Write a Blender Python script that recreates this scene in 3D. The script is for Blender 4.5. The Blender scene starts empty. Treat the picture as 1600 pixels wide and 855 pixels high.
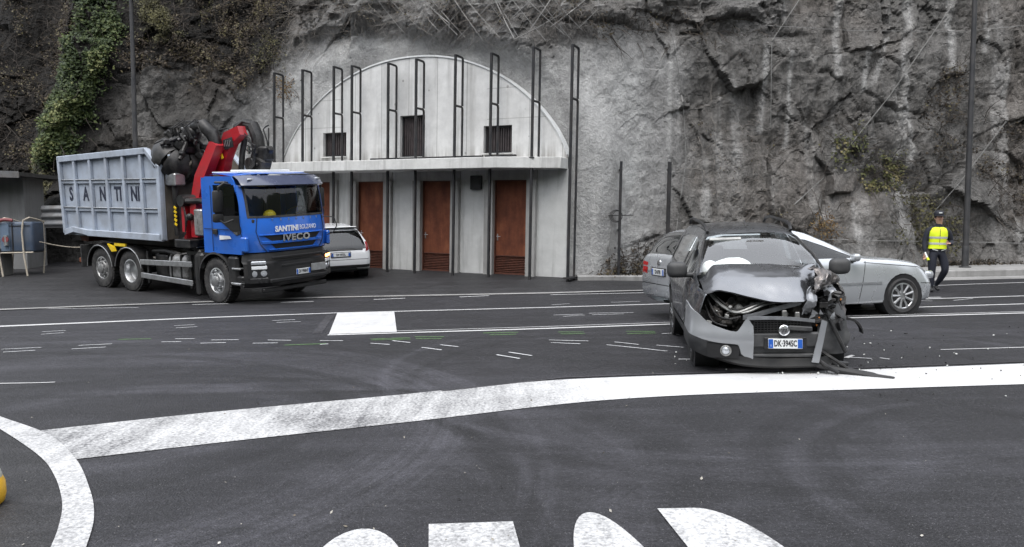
import bpy, bmesh, math, random
import numpy as np
from mathutils import Matrix, Vector
R = math.radians
random.seed(7)
scene = bpy.context.scene
COL = scene.collection
# ------------------------------------------------------------------ camera, world, sun, exposure
CAM_H, CAM_F, PITCH, ROLL = 1.75, 1250.0, R(3.64), -math.atan(0.018)
cam_d = bpy.data.cameras.new('camera'); cam = bpy.data.objects.new('camera', cam_d); COL.objects.link(cam)
CAM_M = (Matrix.Rotation(math.pi/2 - PITCH, 4, 'X') @ Matrix.Rotation(ROLL, 4, 'Z'))
cam.matrix_world = Matrix.Translation((0, 0, CAM_H)) @ CAM_M
cam_d.sensor_width = 36; cam_d.lens = 36*CAM_F/1600; cam_d.clip_end = 600; cam_d.clip_start = .05
scene.camera = cam
world = bpy.data.worlds.new('World'); scene.world = world; world.use_nodes = True
wn, wl = world.node_tree.nodes, world.node_tree.links
CLOUD = 4.0
sky = wn.new('ShaderNodeTexSky'); sky.sky_type = 'NISHITA'; sky.sun_disc = False
SUN_EL, SUN_AZ = R(62), R(195)          # azimuth measured clockwise from +Y
sky.sun_elevation = SUN_EL; sky.sun_rotation = SUN_AZ; sky.dust_density = 3.0; sky.air_density = 1.0
hs = wn.new('ShaderNodeHueSaturation'); hs.inputs['Saturation'].default_value = .40
wl.new(sky.outputs[0], hs.inputs['Color'])
# even cloud layer over the clear sky, three times brighter overhead than at the horizon
wtc = wn.new('ShaderNodeTexCoord'); wsx = wn.new('ShaderNodeSeparateXYZ'); wl.new(wtc.outputs['Generated'], wsx.inputs[0])
wmr = wn.new('ShaderNodeMapRange'); wmr.inputs['From Min'].default_value = 0; wmr.inputs['From Max'].default_value = 1; wmr.inputs['To Min'].default_value = CLOUD; wmr.inputs['To Max'].default_value = CLOUD*3; wl.new(wsx.outputs[2], wmr.inputs['Value'])
wcl = wn.new('ShaderNodeCombineColor')
for i, k in enumerate((.97, 1.0, 1.06)):
    wm = wn.new('ShaderNodeMath'); wm.operation = 'MULTIPLY'; wm.inputs[1].default_value = k; wl.new(wmr.outputs[0], wm.inputs[0]); wl.new(wm.outputs[0], wcl.inputs[i])
wmx = wn.new('ShaderNodeMix'); wmx.data_type = 'RGBA'; wmx.inputs[0].default_value = .65; wl.new(hs.outputs[0], wmx.inputs[6]); wl.new(wcl.outputs[0], wmx.inputs[7]); wl.new(wmx.outputs[2], wn['Background'].inputs['Color'])
wn['Background'].inputs['Strength'].default_value = .13
sun_d = bpy.data.lights.new('sun', 'SUN'); sun_d.energy = .9; sun_d.angle = R(32); sun_d.color = (1, .97, .93)
sun = bpy.data.objects.new('sun', sun_d); COL.objects.link(sun)
sdir = Vector((math.sin(SUN_AZ)*math.cos(SUN_EL), math.cos(SUN_AZ)*math.cos(SUN_EL), math.sin(SUN_EL)))
sun.rotation_euler = sdir.to_track_quat('Z', 'Y').to_euler()
vs = scene.view_settings; vs.view_transform = 'Standard'; vs.look = 'None'; vs.gamma = 1; vs.use_curve_mapping = False
vs.exposure = 1.08
scene.render.engine = 'CYCLES'
scene.cycles.max_bounces = 6; scene.cycles.transparent_max_bounces = 12
scene.cycles.caustics_reflective = False; scene.cycles.caustics_refractive = False

# ------------------------------------------------------------------ measuring helpers (photo pixel -> place)
CM3 = CAM_M.to_3x3()
def ray(px, py): return CM3 @ Vector(((px-800)/CAM_F, (427.5-py)/CAM_F, -1))
def G(px, py, z=0.0):
    d = ray(px, py); t = (z-CAM_H)/d.z; return Vector((d.x*t, d.y*t, z))
def AY(px, py, Y):
    d = ray(px, py); t = Y/d.y; return Vector((d.x*t, Y, CAM_H+d.z*t))
def lerp(a, b, t): return a+(b-a)*t
def sstep(a, b, x):
    t = np.clip((np.asarray(x, float)-a)/(b-a), 0, 1); return t*t*(3-2*t)
def ramp(x, tab):
    return np.interp(x, [a for a, _ in tab], [b for _, b in tab])
def pchip(x, tab):
    xs = np.array([a for a, _ in tab], float); ys = np.array([b for _, b in tab], float)
    h = np.diff(xs); d = np.diff(ys)/h; m = np.zeros_like(xs)
    for i in range(1, len(xs)-1):
        if d[i-1]*d[i] > 0:
            w1, w2 = 2*h[i]+h[i-1], h[i]+2*h[i-1]; m[i] = (w1+w2)/(w1/d[i-1]+w2/d[i])
    m[0], m[-1] = d[0], d[-1]
    x = np.clip(np.asarray(x, float), xs[0], xs[-1])
    k = np.clip(np.searchsorted(xs, x, side='right')-1, 0, len(h)-1); t = (x-xs[k])/h[k]
    return ((1+2*t)*(1-t)**2*ys[k]+t*(1-t)**2*h[k]*m[k]+t*t*(3-2*t)*ys[k+1]+t*t*(t-1)*h[k]*m[k+1])
# value noise in numpy
_rt = np.random.RandomState(11).rand(256, 256)
def vnoise(x, y):
    xi, yi = np.floor(x).astype(int), np.floor(y).astype(int); fx, fy = x-xi, y-yi
    fx, fy = fx*fx*fx*(fx*(fx*6-15)+10), fy*fy*fy*(fy*(fy*6-15)+10); g = lambda a, b: _rt[a & 255, b & 255]
    return (lerp(lerp(g(xi, yi), g(xi+1, yi), fx), lerp(g(xi, yi+1), g(xi+1, yi+1), fx), fy))*2-1
def fbm(x, y, oct=5, ridged=False):
    s, a, f = 0, .5, 1.0
    for i in range(oct):
        n = vnoise(x*f+17.3*i, y*f-9.1*i)
        s = s+a*((1-2*np.abs(n)) if ridged else n); a *= .5; f *= 2.03
    return s

# ------------------------------------------------------------------ object helpers
def tag(o, label=None, cat=None, group=None, kind=None):
    if label: o['label'] = label
    if cat: o['category'] = cat
    if group: o['group'] = group
    if kind: o['kind'] = kind
    return o
def empty(name, loc=(0, 0, 0), rz=0.0, M=None):
    o = bpy.data.objects.new(name, None); COL.objects.link(o); o.empty_display_size = .3
    if M is not None: o.matrix_world = M
    else: o.location = loc; o.rotation_euler = (0, 0, rz)
    return o
def link_mesh(name, me, mats, parent=None, angle=35):
    o = bpy.data.objects.new(name, me); COL.objects.link(o)
    for m in (mats if isinstance(mats, (list, tuple)) else [mats]): me.materials.append(m)
    if angle is not None and len(me.polygons):
        me.shade_smooth(); me.set_sharp_from_angle(angle=R(angle))
    if parent is not None: o.parent = parent
    return o
def copy_tree(o, parent=None):
    c = o.copy(); COL.objects.link(c); c.parent = parent
    for ch in o.children: copy_tree(ch, c)
    return c
class MB:
    """collects shapes into one mesh"""
    def __init__(s): s.bm = bmesh.new(); s.mi = 0
    def _mark(s, n0):
        s.bm.faces.ensure_lookup_table()
        for f in list(s.bm.faces)[n0:]: f.material_index = s.mi
    def box(s, c, d, rot=None, bev=0.0, seg=1):
        b = bmesh.new(); bmesh.ops.create_cube(b, size=1); bmesh.ops.scale(b, vec=d, verts=b.verts)
        if bev: bmesh.ops.bevel(b, geom=b.edges[:], offset=min(bev, min(d)*.45), segments=seg, affect='EDGES', profile=.5)
        M = Matrix.Translation(c)
        if rot is not None: M = M @ (rot if isinstance(rot, Matrix) else Matrix.Rotation(rot, 4, 'Z'))
        b.transform(M); s._merge(b); return s
    def _merge(s, b):
        n0 = len(s.bm.faces); vm = {}
        for v in b.verts: vm[v] = s.bm.verts.new(v.co)
        for f in b.faces:
            try: s.bm.faces.new([vm[v] for v in f.verts]).material_index = s.mi
            except ValueError: pass
        b.free()
    def cyl(s, p0, p1, r0, r1=None, n=12, caps=True):
        s.tube([p0, p1], [r0, r0 if r1 is None else r1], n, caps); return s
    def tube(s, path, r, n=8, caps=True):
        P = [Vector(p) for p in path]; r = r if isinstance(r, (list, tuple)) else [r]*len(P); rings = []
        t0 = (P[1]-P[0]).normalized(); up = Vector((0, 0, 1)) if abs(t0.z) < .9 else Vector((1, 0, 0)); a = t0.cross(up).normalized()
        for i, p in enumerate(P):
            t = (P[min(i+1, len(P)-1)]-P[max(i-1, 0)]).normalized(); a = (a-t*a.dot(t)).normalized(); b = t.cross(a)
            rings.append([s.bm.verts.new(p+(a*math.cos(q*2*math.pi/n)+b*math.sin(q*2*math.pi/n))*r[i]) for q in range(n)])
        for A, B in zip(rings, rings[1:]):
            for q in range(n): s.bm.faces.new((A[q], A[(q+1) % n], B[(q+1) % n], B[q])).material_index = s.mi
        if caps:
            s.bm.faces.new(rings[0][::-1]).material_index = s.mi; s.bm.faces.new(rings[-1]).material_index = s.mi
        return s
    def poly(s, pts):
        try: s.bm.faces.new([s.bm.verts.new(Vector(p)) for p in pts]).material_index = s.mi
        except ValueError: pass
        return s
    def prism(s, pts, vec):
        """extrude planar outline pts by vec"""
        vec = Vector(vec); A = [s.bm.verts.new(Vector(p)) for p in pts]; B = [s.bm.verts.new(Vector(p)+vec) for p in pts]; n = len(A)
        fs = [s.bm.faces.new(A[::-1]), s.bm.faces.new(B)]+[s.bm.faces.new((A[i], A[(i+1) % n], B[(i+1) % n], B[i])) for i in range(n)]
        for f in fs: f.material_index = s.mi
        bmesh.ops.recalc_face_normals(s.bm, faces=fs); return s
    def lathe(s, prof, o, axis, n=32, arc=2*math.pi, a0=0.0):
        """prof: (radius, distance along axis)"""
        ax = Vector(axis).normalized(); up = Vector((0, 0, 1)) if abs(ax.z) < .9 else Vector((1, 0, 0)); a = ax.cross(up).normalized(); b = ax.cross(a); o = Vector(o)
        full = arc > 6.28; m = n if full else n+1
        rings = [[s.bm.verts.new(o+ax*h+(a*math.cos(a0+q*arc/n)+b*math.sin(a0+q*arc/n))*rr) for q in range(m)] for rr, h in prof]
        for A, B in zip(rings, rings[1:]):
            for q in range(n):
                f = s.bm.faces.new((A[q], A[(q+1) % m], B[(q+1) % m], B[q])); f.material_index = s.mi
        return s
    def sph(s, c, r, seg=14, rings=9, rot=None):
        b = bmesh.new(); bmesh.ops.create_uvsphere(b, u_segments=seg, v_segments=rings, radius=1)
        d = r if isinstance(r, (list, tuple)) else (r, r, r); bmesh.ops.scale(b, vec=d, verts=b.verts)
        M = Matrix.Translation(c)
        if rot is not None: M = M @ rot
        b.transform(M); s._merge(b); return s
    def grid(s, pts, flip=False):
        V = [[s.bm.verts.new(Vector(p)) for p in row] for row in pts]
        for i in range(len(V)-1):
            for j in range(len(V[0])-1):
                q = (V[i][j], V[i+1][j], V[i+1][j+1], V[i][j+1])
                s.bm.faces.new(q[::-1] if flip else q).material_index = s.mi
        return s
    def bev(s, off, seg=1, ang=30):
        es = [e for e in s.bm.edges if len(e.link_faces) == 2 and e.calc_face_angle(0) > R(ang)]
        bmesh.ops.bevel(s.bm, geom=es, offset=off, segments=seg, affect='EDGES', profile=.5, clamp_overlap=True); return s
    def solid(s, t):
        bmesh.ops.recalc_face_normals(s.bm, faces=s.bm.faces[:])
        bmesh.ops.solidify(s.bm, geom=s.bm.faces[:], thickness=t); return s
    def xf(s, M): s.bm.transform(M); return s
    def build(s, name, mats, parent=None, angle=35, recalc=False):
        if recalc: bmesh.ops.recalc_face_normals(s.bm, faces=s.bm.faces[:])
        me = bpy.data.meshes.new(name); s.bm.to_mesh(me); s.bm.free(); return link_mesh(name, me, mats, parent, angle)
def raw_mesh(name, V, F, mats, parent=None, angle=None):
    me = bpy.data.meshes.new(name); me.from_pydata([tuple(v) for v in V], [], F); me.update(); return link_mesh(name, me, mats, parent, angle)
def np_mesh(name, V, Q, mats, parent=None, smooth=False):
    """fast mesh from numpy: V (n,3), Q (m,4)"""
    me = bpy.data.meshes.new(name); V = np.asarray(V, np.float32); Q = np.asarray(Q, np.int32); k = Q.shape[1]
    me.vertices.add(len(V)); me.vertices.foreach_set('co', V.ravel()); me.loops.add(Q.size); me.loops.foreach_set('vertex_index', Q.ravel())
    me.polygons.add(len(Q)); me.polygons.foreach_set('loop_start', np.arange(0, Q.size, k, dtype=np.int32))
    me.polygons.foreach_set('use_smooth', np.full(len(Q), smooth)); me.update(calc_edges=True); me.validate()
    o = bpy.data.objects.new(name, me); COL.objects.link(o)
    for m in (mats if isinstance(mats, (list, tuple)) else [mats]): me.materials.append(m)
    if parent is not None: o.parent = parent
    return o
def attr(o, name, vals):
    a = o.data.attributes.new(name, 'FLOAT', 'POINT'); a.data.foreach_set('value', np.asarray(vals, np.float32).ravel())
def text_mesh(s, size=1.0, ext=.002, bold=0.0, sx=1.0, sp=1.0):
    cu = bpy.data.curves.new('lettering', 'FONT'); cu.body = s; cu.size = size; cu.extrude = ext; cu.align_x = 'CENTER'; cu.align_y = 'CENTER'; cu.offset = bold; cu.space_character = sp
    cu.resolution_u = 3; o = bpy.data.objects.new('lettering', cu); COL.objects.link(o); dg = bpy.context.evaluated_depsgraph_get(); dg.update()
    me = bpy.data.meshes.new_from_object(o.evaluated_get(dg)); bpy.data.objects.remove(o); bpy.data.curves.remove(cu)
    me.transform(Matrix.Diagonal((sx, 1, 1, 1))); return me
def text(s, name, m, parent, o, u, v, size, **k):
    """lettering at o, reading along u, up along v (local axes of parent)"""
    u = Vector(u).normalized(); v = Vector(v).normalized(); w = u.cross(v); me = text_mesh(s, size, **k); me.materials.clear()
    me.transform(Matrix.Translation(o) @ Matrix((u, v, w)).transposed().to_4x4()); return link_mesh(name, me, m, parent, None)

# ------------------------------------------------------------------ materials
class NT:
    def __init__(s, name):
        s.m = bpy.data.materials.new(name); s.m.use_nodes = True; s.t = s.m.node_tree; s.n = s.t.nodes; s.b = s.n['Principled BSDF']; s.tc = s.n.new('ShaderNodeTexCoord')
    def lk(s, a, b): s.t.links.new(a, b); return s
    def co(s, kind='Object', sc=(1, 1, 1), rot=(0, 0, 0)):
        mp = s.n.new('ShaderNodeMapping'); s.lk(s.tc.outputs[kind], mp.inputs[0]); mp.inputs['Scale'].default_value = sc; mp.inputs['Rotation'].default_value = rot; return mp.outputs[0]
    def noise(s, scale, det=4, rough=.55, co=None, dist=0.0):
        t = s.n.new('ShaderNodeTexNoise'); t.inputs['Scale'].default_value = scale; t.inputs['Detail'].default_value = det; t.inputs['Roughness'].default_value = rough; t.inputs['Distortion'].default_value = dist
        s.lk(co if co is not None else s.tc.outputs['Object'], t.inputs['Vector']); return t.outputs['Fac']
    def voro(s, scale, feat='F1', co=None):
        t = s.n.new('ShaderNodeTexVoronoi'); t.feature = feat; t.inputs['Scale'].default_value = scale
        s.lk(co if co is not None else s.tc.outputs['Object'], t.inputs['Vector']); return t
    def at(s, name):
        a = s.n.new('ShaderNodeAttribute'); a.attribute_name = name; return a.outputs['Fac']
    def rmp(s, fac, stops):
        r = s.n.new('ShaderNodeValToRGB'); e = r.color_ramp.elements
        while len(e) < len(stops): e.new(.5)
        for q, (p, c) in zip(e, stops):
            q.position = p; q.color = (c, c, c, 1) if isinstance(c, (int, float)) else (*c, 1)
        s.lk(fac, r.inputs[0]); return r.outputs[0]
    def mth(s, op, a, b=None, c=None):
        q = s.n.new('ShaderNodeMath'); q.operation = op
        for i, v in enumerate((a, b, c)):
            if v is None: continue
            if isinstance(v, (int, float)): q.inputs[i].default_value = v
            else: s.lk(v, q.inputs[i])
        return q.outputs[0]
    def mix(s, fac, a, b, mode='MIX'):
        q = s.n.new('ShaderNodeMix'); q.data_type = 'RGBA'; q.blend_type = mode
        for ix, v in ((0, fac), (6, a), (7, b)):
            inp = q.inputs[ix]
            if isinstance(v, (int, float)): inp.default_value = v if ix == 0 else (v, v, v, 1)
            elif isinstance(v, tuple): inp.default_value = (*v, 1)
            else: s.lk(v, inp)
        return q.outputs[2]
    def bump(s, h, dist, strength=1.0, prev=None):
        q = s.n.new('ShaderNodeBump'); q.inputs['Strength'].default_value = strength; q.inputs['Distance'].default_value = dist; s.lk(h, q.inputs['Height'])
        if prev is not None: s.lk(prev, q.inputs['Normal'])
        return q.outputs[0]
    def out(s, col=None, rough=None, nor=None, metal=None, spec=None):
        for k, v in (('Base Color', col), ('Roughness', rough), ('Normal', nor), ('Metallic', metal), ('Specular IOR Level', spec)):
            if v is None: continue
            if isinstance(v, (int, float)): s.b.inputs[k].default_value = v
            elif isinstance(v, tuple): s.b.inputs[k].default_value = (*v, 1)
            else: s.lk(v, s.b.inputs[k])
        return s.m
def pm(name, col, rough=.5, metal=0.0, var=.12, scale=6, bump=0.0, bscale=30, dirt=None, damt=.35, dscale=3, coat=0.0, spec=None):
    """painted / plain surface with tonal variation and optional dirt of another colour"""
    t = NT(name); n = t.noise(scale, 5)
    c = t.mix(t.rmp(n, [(.3, 0.0), (.7, 1.0)]), tuple(v*(1-var) for v in col), tuple(min(1, v*(1+var)) for v in col))
    rr = t.mth('ADD', t.mth('MULTIPLY', n, .2), max(rough-.1, .02))
    if dirt is not None:
        d = t.rmp(t.noise(dscale, 7, .65), [(.42, 0.0), (.66, damt)]); c = t.mix(d, c, dirt); rr = t.mth('ADD', rr, t.mth('MULTIPLY', d, .35))
    if coat: t.b.inputs['Coat Weight'].default_value = coat; t.b.inputs['Coat Roughness'].default_value = .06
    return t.out(c, rr, t.bump(t.noise(bscale, 5), bump) if bump else None, metal, spec)
def glass_mat(name, tint=(.75, .8, .8), refl=1.0, rough=.02, add=0.0):
    t = NT(name); tr = t.n.new('ShaderNodeBsdfTransparent'); tr.inputs[0].default_value = (*tint, 1)
    gl = t.n.new('ShaderNodeBsdfGlossy'); gl.inputs['Roughness'].default_value = rough; gl.inputs[0].default_value = (1, 1, 1, 1)
    lw = t.n.new('ShaderNodeLayerWeight'); lw.inputs[0].default_value = .5; fr = t.mth('MULTIPLY_ADD', t.mth('POWER', lw.outputs['Facing'], 5.0), .96, .04); ms = t.n.new('ShaderNodeMixShader')
    t.lk(t.mth('MINIMUM', t.mth('MULTIPLY_ADD', fr, refl, add), 1.0), ms.inputs[0]); t.lk(tr.outputs[0], ms.inputs[1]); t.lk(gl.outputs[0], ms.inputs[2])
    t.lk(ms.outputs[0], t.n['Material Output'].inputs[0]); return t.m
def lamp_mat(name, col, e): 
    t = NT(name); t.b.inputs['Emission Color'].default_value = (*col, 1); t.b.inputs['Emission Strength'].default_value = e; return t.out(col, .3)
M_ = {}
M_['black_metal'] = pm('black_metal', (.018, .018, .02), .5, .3, .3, 5, dirt=(.10, .07, .05), damt=.4)
M_['rubber'] = pm('rubber', (.022, .022, .023), .8, 0, .3, 10, .003, 60, dirt=(.10, .095, .09), damt=.55, dscale=5)
M_['black_plastic'] = pm('black_plastic', (.014, .014, .015), .42, 0, .2, 8, dirt=(.07, .065, .06), damt=.25)
M_['dark'] = pm('dark', (.008, .008, .009), .7)
M_['chrome'] = pm('chrome', (.75, .76, .78), .15, 1.0, .05)
M_['alu'] = pm('alu', (.55, .56, .57), .35, .9, .12, 8, dirt=(.10, .09, .08), damt=.5)
M_['lamp_glass'] = pm('lamp_glass', (.55, .57, .6), .12, .6, .1, 30, .004, 60)
M_['white_plate'] = pm('white_plate', (.72, .74, .74), .35, 0, .04, 4, dirt=(.3, .3, .3), damt=.3)
M_['plate_blue'] = pm('plate_blue', (.02, .10, .42), .35)
M_['ink'] = pm('ink', (.02, .02, .025), .5)
M_['red_lens'] = pm('red_lens', (.45, .01, .012), .15, 0, .15, 20, coat=.8)
# ------------------------------------------------------------------ the lie of the land
LEAN = .035                                  # true plumb leans this much against the sloping road
def y_kerb(x): return np.interp(x, [-40, -11.36, -4.64, .92, 3.2, 6, 11.4, 25, 45], [9.5, 17.66, 19.22, 19.31, 19.6, 20.0, 20.6, 21.6, 24])
FAC_O = Vector((0, 22.6, .25)); FAC_YAW = -.492
def y_fac(x): return 22.6-.535*np.asarray(x, float)
def gz(x, y):
    """height of road and forecourt"""
    x = np.asarray(x, float); y = np.asarray(y, float); yk = y_kerb(x); yf = np.maximum(y_fac(np.clip(x, -14, 1.6)), yk+2.2)
    zf = np.interp(x, [-40, -14, 0, 1.6, 3.5, 5.5], [1.2, .72, .25, .2, .06, 0]); return zf*np.clip((y-yk)/(yf-yk), 0, 1.3)
def gz1(x, y): return float(gz(x, y))

def arc3(p, q, r):
    ax, ay, bx, by, cx, cy = p.x, p.y, q.x, q.y, r.x, r.y; d = 2*(ax*(by-cy)+bx*(cy-ay)+cx*(ay-by))
    ux = ((ax*ax+ay*ay)*(by-cy)+(bx*bx+by*by)*(cy-ay)+(cx*cx+cy*cy)*(ay-by))/d; uy = ((ax*ax+ay*ay)*(cx-bx)+(bx*bx+by*by)*(ax-cx)+(cx*cx+cy*cy)*(bx-ax))/d
    return ux, uy, math.hypot(ax-ux, ay-uy)
TRACKS = []   # tyre scuffs: (cx, cy, R, halfwidth, x0, x1 extents, tone)
def scuff(pts, w, tone):
    c = arc3(*[G(*q) for q in pts]); TRACKS.append((*c, w, tone))
scuff([(1190, 720), (1215, 660), (1300, 630)], .16, -.42)
scuff([(1245, 730), (1262, 680), (1340, 645)], .10, .30)
scuff([(1290, 720), (1300, 680), (1370, 648)], .13, -.40)
scuff([(1330, 640), (1430, 690), (1390, 760)], .22, .30)
scuff([(-40, 575), (330, 558), (660, 640)], .75, .75)
scuff([(0, 553), (240, 556), (560, 600)], .16, -.85)
scuff([(0, 612), (250, 588), (520, 648)], .14, -.6)
scuff([(0, 640), (200, 610), (420, 660)], .30, .5)
scuff([(100, 536), (450, 543), (760, 620)], .22, .55)
scuff([(300, 590), (560, 600), (760, 650)], .10, -.5)
scuff([(640, 600), (760, 540), (1000, 512)], .14, -.55)
scuff([(600, 590), (700, 535), (930, 506)], .12, .5)
scuff([(820, 640), (930, 690), (980, 800)], .35, .40)
scuff([(900, 640), (1030, 690), (1080, 800)], .25, -.30)
scuff([(30, 560), (640, 550), (1180, 590)], .18, -.5)

def asphalt(name, base, warm, bright=1.0, tracks=True):
    t = NT(name); P = t.tc.outputs['Object']
    big = t.noise(.20, 4, .55); med = t.noise(2.1, 7, .7, dist=.5); fine = t.noise(60, 4, .75); gr1 = t.voro(70); gr2 = t.voro(150)
    f = t.mth('ADD', t.mth('MULTIPLY', t.mth('SUBTRACT', big, .5), .7), t.mth('MULTIPLY', t.mth('SUBTRACT', med, .5), .55))
    lanes = t.noise(1.0, 5, .65, co=t.co('Object', (.09, 3.4, 1), (0, 0, .08))); f = t.mth('ADD', f, t.mth('MULTIPLY', t.mth('SUBTRACT', lanes, .5), .7))
    if tracks:
        sx = t.n.new('ShaderNodeSeparateXYZ'); t.lk(P, sx.inputs[0]); br = t.rmp(t.noise(.7, 6, .7), [(.30, .1), (.62, 1.0)])
        for cx, cy, rr, w, tone in TRACKS:
            d0 = t.mth('SUBTRACT', t.mth('SQRT', t.mth('ADD', t.mth('POWER', t.mth('SUBTRACT', sx.outputs[0], cx), 2.0), t.mth('POWER', t.mth('SUBTRACT', sx.outputs[1], cy), 2.0))), rr)
            k = t.n.new('ShaderNodeMapRange'); k.interpolation_type = 'SMOOTHSTEP'; k.inputs['From Min'].default_value = w; k.inputs['From Max'].default_value = w*.30; t.lk(t.mth('ABSOLUTE', d0), k.inputs['Value'])
            cb = t.n.new('ShaderNodeCombineXYZ'); t.lk(t.mth('MULTIPLY', d0, 14.0), cb.inputs[0]); t.lk(t.mth('MULTIPLY', sx.outputs[0], .35), cb.inputs[1]); hair = t.rmp(t.noise(1.0, 4, .7, co=cb.outputs[0]), [(.30, .15), (.68, 1.0)])
            f = t.mth('ADD', f, t.mth('MULTIPLY', t.mth('MULTIPLY', t.mth('MULTIPLY', k.outputs[0], br), hair), tone*(.80 if tone > 0 else .6)))
    lum = t.rmp(t.mth('ADD', t.mth('MULTIPLY', f, .9), .42), [(0, tuple(.28*v for v in base)), (.40, tuple(.9*v for v in base)), (.62, tuple(1.75*v for v in base)), (1, tuple(3.4*v for v in base))])
    g = t.mth('ADD', t.mth('MULTIPLY', fine, .55), t.mth('MULTIPLY', t.noise(24, 6, .85), .95)); c = t.mix(1.0, lum, t.rmp(t.mth('MULTIPLY', g, .667), [(.34, .30), (.50, .92), (.64, 2.0)]), 'MULTIPLY')
    for gr, sc, lo, amt in ((gr1, 26, .50, .85), (gr2, 48, .50, .65)):
        sp = t.rmp(gr.outputs['Distance'], [(.16, 1.0), (.30, 0.0)]); pick = t.rmp(t.noise(sc, 3, .7), [(lo, 0.0), (lo+.12, amt)]); c = t.mix(t.mth('MULTIPLY', sp, pick), c, warm)
    chip = t.rmp(t.voro(6).outputs['Distance'], [(.014, .8), (.034, 0.0)]); c = t.mix(t.mth('MULTIPLY', chip, t.rmp(t.noise(1.1, 3), [(.5, 0.0), (.6, 1.0)])), c, (.42, .41, .39))
    crk = t.voro(.33, 'DISTANCE_TO_EDGE', co=None); wv = t.noise(1.3, 5, .7); c = t.mix(t.mth('MULTIPLY', t.rmp(crk.outputs['Distance'], [(.0, .85), (.006, 0.0)]), t.rmp(wv, [(.52, 0.0), (.60, 1.0)])), c, (.012, .012, .013))
    oil = t.rmp(t.noise(.8, 3, .5), [(.70, 0.0), (.78, .5)]); c = t.mix(oil, c, (.018, .018, .019))
    h = t.mth('ADD', t.mth('MULTIPLY', gr1.outputs['Distance'], 1.0), t.mth('MULTIPLY', fine, .8)); return t.out(c, t.rmp(med, [(.3, .50), (.7, .72)]), t.bump(h, .008, .9), None, .40)
M_['asphalt'] = asphalt('asphalt', (.0180, .0177, .0208), (.165, .163, .17))
M_['old_asphalt'] = asphalt('old_asphalt', (.020, .0197, .0215), (.13, .127, .122), tracks=False)
M_['patch_asphalt'] = asphalt('patch_asphalt', (.034, .033, .037), (.12, .12, .12), tracks=False)
def paint_mat(name, col, lo, hi, wear=None):
    """road paint worn through by noise; lo..hi: how much of the asphalt shows"""
    t = NT(name); n = t.noise(38, 4, .75); b = t.noise(.8, 4, .6); st = t.noise(2.2, 5, .65, co=t.co('Object', (2.6, .35, 1), (0, 0, -.5)))
    k = t.mth('ADD', t.mth('MULTIPLY', n, 1.0), t.mth('ADD', t.mth('MULTIPLY', b, .35), t.mth('MULTIPLY', st, .45)))
    if wear is not None: k = t.mth('ADD', k, t.mth('MULTIPLY', t.at(wear), .24))
    w = t.rmp(t.mth('MULTIPLY', k, .55), [(lo, 0.0), (hi, 1.0)]); g = t.rmp(t.noise(3, 6, .7), [(.3, .82), (.7, 1.0)])
    c = t.mix(1.0, t.mix(w, col, (.10, .10, .105)), g, 'MULTIPLY'); return t.out(c, .55, t.bump(n, .003, .6), None, .35)
M_['paint'] = paint_mat('road_paint', (.55, .55, .55), .53, .71)
M_['worn_paint'] = paint_mat('worn_road_paint', (.57, .57, .57), .49, .67, 'wear')
M_['letter_paint'] = paint_mat('letter_road_paint', (.56, .56, .56), .44, .64)
M_['thin_paint'] = paint_mat('thin_marking', (.62, .63, .64), .48, .66)
M_['green_paint'] = paint_mat('green_marking', (.16, .34, .10), .50, .66)
def concrete(name, base, var=.25, streak=.35, sc=1.0, dark=(.10, .098, .092), bd=.006):
    t = NT(name); a = t.noise(.55*sc, 6, .62); b = t.noise(3*sc, 7, .7); s = t.noise(1.4*sc, 5, .6, co=t.co('Object', (3.2, 3.2, .22)))
    k = t.mth('ADD', t.mth('MULTIPLY', a, .6), t.mth('MULTIPLY', b, .4))
    c = t.rmp(k, [(.32, tuple(v*(1-var) for v in base)), (.68, tuple(v*(1+var) for v in base))])
    c = t.mix(t.rmp(s, [(.50, 0.0), (.72, streak)]), c, dark)
    hole = t.rmp(t.voro(9).outputs['Distance'], [(.03, 1.0), (.06, 0.0)]); c = t.mix(t.mth('MULTIPLY', hole, .35), c, dark)
    return t.out(c, .85, t.bump(t.noise(26*sc, 6, .7), bd), None, .25)
M_['concrete'] = concrete('concrete', (.45, .45, .44))
M_['kerb_concrete'] = concrete('kerb_concrete', (.25, .246, .24), .3, .4)
# ground: one sheet, road and forecourt
def ground_sheet():
    xs = np.unique(np.concatenate([np.linspace(-320, -40, 12), np.arange(-40, 45.01, .75), np.linspace(46, 320, 12)]))
    ys = np.unique(np.concatenate([np.linspace(-320, -6, 10), np.arange(-6, 34.01, .5), np.linspace(36, 320, 10)]))
    X, Y = np.meshgrid(xs, ys); Z = gz(X, Y); Z[(Y > 60)] = 0; V = np.stack([X, Y, Z], -1).reshape(-1, 3); n = len(xs)
    i = np.arange((len(ys)-1)*n).reshape(len(ys)-1, n)[:, :-1].ravel(); Q = np.stack([i, i+1, i+n+1, i+n], -1)
    return np_mesh('ground', V, Q, M_['asphalt'], smooth=True)
tag(ground_sheet(), kind='structure')
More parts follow.
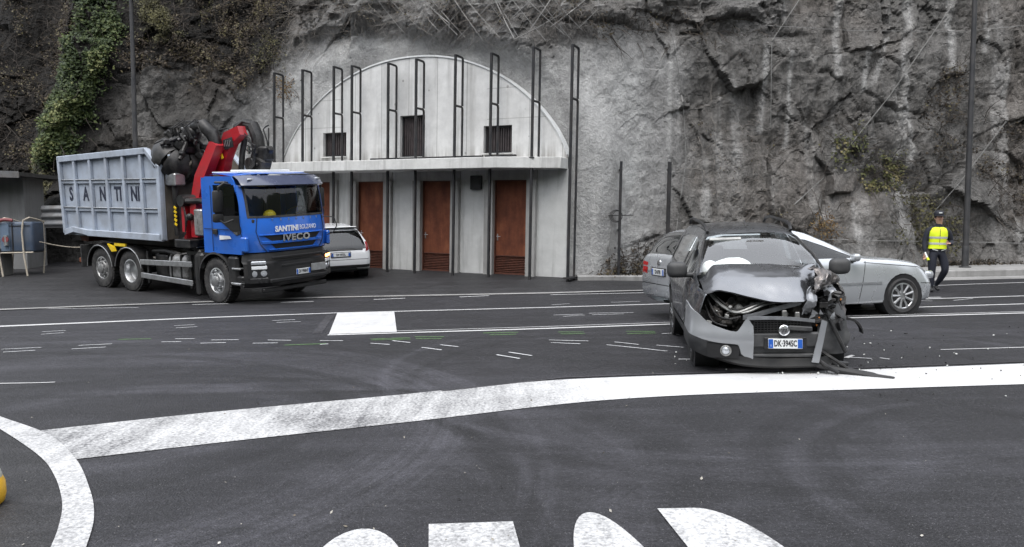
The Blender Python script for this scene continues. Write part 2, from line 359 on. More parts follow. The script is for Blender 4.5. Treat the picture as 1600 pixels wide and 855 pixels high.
# unseen wooded slope, added behind the camera to shut off the low sky
def sky_block_slope():
    a = np.radians(np.linspace(62, 298, 90)); rr = np.array([48, 60, 75, 92, 110]); hh = np.array([-.3, 16, 36, 54, 62]); A, Rr = np.meshgrid(a, rr); X, Y = Rr*np.sin(A)*1.25, Rr*np.cos(A); Z = hh[:, None]*(.8+.35*fbm(X*.03, Y*.03, 4))
    Z[0] = -.3; V = np.stack([X, Y, Z], -1).reshape(-1, 3); n = len(a); i = np.arange((len(rr)-1)*n).reshape(-1, n)[:, :-1].ravel(); return np_mesh('sky_block_hills', V, np.stack([i, i+1, i+n+1, i+n], -1), pm('sky_block_green', (.045, .055, .035), .9, 0, .6, .12), smooth=True)
tag(sky_block_slope(), kind='structure')
def sheet_between(name, f0, f1, x0, x1, n, m, mat, dz, k=6):
    V, Q = [], []
    for i in range(n+1):
        x = lerp(x0, x1, i/n)
        for j in range(k+1):
            y = lerp(float(f0(x)), float(f1(x)), j/k); V.append((x, y, gz1(x, y)+dz))
    for i in range(n):
        for j in range(k): a = i*(k+1)+j; Q.append((a, a+k+1, a+k+2, a+1))
    return np_mesh(name, V, Q, mat, smooth=True)
tag(sheet_between('forecourt', lambda x: y_kerb(x)+.16, lambda x: y_fac(min(x, 2))+3.0, -34, 4.6, 120, 8, M_['old_asphalt'], .02, 24), kind='structure')
tag(sheet_between('kerb_strip', lambda x: y_kerb(x), lambda x: y_kerb(x)+.16, -34, 3.4, 120, 1, M_['kerb_concrete'], .024, 1), kind='structure')
def marking(name, quads, mat, dz=.006, wear=None, sub=1):
    """painted areas given as outlines in photo pixels laid on the road"""
    V, F = [], []
    for q in quads:
        i0 = len(V)
        for p in q:
            g = G(*p); V.append((g.x, g.y, gz1(g.x, g.y)+dz))
        F.append(tuple(range(i0, i0+len(q))))
    return tag(raw_mesh(name, V, F, mat), kind='structure')
def ribbon_px(name, top, bot, mat, n=40, wear=None, dz=.006):
    xs0 = np.linspace(0, 1, n+1); T = [G(*(pchip(lerp(top[0][0], top[-1][0], u), top) is None or (lerp(top[0][0], top[-1][0], u), float(pchip(lerp(top[0][0], top[-1][0], u), top))))) for u in xs0]
    B = [G(lerp(bot[0][0], bot[-1][0], u), float(pchip(lerp(bot[0][0], bot[-1][0], u), bot))) for u in xs0]
    k = 4; V = [tuple(lerp(a, b, j/k)+Vector((0, 0, dz))) for a, b in zip(T, B) for j in range(k+1)]
    Q = [(i*(k+1)+j, i*(k+1)+j+1, (i+1)*(k+1)+j+1, (i+1)*(k+1)+j) for i in range(n) for j in range(k)]
    o = np_mesh(name, V, Q, mat)
    if wear: attr(o, 'wear', [wear(u) for u in xs0 for _ in range(k+1)])
    return tag(o, kind='structure')
# broad white line across the picture
stop_w = lambda u: float(np.interp(u, [0, .034, .067, .13, .14, .20, .27, .32, .38, 1], [.75, .62, .45, .30, .75, .6, .55, .2, -.4, -.7]))
ribbon_px('broad_line_marking', [(64, 673.5), (300, 648), (600, 620), (880, 594), (1000, 589), (1300, 580), (1700, 565), (2500, 536)],
          [(120, 718.5), (330, 694), (640, 660), (960, 625), (1080, 618), (1350, 609), (1760, 596), (2620, 568)], M_['worn_paint'], 90, stop_w)
# curved line round the island, lower left
def ring_line():
    inn = [(-520, 588), (-250, 602), (-60, 640), (0, 672), (60, 713), (85, 745), (97, 785), (93, 820), (78, 860), (40, 930), (-60, 1010), (-260, 1080)]
    out = [(-520, 580), (-250, 592), (-60, 628), (0, 652), (75, 680), (118, 718), (140, 765), (147, 805), (137, 850), (95, 950), (-40, 1060), (-260, 1140)]
    A = [G(*p) for p in inn]; B = [G(*p) for p in out]; V, Q = [], []
    def cr(P, n=8):
        r = []
        for i in range(len(P)-1):
            p0, p1, p2, p3 = P[max(i-1, 0)], P[i], P[i+1], P[min(i+2, len(P)-1)]
            for k in range(n):
                t = k/n; r.append(.5*((2*p1)+(p2-p0)*t+(2*p0-5*p1+4*p2-p3)*t*t+(3*p1-p0-3*p2+p3)*t**3))
        return r+[P[-1]]
    A, B = cr(A), cr(B)
    for i, (a, b) in enumerate(zip(A, B)):
        for j in range(4): V.append(lerp(a, b, j/3)+Vector((0, 0, .010)))
    Q = [(i*4+j, i*4+j+1, (i+1)*4+j+1, (i+1)*4+j) for i in range(len(A)-1) for j in range(3)]
    tag(np_mesh('island_edge_line_marking', V, Q, M_['letter_paint']), kind='structure')
    c = sum(A, Vector())/len(A); V2 = [tuple(p+Vector((0, 0, .004))) for p in A]; raw = raw_mesh('island_apron', V2, [tuple(range(len(V2)))], M_['old_asphalt']); tag(raw, kind='structure')
ring_line()
W = M_['paint']
def line(pts, w0, w1, name='lane_line_marking', m=None):
    """tapering line along photo points; w0, w1: width in metres at each end"""
    P = [G(*p) for p in pts]; L = [0]
    if pts[0][0] < 0: P.insert(0, P[0]+(P[0]-P[1]).normalized()*7)
    if pts[-1][0] > 1600: P.append(P[-1]+(P[-1]-P[-2]).normalized()*9)
    for a, b in zip(P, P[1:]): L.append(L[-1]+(b-a).length)
    V, Q = [], []
    for i, p in enumerate(P):
        d = (P[min(i+1, len(P)-1)]-P[max(i-1, 0)]).normalized(); s = Vector((-d.y, d.x, 0))*lerp(w0, w1, L[i]/L[-1])/2
        z = Vector((0, 0, gz1(p.x, p.y)+.007)); V += [p+s+z, p-s+z]
    Q = [(2*i+1, 2*i+3, 2*i+2, 2*i) for i in range(len(P)-1)]
    return tag(np_mesh(name, V, Q, m or W), kind='structure')
line([(-60, 513), (130, 505), (330, 496.5), (526, 489.5)], .34, .10)
line([(526, 489.5), (700, 485), (850, 481), (1000, 476.5), (1300, 467.5), (1470, 465)], .11, .10)
line([(512, 524), (700, 518.5), (850, 514), (1050, 507), (1300, 498), (1480, 493), (1660, 488)], .11, .11)
line([(540, 520), (700, 515.5), (850, 511), (1050, 504), (1300, 495), (1480, 490.5), (1660, 486)], .04, .05)
line([(1330, 485), (1450, 480), (1660, 473.5)], .10, .10)
line([(1330, 472), (1450, 467.5), (1660, 461)], .10, .10)
line([(1440, 447.5), (1530, 444), (1680, 439.5)], .08, .10)
marking('square_patch_marking', [[(527, 490), (616, 487.5), (620, 519.5), (514, 523)]], W, .010)
line([(1470, 547), (1530, 545.5), (1680, 541)], .03, .13)
line([(-40, 601), (0, 600), (60, 599), (86, 598)], .13, .03)
for a, b, w in (((-10, 484.5), (216, 481), .05), ((300, 476.5), (357, 475), .08), ((438, 473), (490, 471.5), .09), ((584, 468.5), (633, 466.5), .10), ((718, 464.5), (764, 462.5), .10), ((860, 461), (1003, 458), .08), ((1003, 458), (1250, 452), .08)):
    line([a, ((a[0]+b[0])/2, (a[1]+b[1])/2), b], w, w)
# surveyors' dashes after the crash, and the wheel crosses
for a, b in (((66, 519), (103, 517)), ((64, 523), (100, 520.5)), ((272, 509.5), (304, 508)), ((275, 513), (308, 511)), ((425, 501.5), (461, 500)), ((432, 504.5), (470, 503)),
             ((2, 546.5), (65, 543.5)), ((5, 551), (55, 548)), ((122, 540.5), (175, 538)), ((112, 546), (165, 543)), ((274, 530), (304, 530)), ((252, 535), (283, 534.5)), ((330, 532), (373, 531.5)), ((313, 537), (353, 536)), ((418, 532), (455, 532.5)), ((395, 537), (434, 536.5)),
             ((500, 533), (536, 533)), ((500, 539), (513, 538)), ((579, 537), (609, 539)), ((613, 533), (641, 536)), ((659, 543.5), (690, 547.5)), ((688, 539.5), (716, 542.5)), ((776, 555), (812, 561)), ((795, 551), (831, 556.5)),
             ((858, 532), (919, 533.5)), ((861, 536), (907, 538)), ((948, 539.5), (1002, 545)), ((1002, 545), (1043, 549.5)), ((960, 535), (998, 539)), ((1026, 540), (1068, 543.5)), ((865, 493), (910, 491.5)), ((880, 495), (914, 493)), ((920, 490), (990, 489)), ((925, 492.5), (975, 491)), ((955, 473), (1000, 471.5)), ((862, 477), (890, 475)),
             ((1060, 562), (1082, 562)), ((1325, 559), (1362, 561)), ((1375, 560), (1390, 562)), ((1034, 522), (1056, 521)), ((1490, 470), (1520, 467)), ((1430, 470), (1457, 471))):
    line([a, ((a[0]+b[0])/2, (a[1]+b[1])/2), b], .035, .035, 'survey_dash_marking', M_['thin_paint'])
for q in ([(1078, 557), (1084, 556), (1098, 565), (1090, 567)], [(1050, 521), (1055, 519.5), (1066, 523), (1058, 525)], [(1318, 560), (1330, 556), (1336, 557), (1326, 561)]): marking('survey_corner_marking', [q], W, .012)
for a, b in (((578, 530.5), (640, 528.5)), ((580, 532), (642, 530.5)), ((648, 527), (694, 527)), ((650, 530), (690, 530)), ((755, 521), (810, 520)), ((765, 524), (806, 523)), ((872, 519.5), (912, 519.5)), ((876, 522.5), (914, 522)), ((978, 518.5), (1023, 518.5)), ((980, 522), (1024, 521)), ((185, 531), (236, 530)), ((445, 540), (510, 537.5))):
    line([a, ((a[0]+b[0])/2, (a[1]+b[1])/2), b], .028, .028, 'green_dash_marking', M_['green_paint'])
# the word STOP, tall letters towards the camera
def stop_word():
    L = 3.0; tilt = .10
    def strokes(name, polys, o):
        V, F = [], []
        for q in polys:
            i0 = len(V); V += [(o.x+p[0]-p[1]*tilt, o.y+p[1], .008) for p in q]; F.append(tuple(range(i0, i0+len(q))))
        tag(raw_mesh(name, V, F, M_['letter_paint']), kind='structure')
    def ell(cx, cy, rx, ry, a0, a1, n=26): return [(cx+rx*math.cos(R(lerp(a0, a1, i/n))), cy+ry*math.sin(R(lerp(a0, a1, i/n)))) for i in range(n+1)]
    def band(o, i): return [[o[k], o[k+1], i[k+1], i[k]] for k in range(len(o)-1)]
    strokes('letter_s_marking', band(ell(0, -.75, .27, .75, 0, 270), ell(0, -.75, .13, .30, 0, 270))+band(ell(0, -2.0, .27, .75, -180, 90), ell(0, -2.0, .13, .30, -180, 90)), G(569, 828))
    T0, T1 = G(670, 821), G(802, 816.5); w = (T1.x-T0.x); d = T1.y-T0.y
    strokes('letter_t_marking', [[(0, 0), (w, d), (w, d-.75), (0, -.75)], [(w/2-.10, -.75), (w/2+.10, -.75), (w/2+.10, -L), (w/2-.10, -L)]], T0)
    strokes('letter_o_marking', band(ell(0, -L/2, .245, L/2, 0, 360, 60), ell(0, -L/2, .11, L/2-.72, 0, 360, 60)), G(921, 802.5))
    strokes('letter_p_marking', [[(0, 0), (.15, .0), (.15, -L), (0, -L)], [(.15, .0), (.22, .0), (.22, -.62), (.15, -.62)]]+band(ell(.22, -.9, .30, .9, 90, -90), ell(.22, -.9, .15, .28, 90, -90))+[[(.15, -1.18), (.22, -1.18), (.22, -1.8), (.15, -1.8)]], G(1027, 796.5))
stop_word()
# darker repair seams beside the markings
line([(690, 612), (880, 590.5), (1000, 586), (1300, 577), (1660, 563.5)], .05, .05, 'sealed_joint_marking', M_['patch_asphalt'])
line([(495, 522), (505, 508), (518, 492)], .16, .16, 'sealed_joint_marking', M_['patch_asphalt'])
# pavement ledge at the foot of the rock, gutter and edge blocks
def ledge():
    xs = [1.75, 3.6, 6, 8, 11, 13.6, 18, 25, 35, 48]; yf = [21.3, 22.0, 22.05, 22.1, 22.2, 22.3, 22.7, 23.5, 25.5, 29]; zt = [.30, .22, .20, .2, .2, .2, .2, .2, .2, .2]
    rows = []
    for x, y, z in zip(xs, yf, zt): rows.append([(x, y, -.05), (x, y, z-.025), (x, y+.025, z), (x, y+.30, z+.004), (x, y+9, z+.03)])
    V = [p for r in rows for p in r]; Q = [(i*5+j, (i+1)*5+j, (i+1)*5+j+1, i*5+j+1) for i in range(len(xs)-1) for j in range(4)]
    tag(np_mesh('pavement', V, Q, M_['kerb_concrete']), kind='structure')
    V = []; 
    for x, y in zip(xs[2:], yf[2:]): V += [(x, y-1.05+.02*(x-8), .008), (x, y-.01, .012)]
    tag(np_mesh('gutter_strip', V, [(2*i, 2*i+2, 2*i+3, 2*i+1) for i in range(len(V)//2-1)], M_['kerb_concrete']), kind='structure')
ledge()
# ------------------------------------------------------------------ the rock face
FAC_M = Matrix.Translation(FAC_O) @ Matrix.Rotation(LEAN, 4, 'Y') @ Matrix.Rotation(FAC_YAW, 4, 'Z')
FAC_I = FAC_M.inverted()
ARC_C, ARC_HW, ARC_B, ARC_T = -3.52, 5.16, 3.30, 6.40
def arch_v(u):
    s = np.clip(1-np.abs((np.asarray(u, float)-ARC_C)/ARC_HW)**2.15, 0, 1); return ARC_B+(ARC_T-ARC_B)*s**.72
Y0T = [(-75, 60), (-48, 46), (-36, 39.5), (-28, 35), (-22, 31.6), (-17, 29.4), (-13, 28.3), (-10, 28.1), (-8.4, 27.3), (-4, 24.95), (1.2, 22.16), (2.2, 22.15), (4, 22.8), (8, 23.6), (14, 24.5), (20, 25.6), (30, 28.5), (45, 35), (75, 55)]
def y_base(x, z):
    x = np.asarray(x, float); z = np.asarray(z, float); b = pchip(x, Y0T)
    lean = np.interp(x, [-40, -20, -10, -6, 1, 4, 14, 40], [.30, .26, .12, .02, .02, .06, .10, .15])
    return b+lean*np.maximum(z-.3, 0)+.16*np.maximum(z-6.9, 0)*np.exp(-((x+2)/9)**2)
def CL(px, py):
    Y = 24.0
    for _ in range(25): p = AY(px, py, Y); Y = .5*Y+.5*float(y_base(p.x, p.z))
    return AY(px, py, Y)
def seg_dist(X, Z, pts):
    """distance to a polyline and the signed side of it, in the (x, z) plane"""
    D = np.full(X.shape, 1e9); S = np.zeros(X.shape)
    for (ax, az), (bx, bz) in zip(pts, pts[1:]):
        vx, vz = bx-ax, bz-az; t = np.clip(((X-ax)*vx+(Z-az)*vz)/(vx*vx+vz*vz+1e-9), 0, 1); dx, dz = X-ax-t*vx, Z-az-t*vz
        d = np.hypot(dx, dz); k = d < D; D[k] = d[k]; S[k] = np.sign(dx*vz-dz*vx)[k]
    return D, S
def in_poly(X, Z, pts):
    c = np.zeros(X.shape, bool); n = len(pts)
    for i in range(n):
        (ax, az), (bx, bz) = pts[i], pts[(i+1) % n]; k = ((az > Z) != (bz > Z)) & (X < (bx-ax)*(Z-az)/((bz-az)+1e-12)+ax); c ^= k
    return c
def pxz(pts): return [(p.x, p.z) for p in (CL(*q) for q in pts)]
def soft_poly(X, Z, pts, w):
    P = pxz(pts); D, _ = seg_dist(X, Z, P+[P[0]]); s = np.where(in_poly(X, Z, P), D, -D); return sstep(-w, w, s)
def cells(X, Z, nper, seed, amp, sx=1.0):
    """random tilted facets: the broken look of blasted rock"""
    rs = np.random.RandomState(seed); x0, x1, z0, z1 = -45, 45, -1, 17; n = int((x1-x0)*(z1-z0)*nper)
    cx, cz = rs.uniform(x0, x1, n), rs.uniform(z0, z1, n); gx, gz_, off = rs.normal(0, amp, n), rs.normal(0, amp, n), rs.normal(0, amp*.5, n)
    wx = X+.25*fbm(X*1.1+5, Z*1.1, 3); wz = Z+.25*fbm(X*1.1, Z*1.1+9, 3); out = np.zeros(X.shape); edge = np.zeros(X.shape)
    cell = max(.6, (1/nper)**.5*1.1); nx, nz = int((x1-x0)/cell)+1, int((z1-z0)/cell)+1; buckets = {}
    for i in range(n): buckets.setdefault((int((cx[i]-x0)/cell), int((cz[i]-z0)/cell)), []).append(i)
    flat = np.zeros(X.size); fx, fz = wx.ravel(), wz.ravel(); bx, bz = ((fx-x0)/cell).astype(int), ((fz-z0)/cell).astype(int)
    order = np.lexsort((bz, bx)); key = bx[order]*1000+bz[order]; cuts = np.flatnonzero(np.diff(key))+1; res = np.zeros(X.size); ed = np.ones(X.size)
    for grp in np.split(order, cuts):
        b = (bx[grp[0]], bz[grp[0]]); cand = [i for dx in (-2, -1, 0, 1, 2) for dz in (-2, -1, 0, 1, 2) for i in buckets.get((b[0]+dx, b[1]+dz), ())]
        if len(cand) < 2: continue
        c = np.array(cand); d = np.hypot((fx[grp][:, None]-cx[c])*sx, fz[grp][:, None]-cz[c]); k = d.argmin(1); j = c[k]; d2 = np.partition(d, 1, 1)
        res[grp] = off[j]+gx[j]*(fx[grp]-cx[j])+gz_[j]*(fz[grp]-cz[j]); ed[grp] = d2[:, 1]-d2[:, 0]
    return res.reshape(X.shape), ed.reshape(X.shape)

CRACKS = [([(1205, 82), (1240, 105), (1290, 120), (1330, 140), (1370, 165), (1400, 172), (1455, 178)], .17, .34),
          ([(1340, 38), (1372, 62), (1395, 95), (1412, 130), (1404, 160), (1402, 205)], .15, .30), ([(1310, 20), (1316, 60), (1326, 95), (1337, 135)], .10, .2),
          ([(1180, 66), (1186, 120), (1210, 160), (1238, 205)], .10, .18), ([(1570, 0), (1580, 60), (1592, 120), (1572, 180)], .14, .26), ([(1440, 190), (1500, 232), (1560, 195), (1600, 184)], .10, .2),
          ([(1060, 150), (1085, 205), (1102, 255), (1110, 300)], .10, .16), ([(1225, 90), (1228, 150), (1250, 190), (1265, 240)], .09, .16), ([(1130, 105), (1150, 85), (1168, 100), (1160, 140)], .10, .18),
          ([(860, 28), (930, 36), (1000, 46), (1100, 52), (1200, 58), (1300, 52)], .22, .30), ([(1290, 215), (1330, 235), (1345, 262)], .12, .2), ([(1540, 260), (1562, 290), (1590, 285)], .10, .2),
          ([(180, 118), (250, 100), (330, 120), (372, 152)], .16, .3), ([(170, 130), (165, 190), (195, 225)], .2, .35), ([(920, 430), (945, 402), (990, 382), (1020, 372)], .14, .22), ([(1240, 300), (1270, 330), (1330, 345)], .12, .18)]
STREAKS = [([(1308, -10), (1306, 60), (1304, 118)], 7), ([(1424, -10), (1416, 80), (1412, 150), (1410, 240)], 11), ([(1494, -10), (1490, 60), (1486, 105)], 7), ([(1352, 80), (1346, 140)], 6), ([(1047, 84), (1046, 160), (1044, 252)], 4.5),
           ([(1334, 322), (1336, 388)], 8), ([(1194, 72), (1190, 205)], 5), ([(1574, 95), (1568, 175)], 6), ([(1230, 80), (1226, 230)], 4), ([(1415, 150), (1432, 235), (1425, 260)], 6), ([(985, 330), (982, 410)], 5), ([(930, 290), (926, 400)], 6), ([(912, 260), (914, 300)], 4), ([(1545, 20), (1542, 80)], 3), ([(1100, 300), (1098, 350)], 8), ([(1388, 60), (1360, 130)], 5)]
def cliff():
    xs = np.concatenate([np.linspace(-75, -24, 110), np.arange(-23.9, 19.9, .055), np.linspace(20, 75, 130)]); zs = np.concatenate([np.arange(-.3, 9.6, .055), np.linspace(9.7, 24, 70)])
    X, Z = np.meshgrid(xs, zs); Y = y_base(X, Z)
    light = soft_poly(X+.5*fbm(X*.6, Z*.6, 4), Z+.5*fbm(X*.6+40, Z*.6, 4), [(300, 240), (370, 150), (440, 96), (520, 62), (600, 48), (680, 58), (760, 50), (850, 66), (960, 60), (1062, 72), (1075, 150), (1058, 260), (1048, 340), (1010, 400), (985, 470), (420, 470), (280, 300)], .55)
    top = soft_poly(X, Z+.4*fbm(X*.8, Z*.8, 4), [(470, -60), (470, 60), (520, 62), (600, 48), (850, 62), (1000, 56), (1230, 60), (1230, -60)], .3)
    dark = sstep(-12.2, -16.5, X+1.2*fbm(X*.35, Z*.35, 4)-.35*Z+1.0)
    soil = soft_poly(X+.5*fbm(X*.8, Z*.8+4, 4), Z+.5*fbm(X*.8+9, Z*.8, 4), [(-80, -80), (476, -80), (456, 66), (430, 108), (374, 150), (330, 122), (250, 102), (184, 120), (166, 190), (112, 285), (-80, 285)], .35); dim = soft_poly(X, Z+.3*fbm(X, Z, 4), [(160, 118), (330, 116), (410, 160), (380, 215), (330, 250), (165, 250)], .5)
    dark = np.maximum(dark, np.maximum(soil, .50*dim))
    rough = np.clip(1-light*.86, 0, 1)*np.interp(X, [-60, -20, 30, 60], [1.2, 1, 1, 1.3])
    c1, e1 = cells(X, Z, .32, 3, .24); c2, e2 = cells(X, Z, 2.4, 5, .20, 1.3); c3, e3 = cells(X, Z, 14, 8, .16)
    clump = sstep(-.05, .45, fbm(X*.35+3, Z*.45+8, 4)); 
    D = -(.75*fbm(X*.16+2, Z*.2, 4)+.30*fbm(X*.7, Z*.55, 5)+.42*c1+(.10+.90*clump)*(.62*c2+.7*c3)*.85+.10*fbm(X*2.6, Z*1.3, 5, True)+.06*fbm(X*4.5+3, Z*1.1, 4, True))*rough
    D -= (.10*fbm(X*.9, Z*.5, 5)+.035*fbm(X*5, Z*5, 4))*light
    D += (.035*np.exp(-(e1/.07)**2)+.05*clump*np.exp(-(e2/.05)**2))*rough
    wob = .22*fbm(X*1.9, Z*1.9, 5)
    for pts, w, dep in CRACKS:
        d, s = seg_dist(X+wob, Z+wob*.7, pxz(pts)); w2 = w*(.7+.6*(fbm(X*1.5, Z*1.5, 3)+.5)); brk = np.clip(.5+1.1*fbm(X*1.3+7, Z*1.3, 4), 0, 1); D += .50*dep*brk*np.exp(-(d/np.maximum(w2*.42, .03))**2)-dep*.42*brk*np.exp(-(d/(w*2.6))**2)*(s < 0)
    D -= .42*top*sstep(0, 1, Z-7)*(.4+fbm(X*.6, Z*1.2, 4, True))
    # ridge that carries the ivy, gully to its left
    ridge = [(78, 262), (118, 160), (140, 90), (150, -40)]; d, s = seg_dist(X, Z, pxz(ridge)); D += np.where(s > 0, 1, 0)*0+(-1.1*np.exp(-(d/1.3)**2))
    d, s = seg_dist(X, Z, pxz([(30, 280), (60, 120), (80, -40)])); D += 1.3*np.exp(-(d/1.8)**2)
    d, s = seg_dist(X, Z, pxz([(60, 440), (95, 385), (120, 330)])); D -= 2.0*np.exp(-(d/1.3)**2)*sstep(4.2, 2.0, Z); D -= .0*np.exp(-(d/1.1)**2)*np.clip(fbm(X*.9, Z*.9, 4, True)+.3, 0, 2)
    # keep clear of the portal: behind it inside the arch, rough plaster outside
    I = np.array(FAC_I); Yt = Y+D; u = I[0, 0]*X+I[0, 1]*Yt+I[0, 2]*Z+I[0, 3]; v = I[2, 0]*X+I[2, 1]*Yt+I[2, 2]*Z+I[2, 3]
    av = arch_v(u); nrm = np.hypot((u-ARC_C)/ARC_HW, (np.maximum(v, ARC_B)-ARC_B)/(ARC_T-ARC_B)); out = (nrm-1)*3.2; out = np.where((v < ARC_B) & (u > -9.6) & (u < ARC_C), -1, out)
    plane = 22.6-.535*X+.0187*(Z-.25); zone = (u > -14) & (u < 8) & (v < 9); t = sstep(.10, .8, out); lim = plane+.30
    Y2 = np.where(zone, lerp(lim, np.maximum(Yt, plane-.22-1.2*np.maximum(out-.7, 0)), t), Yt)
    foot = sstep(.9, .0, Z-gz(X, Y2)); Y2 -= .22*foot*rough*np.clip(fbm(X*.9, Z*0, 4)+.6, 0, 1.4)
    V = np.stack([X, Y2, Z], -1).reshape(-1, 3); n = len(xs); i = np.arange((len(zs)-1)*n).reshape(len(zs)-1, n)[:, :-1].ravel(); Q = np.stack([i, i+1, i+n+1, i+n], -1)
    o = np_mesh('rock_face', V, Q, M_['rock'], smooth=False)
    st = np.zeros(X.shape)
    for pts, w in STREAKS:
        d, s = seg_dist(X+.10*fbm(X*1.5, Z*.6, 4), Z, pxz(pts)); st = np.maximum(st, sstep(1.25, .35, d/(w*.0195))*(.45+.55*np.clip(fbm(X*5, Z*.8, 4)+.75, 0, 1)))
    run = fbm(X*1.9+3, Z*.12, 5); st = np.maximum(st, .75*sstep(.12, .42, run)*(1-dark)*np.clip(.6+fbm(X*.5+3, Z*.5+1, 3), 0, 1)*sstep(.1, .6, rough))
    brown = sstep(-.05, .35, fbm(X*.3+11, Z*.5+4, 5))*(1-light)
    white = soft_poly(X+.6*fbm(X*.7, Z*.5, 4), Z, [(900, 118), (950, 100), (1012, 112), (1008, 230), (985, 300), (945, 330), (935, 410), (905, 420)], .4); white = np.maximum(white*np.clip(.65+.9*fbm(X*1.1+2, Z*.45, 4), 0, 1), .6*soft_poly(X, Z+.3*fbm(X, Z, 3), [(480, 92), (560, 60), (680, 62), (800, 76), (870, 100), (880, 190), (830, 140), (760, 98), (660, 78), (560, 96), (470, 180), (440, 230), (430, 150)], .25))
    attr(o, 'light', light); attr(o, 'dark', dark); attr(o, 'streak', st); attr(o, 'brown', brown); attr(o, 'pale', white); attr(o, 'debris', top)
    tag(o, 'tall rough rock face, grey sprayed concrete in its middle, bare streaked rock to the right', 'rock face', kind='structure')
    return X, Y2, Z
def rock_mat():
    t = NT('rock'); n1 = t.noise(.5, 8, .68, dist=.4); n2 = t.noise(2.6, 9, .72, dist=.3); n3 = t.noise(14, 6, .7); st = t.noise(1.2, 7, .65, co=t.co('Object', (1.5, 1.5, .22)))
    fv = t.noise(5.5, 8, .75, co=t.co('Object', (1.6, 1.6, .45)), dist=.8); k = t.mth('ADD', t.mth('ADD', t.mth('MULTIPLY', n1, .30), t.mth('MULTIPLY', fv, .22)), t.mth('ADD', t.mth('MULTIPLY', n2, .30), t.mth('MULTIPLY', st, .26)))
    rock = t.rmp(k, [(.34, (.034, .0325, .031)), (.47, (.105, .101, .096)), (.58, (.160, .154, .147)), (.72, (.31, .30, .288))])
    rock = t.mix(t.mth('MULTIPLY', t.at('brown'), .35), rock, t.rmp(k, [(.35, (.045, .036, .029)), (.7, (.19, .155, .13))]))
    shot = t.rmp(k, [(.34, (.13, .128, .126)), (.52, (.31, .308, .304)), (.68, (.52, .517, .51))])
    damp = t.rmp(t.noise(.33, 6, .6, co=t.co('Object', (1.2, 1.2, .5))), [(.48, 0.0), (.62, .6)]); shot = t.mix(damp, shot, t.rmp(n2, [(.3, (.11, .108, .105)), (.7, (.22, .215, .21))]))
    shot = t.mix(t.mth('MULTIPLY', t.at('pale'), .9), shot, t.rmp(n2, [(.3, (.38, .38, .378)), (.7, (.66, .66, .65))]))
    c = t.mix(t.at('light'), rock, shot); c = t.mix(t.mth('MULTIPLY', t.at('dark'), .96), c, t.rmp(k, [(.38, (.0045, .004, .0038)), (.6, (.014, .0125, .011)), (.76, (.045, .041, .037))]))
    c = t.mix(t.mth('MULTIPLY', t.at('debris'), .55), c, t.rmp(n2, [(.35, (.06, .058, .055)), (.68, (.24, .235, .23))]))
    s = t.mth('MULTIPLY', t.at('streak'), t.rmp(n2, [(.3, .35), (.6, 1.0)])); c = t.mix(t.mth('MULTIPLY', s, .70), c, (.48, .475, .465))
    spk = t.rmp(n3, [(.30, .62), (.50, 1.0), (.70, 1.35)]); c = t.mix(t.mth('SUBTRACT', 1.0, t.mth('MULTIPLY', t.at('light'), .6)), c, t.mix(1.0, c, spk, 'MULTIPLY'))
    wc = t.n.new('ShaderNodeMix'); wc.data_type = 'VECTOR'; nz = t.n.new('ShaderNodeTexNoise'); nz.inputs['Scale'].default_value = 1.6; nz.inputs['Detail'].default_value = 5; t.lk(t.tc.outputs['Object'], nz.inputs['Vector']); wc.inputs[0].default_value = .45; t.lk(t.tc.outputs['Object'], wc.inputs[4]); t.lk(nz.outputs['Color'], wc.inputs[5]); vc = t.voro(3.2, 'DISTANCE_TO_EDGE', co=wc.outputs[1]); crk = t.rmp(vc.outputs['Distance'], [(0, 0.0), (.06, 1.0)]); h = t.mth('ADD', t.mth('MULTIPLY', n2, 1.0), t.mth('ADD', t.mth('MULTIPLY', n3, .32), t.mth('ADD', t.mth('MULTIPLY', fv, .5), t.mth('MULTIPLY', t.mth('MULTIPLY', crk, t.mth('SUBTRACT', 1.0, t.at('light'))), .16)))); h2 = t.mth('ADD', h, t.mth('MULTIPLY', t.noise(45, 4, .7), .10))
    return t.out(c, t.rmp(n1, [(.35, .62), (.65, .92)]), t.bump(h2, .16, .85), None, .3)
M_['rock'] = rock_mat()
ROCK = cliff()
def CLv(px, py):
    px, py = np.asarray(px, float), np.asarray(py, float); A = np.array(CM3); d = (A @ np.stack([(px-800)/CAM_F, (427.5-py)/CAM_F, -np.ones_like(px)])); Y = np.full(px.shape, 24.0)
    for _ in range(20): t = Y/d[1]; x, z = d[0]*t, CAM_H+d[2]*t; Y = .5*Y+.5*y_base(x, z)
    t = Y/d[1]; return d[0]*t, CAM_H+d[2]*t
def on_rock_v(x, z):
    X, Y, Z = ROCK; return Y[np.clip(np.searchsorted(Z[:, 0], z), 0, Z.shape[0]-1), np.clip(np.searchsorted(X[0], x), 0, X.shape[1]-1)]
def on_rock(x, z):
    """a point of the built rock surface"""
    X, Y, Z = ROCK; i = np.clip(np.searchsorted(X[0], x), 0, X.shape[1]-1); j = np.clip(np.searchsorted(Z[:, 0], z), 0, Z.shape[0]-1); return Vector((x, float(Y[j, i]), z))
def RK(px, py):
    p = CL(px, py); Y = p.y
    for _ in range(4): q = AY(px, py, Y); Y = on_rock(q.x, q.z).y
    return AY(px, py, Y)
